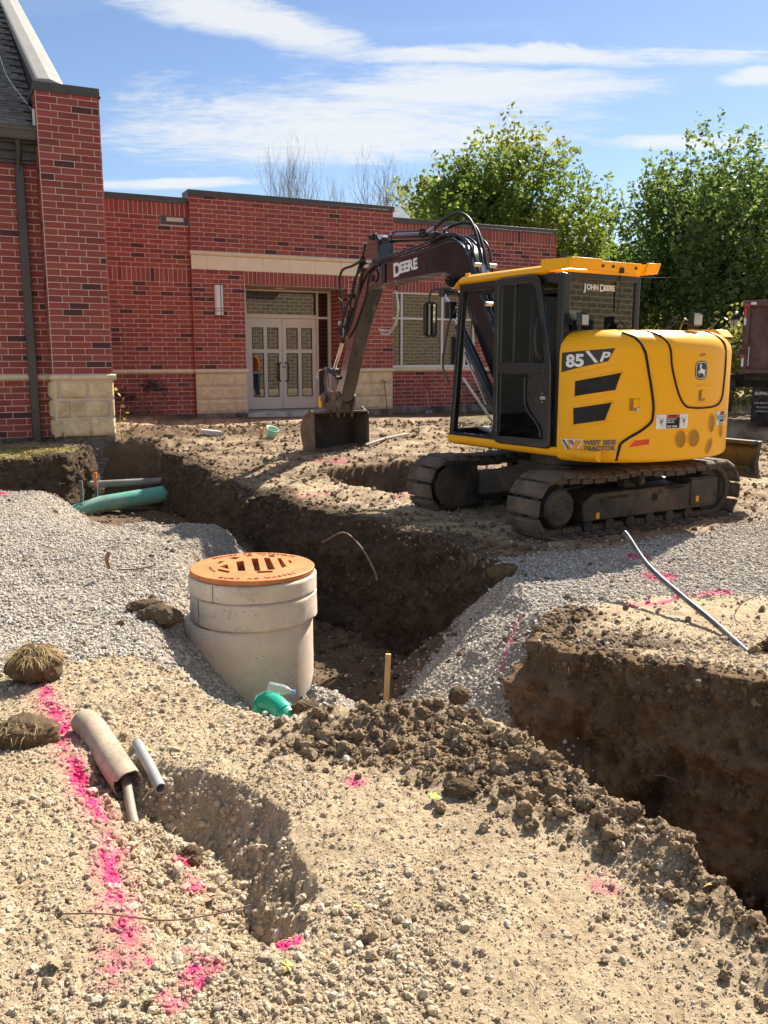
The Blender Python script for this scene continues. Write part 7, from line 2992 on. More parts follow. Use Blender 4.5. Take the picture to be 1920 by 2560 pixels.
# ------------------------------------------------------------ manhole
M_RING = NT('manhole_concrete')
_n = M_RING.noise(3, 6, .65)
_c = M_RING.mix(M_RING.ramp(_n, .3, .7), (.58, .46, .35), (.74, .61, .47))
_v = M_RING.voro(26)
_c = M_RING.mix(M_RING.ramp(_v, .07, .13, .75, 0), _c, (.13, .10, .08))
_c = M_RING.mix(M_RING.ramp(M_RING.noise(1.8, 7, .7, dist=1.0), .54, .66, 0, .6), _c, (.33, .25, .17))
M_RING.set('Base Color', _c)
M_RING.set('Roughness', .9)
M_RING.bump(M_RING.math('ADD', M_RING.math('MULTIPLY', M_RING.noise(60, 6, .7), .6), M_RING.ramp(_v, .05, .13, -1.5, 0)), .6, .006)
M_RUST = NT('cast_iron_light_rust')
_n = M_RUST.noise(5, 7, .65)
_c = M_RUST.mix(M_RUST.ramp(_n, .3, .7), (.45, .145, .036), (.62, .24, .070))
_c = M_RUST.mix(M_RUST.ramp(M_RUST.noise(30, 5, .7), .55, .75, 0, .5), _c, (.36, .10, .03))
M_RUST.set('Base Color', _c)
M_RUST.set('Roughness', .62)
M_RUST.set('Metallic', .15)
M_RUST.bump(M_RUST.noise(160, 5, .7), .5, .003)
M_RUSTD = mat('dark_rust_letters', (.20, .07, .03), .8)
MH = (-.93, 6.07)
mh = empty('manhole', (MH[0], MH[1], .25), 0, 'round concrete manhole rising from the gravel with an orange rusty slotted lid', 'manhole')


def ring(name, r, z0, z1, dx=0, dy=0, seed=0, ch=.012, ri=.28):
    n, m = 96, 14
    V, F = [], []
    zs = [z0, z0 + ch] + [z0 + ch + (z1 - z0 - 2 * ch) * i / (m - 4) for i in range(1, m - 4)] + [z1 - ch, z1]
    for k, z in enumerate(zs):
        for i in range(n):
            a = 2 * pi * i / n
            rr = r - (ch if k in (0, len(zs) - 1) else 0)
            j = .0022 * float(vnoise(np.array([math.cos(a) * 6 + seed]), np.array([math.sin(a) * 6]), np.array([z * 14]), seed)[0])
            if k in (0,): j += -.010 * max(0, float(vnoise(np.array([math.cos(a) * 9]), np.array([math.sin(a) * 9 + seed]), None, seed + 3)[0]))
            V.append((dx + (rr + j) * math.cos(a), dy + (rr + j) * math.sin(a), z))
    for k in range(len(zs) - 1):
        for i in range(n): F.append((k * n + i, k * n + (i + 1) % n, (k + 1) * n + (i + 1) % n, (k + 1) * n + i))
    b = len(V)
    for z in (z0, z1):
        for i in range(n):
            a = 2 * pi * i / n
            V.append((dx + ri * math.cos(a), dy + ri * math.sin(a), z))
    t = (len(zs) - 1) * n
    for i in range(n):
        j = (i + 1) % n
        F.append((t + i, t + j, b + n + j, b + n + i))
        F.append((i, b + i, b + j, j))
        F.append((b + i, b + n + i, b + n + j, b + j))
    mb = MB()
    mb.add(V, F)
    return mb.build(name, M_RING.m, mh, smooth=45)


ring('riser_ring', .449, -.165, -.040, seed=2)
ring('riser_ring', .447, -.355, -.168, .004, -.002, seed=5)
ring('barrel', .455, -1.5, -.362, -.038, .02, seed=9)
mb = MB()
mb.cyl((-.21, -.398, -.165), (-.211, -.399, -.045), .0025, 5)
mb.cyl((-.33, -.302, -.35), (-.331, -.303, -.17), .0025, 5)
mb.build('form_seam', mat('seam_dark', (.16, .13, .10), .9), mh)
# lid with true slots
slots = [[(-.138, .126), (-.088, .154), (-.025, -.154), (-.078, -.154)], [(-.044, .224), (.003, .238), (.078, -.154), (.038, -.154)], [(.044, .25), (.088, .25), (.175, -.11), (.125, -.126)],
         [(.144, .238), (.172, .238), (.241, -.014), (.216, -.064)], [(.229, .196), (.257, .154), (.272, .07), (.247, .10)], [(-.232, -.03), (-.19, .056), (-.15, -.10)],
         [(-.27, .056), (-.26, .14), (-.222, .154), (-.248, .056)], [(-.213, .238), (-.178, .28), (-.128, .266), (-.153, .20)], [(-.106, .32), (-.07, .35), (-.04, .32), (-.078, .29)], [(.0, .345), (.03, .352), (.055, .33), (.02, .32)]]
from mathutils.geometry import delaunay_2d_cdt
rim = [(.430 * math.cos(2 * pi * i / 96), .430 * math.sin(2 * pi * i / 96)) for i in range(96)]
loops = [rim] + [rloop(s_, .0055, 3) for s_ in slots]
loops = [l_ if sum(l_[i - 1][0] * l_[i][1] - l_[i][0] * l_[i - 1][1] for i in range(len(l_))) > 0 else l_[::-1] for l_ in loops]
vv, ff = [], []
for lp_ in loops:
    n0 = len(vv)
    vv += [Vector(p) for p in lp_]
    ff.append(list(range(n0, n0 + len(lp_))))
ov, oe, of, _a, _b, orig = delaunay_2d_cdt(vv, [], ff, 0, 1e-6)
keep = [f for f, o_ in zip(of, orig) if list(o_) == [0]]
mb = MB()
for z in (0.0, -.036):
    mb.add([(v.x, v.y, z) for v in ov], keep)
for k, lp_ in enumerate(loops):
    n = len(lp_)
    if k == 0:
        mb.lathe([(.430, 0), (.436, -.005), (.436, -.030), (.430, -.036)], 96)
    else:
        mb.add([(x, y, 0) for x, y in lp_] + [(x, y, -.036) for x, y in lp_], [(i, (i + 1) % n, (i + 1) % n + n, i + n) for i in range(n)])
lid = mb.build('lid', M_RUST.m, mh, smooth=30)
mb = MB()
mb.lathe([(0, -.30), (.30, -.30), (.30, -.04), (.28, -.04)], 48)
mb.build('shaft_inside', mat('dark_shaft', (.03, .022, .018), .9), mh)


def arc_text(body, r, a_mid, z, size, inward, parent, material):
    n = len(body)
    step = size * .82 / r
    for i, ch in enumerate(body):
        if ch == ' ': continue
        if inward:      # read from outside/near side: tops to the centre
            a = a_mid + (i - (n - 1) / 2) * step
            x = (-math.sin(a), math.cos(a), 0)
            up = (-math.cos(a), -math.sin(a), 0)
        else:
            a = a_mid - (i - (n - 1) / 2) * step
            x = (math.sin(a), -math.cos(a), 0)
            up = (math.cos(a), math.sin(a), 0)
        text('lettering', ch, size, face((r * math.cos(a), r * math.sin(a), z), x, up), material, parent, .003, .001, .9, 'CENTER')


arc_text('DUMP NO WASTE!', .383, R(-75), .001, .050, True, lid, M_RUSTD)
arc_text('DRAINS TO WATERWAYS', .383, R(96), .001, .044, False, lid, M_RUSTD)
arc_text('MADE IN USA', .295, R(203), .001, .018, True, lid, M_RUSTD)
mb = MB()
for (a, b) in (((-.215, -.135), (-.13, -.20)), ((.062, -.205), (.165, -.185)), ((.08, .30), (.12, .292))):
    mb.tube([(*a, .003), (*b, .003)], .008, 5)
mb.build('raised_bar', M_RUSTD, lid)

# ------------------------------------------------------------ pipes, stakes and litter
M_GRN = mat('weathered_green_pipe', (.09, .38, .28), .5, 0, .15, 4, .15, 40, .002, dirt=(.40, .38, .28), dirt_amt=.45, dirt_scale=2.2)
M_GRN2 = mat('bright_green_plastic', (.012, .36, .23), .35, 0, .1, 8, dirt=(.20, .42, .32), dirt_amt=.3, dirt_scale=9)
M_GREYP = mat('grey_pipe', (.27, .26, .245), .6, 0, .1, 6, .2, 40, .002, dirt=(.17, .13, .10), dirt_amt=.5)
M_PVC = mat('grey_conduit_plastic', (.085, .092, .10), .42, 0, .15, 8, .1, 60, .001, dirt=(.33, .30, .26), dirt_amt=.35, dirt_scale=6)
M_WOOD = mat('pale_stake_wood', (.58, .36, .14), .75, 0, .2, 12, .3, 60, .002)
M_ORG = mat('orange_paint', (.70, .20, .04), .7, 0, .3, 20)


def single(name, mb, material, label, cat, smooth=None, bevel=0, group=None):
    o = mb.build(name, material, smooth=smooth, bevel=bevel)
    tag(o, label, cat, group)
    return o


def hollow(pts, ro, ri, n=24, rag=0.0, seed=0):
    """open pipe with wall thickness and dark bore; rag: broken far end"""
    mb = MB()
    P = [Vector(p) for p in pts]
    r_ = random.Random(seed)
    def loop(i, r):
        a = P[max(i - 1, 0)]
        b = P[min(i + 1, len(P) - 1)]
        t_ = (b - a).normalized()
        u = t_.cross(Vector((0, 0, 1))).normalized()
        w = u.cross(t_)
        return [P[i] + (u * math.cos(2 * pi * k / n) + w * math.sin(2 * pi * k / n)) * r for k in range(n)], t_
    V, F = [], []
    m = len(P)
    jag = [rag * max(0, math.sin(3 * 2 * pi * k / n + 1) + .6 * r_.uniform(-1, 1)) for k in range(n)]
    for r, rev in ((ro, 0), (ri, 1)):
        for i in range(m):
            L_, t_ = loop(i, r)
            if i == m - 1: L_ = [p - t_ * jag[k] for k, p in enumerate(L_)]
            V += [tuple(p) for p in L_]
    for s_ in (0, 1):
        o_ = s_ * m * n
        for i in range(m - 1):
            for k in range(n): F.append((o_ + i * n + k, o_ + i * n + (k + 1) % n, o_ + (i + 1) * n + (k + 1) % n, o_ + (i + 1) * n + k))
    for i in (0, m - 1):
        for k in range(n): F.append((i * n + k, i * n + (k + 1) % n, m * n + i * n + (k + 1) % n, m * n + i * n + k))
    mb.add(V, F)
    return mb


single('drain_pipe', hollow([(-4.62, 12.70, -.58), (-4.2, 12.94, -.45), (-3.42, 13.4, -.37), (-3.0, 13.65, -.33)], .128, .118, 32), M_GRN, 'thick weathered green drain pipe crossing the back of the trench', 'pipe', 60)
single('drain_pipe.001', hollow([(-4.95, 13.18, -.215), (-4.59, 13.3, -.21), (-3.55, 13.68, -.205), (-3.1, 13.84, -.2)], .055, .048, 24), M_GREYP, 'straight grey pipe in front of the pier footing behind the green pipe', 'pipe', 60)
st = empty('marker_stake', (-4.30, 13.0, -.5), 0, 'orange tipped stake wound with wire beside the grey pipe', 'stake')
mb = MB()
mb.bb(-.02, .02, -.012, .012, -.1, .30)
mb.build('post', mat('dark_stake', (.10, .08, .07), .8), st)
mb = MB()
mb.bb(-.022, .022, -.014, .014, .30, .52)
mb.build('painted_tip', M_ORG, st, bevel=.003)
mb = MB()
mb.tube(catmull([(.03, -.02, .44), (.05, -.03, .32), (.03, -.02, .22), (.08, -.05, .10), (.18, -.06, .06), (.28, -.03, .10)], 5), .007, 5)
mb.tube(catmull([(-.02, -.02, .2), (-.07, -.02, .08), (-.04, -.03, -.02), (.0, -.03, -.05)], 5), .005, 5)
for z in (.42, .36): mb.tube([(-.06, -.02, z - .02), (0, -.025, z), (.07, -.02, z + .01)], .006, 5)
mb.build('wire', mat('blue_grey_wire', (.30, .36, .46), .5), st)
mb = MB()
mb.bb(-4.51, -4.46, 12.88, 12.91, -.6, -.09)
single('post_stub', mb, mat('grey_stake', (.16, .15, .14), .8), 'short grey post against the cut bank left of the orange tipped stake', 'stake', bevel=.004)
mb = MB()
mb.box((.012, 4.62, -.17), (.030, .030, .52), rx=-.15, ry=.045)
single('wooden_stake', mb, M_WOOD, 'upright pale wooden stake in front of the gravel slope', 'stake', bevel=.003)
mb = MB()
mb.tube([(-1.925, 13.3, -.02), (-1.855, 13.3, .24)], .022, 10)
single('pipe_stub', mb, mat('pale_grey_stub', (.45, .42, .38), .6), 'small pale pipe stub leaning out of the dirt left of the bucket', 'pipe stub', 60)
mb = MB()
mb.tube([(-.30, 14.3, TZ(-.3, 14.3) + .03), (.05, 15.0, TZ(.05, 15.0) + .035), (.44, 15.8, TZ(.44, 15.8) + .02)], .022, 10)
single('loose_pipe', mb, mat('dusty_grey_pipe', (.28, .25, .21), .7), 'thin pale pipe lying on the dirt behind the excavator bucket', 'pipe', 60)
single('conduit', hollow(catmull([(1.78, 6.4, .425), (1.80, 6.36, .40), (1.879, 6.1, .243), (2.0, 5.75, .125), (2.096, 5.4, .045), (2.14, 5.05, -.005), (2.16, 4.9, -.03)], 4), .0185, .015, 16), M_PVC, 'long curved grey conduit rising from the dirt block at right', 'conduit', 60)

# broken sleeve pipe and the two small conduits in the pit
M_OLD = NT('old_sleeve_pipe')
_n = M_OLD.noise(7, 8, .7)
_c = M_OLD.mix(M_OLD.ramp(_n, .35, .65), (.24, .155, .10), (.47, .39, .28))
_c = M_OLD.mix(M_OLD.ramp(M_OLD.noise(3, 4, .6), .55, .68, 0, .55), _c, (.62, .17, .20))
_c = M_OLD.mix(M_OLD.ramp(M_OLD.noise(60, 5, .7), .5, .75, 0, .45), _c, (.55, .46, .34))
M_OLD.set('Base Color', _c)
M_OLD.set('Roughness', .9)
M_OLD.bump(M_OLD.noise(90, 6, .7), .5, .004)
single('sleeve_pipe', hollow([(-1.37, 3.80, .060), (-1.303, 3.72, .052), (-1.17, 3.53, .012), (-1.045, 3.355, -.022)], .062, .056, 36, .028, 4), M_OLD.m, 'thick old rust stained pipe with a ragged broken end in the gravel pit', 'pipe', 50)
single('conduit.001', hollow([(-1.075, 3.60, .045), (-.98, 3.44, .018), (-.90, 3.30, -.009)], .0235, .019, 20), mat('galvanised_grey', (.30, .295, .28), .5, .1, .15, 8, .2, 60, .002, dirt=(.42, .36, .27), dirt_amt=.4, dirt_scale=5), 'short grey conduit lying right beside the broken rusty pipe', 'conduit', 50)
single('conduit.002', hollow([(-1.09, 3.44, -.020), (-1.053, 3.36, -.034), (-1.025, 3.29, -.055), (-.996, 3.22, -.080), (-.94, 3.10, -.110), (-.888, 2.975, -.139)], .0195, .0155, 20), mat('tan_conduit', (.30, .255, .19), .6, 0, .15, 8, .2, 60, .002, dirt=(.16, .12, .09), dirt_amt=.4, dirt_scale=5), 'thin tan conduit reaching down into the pit out of the broken pipe', 'conduit', 50)

# green elbow and plastic bottle at the foot of the manhole
mb = MB()
el = catmull([(-.80, 5.34, -.62), (-.775, 5.33, -.50), (-.735, 5.28, -.44), (-.66, 5.20, -.445), (-.58, 5.11, -.50), (-.54, 5.06, -.58)], 6)
mb.tube(el, .064, 24)
for i in (8, 20):
    mb.tube([el[i] + (el[i + 1] - el[i]) * f for f in (0, 1.2)], .069, 24)
single('pipe_elbow', mb, M_GRN2, 'bright green plastic pipe elbow half buried under the clear bottle', 'pipe elbow', 50)
t = NT('clear_plastic')
t.set('Base Color', (.92, .95, .95))
t.set('Roughness', .12)
t.set('Transmission Weight', .75)
t.set('IOR', 1.3)
t.set('Alpha', .8)
bt_ = empty('plastic_bottle', (-.735, 5.31, -.355), 0, 'clear crushed plastic water bottle lying on the green elbow', 'bottle')
bt_.rotation_euler = (0, R(98), R(-12))
mb = MB()
mb.lathe([(0, 0), (.026, .0), (.033, .010), (.031, .03), (.033, .045), (.030, .06), (.033, .075), (.032, .10), (.026, .125), (.016, .145), (.0125, .152), (.0125, .165)], 24)
mb.build('body', t.m, bt_, smooth=60)
mb = MB()
mb.lathe([(0, .163), (.0145, .163), (.0145, .180), (0, .180)], 18)
mb.build('cap', mat('blue_cap', (.10, .35, .70), .4), bt_, smooth=30)

# shovel leaning on the wall and rusty rod
def wp(u, v, z): return (WO[0] + u * math.cos(WA) - v * math.sin(WA), WO[1] + u * math.sin(WA) + v * math.cos(WA), ZL + z)


sv = empty('shovel', wp(6.25, .12, -1.39), WA, 'red handled shovel leaning on the brick under the ribbon window', 'shovel')
tilt = Matrix.Rotation(R(-14), 4, 'X')
mb = MB()
V, F = [], []
for i in range(9):
    z = i / 8 * .30
    w = .115 * (math.sin(min(1, z / .12) * pi / 2) ** .7 if z < .12 else 1) * (1 if z < .26 else .8)
    for k in range(7):
        x = (k / 6 - .5) * 2 * w
        V.append((x, -.025 * (1 - (x / .115) ** 2) + .02 * (z / .3 - .5) ** 2 * 4, z))
for i in range(8):
    for k in range(6): F.append((i * 7 + k, i * 7 + k + 1, i * 7 + k + 8, i * 7 + k + 7))
V2 = [(x, y + .004, z) for x, y, z in V]
mb.add(V, F, tilt)
mb.add(V2, [f[::-1] for f in F], tilt)
mb.tube([(0, -.015, .28), (0, -.005, .45)], [.022, .017], 10, M=tilt)
mb.build('blade', mat('shovel_steel', (.20, .20, .21), .5, .5, .2, 8), sv, smooth=50)
mb = MB()
mb.tube([(0, -.005, .42), (0, 0, .98)], .016, 10, M=tilt)
mb.build('shaft', mat('pale_shaft_wood', (.45, .32, .22), .7), sv, smooth=50)
mb = MB()
mb.tube([(0, 0, .95), (-.03, 0, 1.02), (-.055, 0, 1.10), (-.055, 0, 1.14)], .012, 8, M=tilt)
mb.tube([(0, 0, .95), (.03, 0, 1.02), (.055, 0, 1.10), (.055, 0, 1.14)], .012, 8, M=tilt)
mb.tube([(-.06, 0, 1.14), (.06, 0, 1.14)], .015, 8, M=tilt)
mb.tube([(0, 0, .80), (0, 0, .99)], .019, 10, M=tilt)
mb.build('grip', mat('red_grip', (.42, .02, .03), .4), sv, smooth=50)
mb = MB()
mb.tube([wp(4.84, -.28, -1.42), wp(4.79, -.09, -.33)], .011, 8)
mb.tube([wp(4.72, -.095, -.30), wp(4.79, -.09, -.325), wp(4.86, -.09, -.34)], .012, 8)
single('rusty_rod', mb, mat('rusty_iron', (.16, .08, .045), .8, .2, .3, 20), 'thin rusty rod leaning on the stone pier right of the doors', 'rod')

# pail in the spoil heap
pz = TZ(-1.99, 15.4)
pa = empty('pail', (-1.99, 15.4, max(pz, .22)), 0, 'pale green plastic pail half sunk in the spoil heap before the doors', 'pail')
pa.rotation_euler = (R(16), R(20), 0)
mb = MB()
mb.lathe([(0, .0), (.085, .0), (.105, .16), (.115, .165), (.115, .175), (.100, .172), (.080, .01), (0, .01)], 28)
mb.build('body', mat('pale_green_pail', (.30, .52, .40), .5, 0, .1, 5), pa, smooth=40)
mb = MB()
mb.tube(catmull([(-.11, 0, .16), (-.09, -.08, .20), (0, -.12, .22), (.09, -.08, .20), (.11, 0, .16)], 4), .004, 5)
mb.build('handle', M_WFRAME, pa)
mb = MB()
mb.box((-2.14, 15.33, max(pz, .22) + .08), (.03, .10, .20), rz=.5, rx=.2)
single('board_scrap', mb, mat('tan_board', (.45, .30, .15), .8), 'tan broken board end standing left of the pale green pail', 'board', bevel=.004)
mb = MB()
mb.box((-3.02, 15.35, TZ(-3.02, 15.35) + .04), (.36, .16, .10), rz=.3, ry=.12)
single('concrete_chunk', mb, M_SLAB, 'flat pale chunk of concrete on the spoil heap by the wall', 'concrete chunk', bevel=.02)


# ------------------------------------------------------------ big clods of turf and soil
M_CL2 = NT('turf_clod_soil')
_c = M_CL2.mix(M_CL2.ramp(M_CL2.noise(9, 8, .75), .3, .7), (.055, .038, .022), (.21, .145, .085))
_c = M_CL2.mix(M_CL2.ramp(M_CL2.noise(45, 6, .75), .5, .75, 0, .55), _c, (.33, .25, .15))
M_CL2.set('Base Color', _c)
M_CL2.set('Roughness', .95)
M_CL2.set('Specular IOR Level', .1)
M_CL2.bump(M_CL2.noise(70, 8, .75), 1.0, .012)
M_STRAW = mat('dry_grass', (.46, .33, .14), .8, 0, .35, 30)


def clod(loc, r, sc, label, seed, grass=0, cat='clod'):
    bm = bmesh.new()
    bmesh.ops.create_icosphere(bm, subdivisions=5, radius=1)
    co = np.array([v.co[:] for v in bm.verts])
    n = fbm(co[:, 0] * 1.2, co[:, 1] * 1.2, co[:, 2] * 1.2, 3, seed) * .35 + fbm(co[:, 0] * 4, co[:, 1] * 4, co[:, 2] * 4, 4, seed + 1, .65) * .20 + fbm(co[:, 0] * 13, co[:, 1] * 13, co[:, 2] * 13, 3, seed + 2, .7) * .07
    co = co * (1 + n)[:, None] * np.array(sc) * r
    for v, c in zip(bm.verts, co): v.co = c
    me = bpy.data.meshes.new('soil_clod')
    bm.to_mesh(me)
    bm.free()
    me.polygons.foreach_set('use_smooth', [True] * len(me.polygons))
    me.materials.append(M_CL2.m)
    name = 'turf_clod' if grass else 'soil_lump'
    if grass:
        root = empty(name, loc, 0, label, cat)
        o = bpy.data.objects.new('soil', me)
        C.objects.link(o)
        o.parent = root
        n_ = np.random.default_rng(seed)
        V, F = [], []
        top = co[co[:, 2] > np.percentile(co[:, 2], 74)]
        for i in range(grass):
            p = top[n_.integers(len(top))]
            d = np.array([p[0] * 2.0 / r * .5 + n_.normal() * .4, p[1] / r - .4 + n_.normal() * .3, .35 + .3 * n_.random()])
            L_ = r * n_.uniform(.35, .8)
            q = p.copy()
            w = .0016
            k0 = len(V)
            side = np.array([n_.normal(), n_.normal(), 0])
            side = side / np.linalg.norm(side) * w
            for s_ in range(5):
                V += [tuple(q - side * (1 - s_ / 5)), tuple(q + side * (1 - s_ / 5))]
                d = d + np.array([0, 0, -.42])
                q = q + d / np.linalg.norm(d) * L_ / 4
            for s_ in range(4): F.append((k0 + 2 * s_, k0 + 2 * s_ + 1, k0 + 2 * s_ + 3, k0 + 2 * s_ + 2))
        gm = bpy.data.meshes.new('grass_blades')
        gm.from_pydata(V, [], F)
        gm.materials.append(M_STRAW)
        g = bpy.data.objects.new('grass_blades', gm)
        C.objects.link(g)
        g.parent = root
        g['kind'] = 'stuff'
    else:
        o = bpy.data.objects.new(name, me)
        C.objects.link(o)
        o.location = loc
        tag(o, label, cat)
    return o


clod((-1.85, 4.46, .085), .13, (1.05, .9, .85), 'grass topped turf clod sitting where the gravel meets the tan dirt', 3, 420)
clod((-1.60, 3.66, .05), .13, (1.1, .95, .72), 'big mossy brown clod left of the broken rusty pipe', 14, 60)
clod((-1.50, 5.66, .0), .105, (1.3, .9, .75), 'dark soil clod touching the left side of the manhole', 21)
clod((-1.62, 5.80, .03), .08, (1.6, .9, .6), 'smaller soil clod behind the one touching the manhole', 23)
clod((.36, 4.02, .10), .05, (1.1, 1, .8), 'round brown lump on the crest of the mound nearest the gravel slope', 25)
clod((-.48, 5.10, -.42), .07, (1.2, .9, .8), 'tan lump of clay right of the green elbow', 27)
clod((.30, 3.14, .07), .055, (1.2, .9, .75), 'dark clod alone on the tan dirt below the mound', 29)
clod((.98, 2.80, .06), .06, (1.5, .9, .6), 'flat brown clod at the edge of the near trench corner', 31)
clod((2.40, 5.0, .02), .11, (1.5, .8, .6), 'dark lump on the dirt block right of the conduit foot', 33)
clod((-.80, 2.52, -.10), .045, (1.1, 1, .8), 'dark clod on the pink paint line in the pit', 35, 30)
clod((-.72, 3.02, -.14), .045, (1, 1, .9), 'mossy clod in the middle of the pit below the pipes', 37)
clod((-.48, 2.62, -.17), .04, (1.2, .9, .8), 'clod at the foot of the scraped pit wall', 39)
clod((1.02, 5.32, -.02), .07, (1.0, 1.2, .8), 'rusty brown clod on the corner of the dirt block by the gravel', 41)
clod((.97, 6.92, .0), .10, (1.2, .9, .7), 'reddish clod at the top of the trench side under the track', 43)

# ------------------------------------------------------------ dry grass, roots, twigs
def strands(name, pts, length, w, material, lift=.25, seed=0, kind='stuff', curl=.5):
    n_ = np.random.default_rng(seed)
    V, F = [], []
    for p in pts:
        a = n_.uniform(0, 6.28)
        L_ = length * n_.uniform(.4, 1.3)
        el = n_.uniform(-.05, lift)
        q = np.array(p, float)
        k0 = len(V)
        for s_ in range(4):
            d = np.array([math.cos(a) * math.cos(el), math.sin(a) * math.cos(el), math.sin(el)])
            sd_ = np.array([-math.sin(a), math.cos(a), 0]) * w * (1 - s_ / 5)
            V += [tuple(q - sd_), tuple(q + sd_ + np.array([0, 0, w]))]
            q = q + d * L_ / 3
            a += n_.normal() * curl
            el -= lift * .7 * n_.random()
        for s_ in range(3): F.append((k0 + 2 * s_, k0 + 2 * s_ + 1, k0 + 2 * s_ + 3, k0 + 2 * s_ + 2))
    me = bpy.data.meshes.new(name)
    me.from_pydata(V, [], F)
    me.materials.append(material)
    o = bpy.data.objects.new(name, me)
    C.objects.link(o)
    o['kind'] = kind
    return o


def strand_points(n, y0, y1, power, fn, lift=.006):
    x, y = fanpoints(n, y0, y1, .6, power)
    k = fn(x, y)
    x, y = x[k], y[k]
    return np.stack([x, y, terrain(x, y) + lift], -1)


_P = [(a, b) for a, b, _ in TR]
strands('dry_straw', strand_points(5200, 1.5, 6.0, 1.0, lambda x, y: (fbm(x * 1.4, y * 1.4, None, 3, 201) > .02) & ~inpoly(x, y, _P) & (zones(x, y)[0] < .4)), .055, .0008, M_STRAW, .3, 5)
strands('dry_straw.001', strand_points(9000, 6.0, 17, 1.2, lambda x, y: ~inpoly(x, y, _P) & (zones(x, y)[0] < .5) & ((x - WO[0]) * -math.sin(WA) + (y - WO[1]) * math.cos(WA) < -.1), .012), .11, .0028, mat('pale_dead_turf', (.36, .26, .14), .85, 0, .35, 20), .3, 6)
M_ROOT = mat('root', (.26, .18, .11), .85, 0, .3, 20)
for nm, (X, Y, Z), n in (('roots', F_EAST, 420), ('roots.001', F_BLOCK, 160), ('roots.002', F_BANK, 500)):
    h, w = X.shape
    i = (nr.random(n) ** 2.0 * (h * .75)).astype(int)
    j = (nr.random(n) * w).astype(int)
    strands(nm, np.stack([X[i, j], Y[i, j], Z[i, j]], -1), .13, .0022, M_ROOT, .5, 9, curl=.9)
# pale turf on top of the bank
xs_ = nr.uniform(-7.6, -4.75, 5200)
ys_ = nr.uniform(12.45, 13.6, 5200)
strands('bank_grass', np.stack([xs_, ys_, terrain(xs_, ys_) + .01], -1), .10, .0035, mat('bank_grass_blades', (.40, .34, .10), .85, 0, .4, 15), .6, 10)
for k, (pts, r_, lb) in enumerate((([(-1.02, 2.43, .03), (-.85, 2.41, .045), (-.66, 2.40, .03), (-.52, 2.46, .01), (-.42, 2.52, .0)], .0026, 'thin reddish twig lying across the pink paint line at the near pit edge'),
                                   ([(-2.12, 6.62, .10), (-2.13, 6.60, .17), (-2.11, 6.60, .235)], .017, 'short dry stub standing out of the gravel heap'),
                                   ([(-2.0, 6.45, .13), (-1.86, 6.42, .14), (-1.74, 6.38, .17), (-1.69, 6.36, .19)], .006, 'thin dry twig lying on the gravel heap'),
                                   ([(-.62, 8.60, -.12), (-.40, 8.52, .0), (-.22, 8.1, -.05), (-.10, 7.8, -.18), (-.06, 7.72, -.28)], .009, 'curved root hanging out of the far trench side'),
                                   ([(.68, 5.9, .02), (.72, 5.7, .08), (.75, 5.62, .18)], .003, 'thin stalk on the gravel slope beside the dirt block'),
                                   ([(2.35, 5.7, .0), (2.38, 5.66, .09), (2.45, 5.6, .16)], .003, 'dry weed stalk standing on the dirt block'))):
    mb = MB()
    mb.tube(catmull(pts, 5), r_, 6)
    o = mb.build('twig', mat('twig_bark', (.22, .12, .08), .85, 0, .3, 30), smooth=60)
    tag(o, lb, 'twig')


def leaf(loc, size, colr, label, seed):
    n_ = random.Random(seed)
    mb = MB()
    out = [(0, -.5), (.18, -.32), (.42, -.30), (.28, -.08), (.5, .12), (.24, .14), (.16, .42), (0, .55), (-.14, .40), (-.26, .16), (-.5, .10), (-.28, -.1), (-.40, -.32), (-.17, -.30)]
    V = [(x * size, y * size, size * (.16 * math.sin(3 * x + seed) + .1 * abs(x) * 2)) for x, y in out] + [(0, 0, size * .05)]
    n = len(out)
    mb.add(V, [(i, (i + 1) % n, n) for i in range(n)])
    o = mb.build('fallen_leaf', mat('leaf_%d' % seed if False else 'fallen_leaf_' + ('green' if colr[1] > colr[0] else 'brown' if colr[0] < .3 else 'yellow'), colr, .6, 0, .2, 30))
    o.location = loc
    o.rotation_euler = (n_.uniform(-.4, .4), n_.uniform(-.4, .4), n_.uniform(0, 6))
    tag(o, label, 'leaf')


for k, (x, y, s_, c_, lb) in enumerate(((.19, 3.09, .055, (.36, .42, .06), 'yellow green leaf lying on the tan dirt below the mound'), (1.13, 2.42, .10, (.22, .30, .08), 'curled green leaf at the near right edge of the mound'), (1.02, 2.54, .05, (.50, .42, .10), 'small yellow leaf at the mound foot near the right edge'),
                                        (-.27, 2.19, .05, (.55, .38, .04), 'yellow leaf beside the pink paint spot under the pit wall'), (-1.03, 3.56, .06, (.50, .22, .05), 'orange leaf tucked above the grey conduit'), (-.60, 2.74, .06, (.28, .17, .09), 'dry brown leaf in the middle of the pit'),
                                        (-.93, 2.22, .06, (.28, .16, .08), 'dry brown leaf near the lower left of the pit'), (-.08, 2.45, .04, (.50, .33, .14), 'small tan leaf right of the pit wall'))):
    leaf((x, y, TZ(x, y) + .014), s_, c_, lb, k + 1)

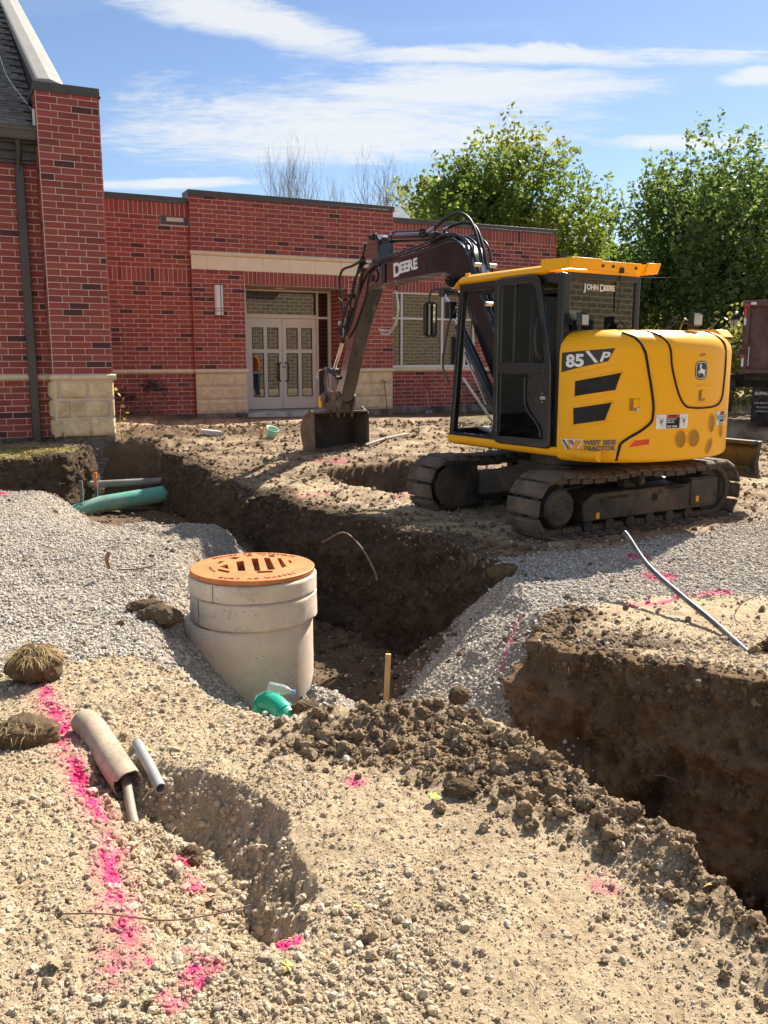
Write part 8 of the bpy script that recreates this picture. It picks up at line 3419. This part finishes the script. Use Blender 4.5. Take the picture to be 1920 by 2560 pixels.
# ------------------------------------------------------------ plants at the wall foot
M_LEAFG = leaf_mat('sucker_leaves', (.12, .22, .05), (.26, .36, .08), (.60, .42, .06))
pt = empty('leafy_sucker', wp(-2.62, -5.15, -1.35), WA, 'small yellow green leafy sucker growing beside the stone pier', 'plant')
mb = MB()
mb.tube(catmull([(0, 0, -.1), (.02, 0, .25), (.0, .0, .5), (.04, 0, .85)], 4), .006, 5)
mb.tube([(.01, 0, .35), (.10, -.02, .5)], .004, 5)
mb.build('stem', M_ROOT, pt)
for k, (x, z, s_) in enumerate(((.03, .30, .10), (.10, .36, .09), (.05, .52, .09), (.11, .58, .08), (.13, .50, .07), (.05, .62, .06), (.10, .70, .09), (.02, .80, .10), (.06, .90, .10), (.03, .98, .09), (.0, 1.08, .09), (.04, .74, .07))):
    mb = MB()
    a = k * 1.3
    mb.add([(0, 0, 0), (.5 * s_, .12 * s_, .35 * s_), (.9 * s_, 0, .1 * s_), (.5 * s_, -.1 * s_, -.3 * s_)], [(0, 1, 2, 3)], Matrix.Translation((x, -.02, z)) @ Euler((a, -.5 + .3 * math.sin(a), a * .7)).to_matrix().to_4x4())
    o = mb.build('leaf', M_LEAFG, pt)
    at = o.data.color_attributes.new('tint', 'FLOAT_COLOR', 'POINT')
    at.data.foreach_set('color', np.tile([rng.random(), .8 if k in (5, 3) or k > 7 else .1, 0, 1], (4, 1)).astype(np.float32).ravel())
ds = empty('dead_shrub', wp(-1.25, -.12, -1.1), WA, 'leafless dead shrub and stump against the recessed brick wall', 'plant')
mb = MB()
r_ = random.Random(4)
mb.tube([(0, 0, -.2), (.01, 0, .12), (-.01, 0, .40), (.0, -.02, .47)], [.045, .035, .018, .012], 7)
for k in range(26):
    a = r_.uniform(-1.2, 1.2)
    L_ = r_.uniform(.3, .75)
    x0 = r_.uniform(-.12, .18)
    pts = [(x0, -.02, 0), (x0 + math.sin(a) * L_ * .4, -.05, L_ * .45), (x0 + math.sin(a) * L_ * .8, -.03 + r_.uniform(-.1, .05), L_ * r_.uniform(.5, .95))]
    mb.tube(catmull(pts, 3), r_.uniform(.003, .008), 4)
mb.build('stem', M_ROOT, ds)
n_ = np.random.default_rng(8)
cen = np.concatenate([n_.normal(size=(260, 3)) * np.array([.13, .06, .07]) + np.array([.22, -.05, .74]), n_.normal(size=(90, 3)) * np.array([.12, .05, .05]) + np.array([-.25, -.05, .52]), n_.normal(size=(60, 3)) * np.array([.1, .05, .1]) + np.array([-.5, -.05, .6])])
a = n_.normal(size=cen.shape) * .022
b = n_.normal(size=cen.shape) * .012
co = np.stack([cen - a, cen + b, cen + a, cen - b], 1).reshape(-1, 3)
me = bpy.data.meshes.new('crown')
me.from_pydata(co.tolist(), [], [(4 * i, 4 * i + 1, 4 * i + 2, 4 * i + 3) for i in range(len(cen))])
me.materials.append(mat('withered_leaves', (.07, .06, .035), .8, 0, .5, 10))
o = bpy.data.objects.new('crown', me)
C.objects.link(o)
o.parent = ds
o['kind'] = 'stuff'

# ------------------------------------------------------------ worker behind the machine, seen mirrored in the door glass
def skin_body(name, verts, edges, radii, material, parent, levels=2):
    me = bpy.data.meshes.new(name)
    me.from_pydata(verts, edges, [])
    me.materials.append(material)
    o = bpy.data.objects.new(name, me)
    C.objects.link(o)
    o.parent = parent
    m = o.modifiers.new('skin', 'SKIN')
    me.skin_vertices.new() if not me.skin_vertices else None
    for i, r in enumerate(radii):
        rr = r if isinstance(r, tuple) else (r, r)
        me.skin_vertices[0].data[i].radius = rr
    me.skin_vertices[0].data[0].use_root = True
    s = o.modifiers.new('sub', 'SUBSURF')
    s.levels = s.render_levels = levels
    return o


PX, PY = 4.57, 14.4
pz0 = TZ(PX, PY)
wk = empty('person', (PX, PY, pz0), R(200), 'worker in an orange shirt and blue jeans looking down behind the excavator', 'person')
M_SKIN = mat('skin', (.42, .24, .17), .6)
M_SHIRT = mat('orange_work_shirt', (.75, .17, .03), .8)
M_JEAN = mat('blue_jeans', (.035, .07, .13), .85, 0, .2, 20)
# x forward, y left, z up: legs and torso
skin_body('body', [(0, 0, .98), (.02, 0, 1.15), (.04, 0, 1.34), (.06, 0, 1.47), (.09, 0, 1.54), (.05, .17, 1.43), (.03, .23, 1.18), (.18, .16, 1.02), (.24, .10, .99), (.05, -.17, 1.43), (.03, -.23, 1.18), (.18, -.16, 1.02), (.24, -.10, .99)],
          [(0, 1), (1, 2), (2, 3), (3, 4), (3, 5), (5, 6), (6, 7), (7, 8), (3, 9), (9, 10), (10, 11), (11, 12)],
          [(.15, .115), (.145, .11), (.16, .12), (.12, .09), (.055, .055), .065, .05, .04, .03, .065, .05, .04, .03], M_SHIRT, wk)
skin_body('trousers', [(0, 0, .98), (0, .09, .86), (.03, .10, .50), (-.01, .11, .10), (0, -.09, .86), (.02, -.10, .50), (-.02, -.11, .10)], [(0, 1), (1, 2), (2, 3), (0, 4), (4, 5), (5, 6)],
          [(.16, .12), .10, .072, .058, .10, .072, .058], M_JEAN, wk)
skin_body('head', [(.10, 0, 1.56), (.13, 0, 1.66), (.14, 0, 1.73)], [(0, 1), (1, 2)], [.055, .095, .075], M_SKIN, wk)
mb = MB()
mb.lathe([(.115, 1.70), (.118, 1.74), (.10, 1.79), (.05, 1.825), (0, 1.83)], 20, Matrix.Translation((.12, 0, 0)))
mb.build('hair', mat('dark_hair', (.03, .02, .015), .8), wk, smooth=60)
mb = MB()
for s_ in (-1, 1):
    for k in range(4): mb.tube([(.25, s_ * (.085 + .0), .985 - k * .0), (.30, s_ * .09, .975 - k * .02), (.31, s_ * .088, .95 - k * .02)], .008, 6)
    mb.tube([(.24, s_ * .10, .99), (.27, s_ * .07, .97)], .009, 6)
    mb.bb(-.09, .18, s_ * .11 - .045, s_ * .11 + .045, .0, .10)
mb.build('boots', mat('tan_boots', (.16, .09, .05), .8), wk, bevel=.02)
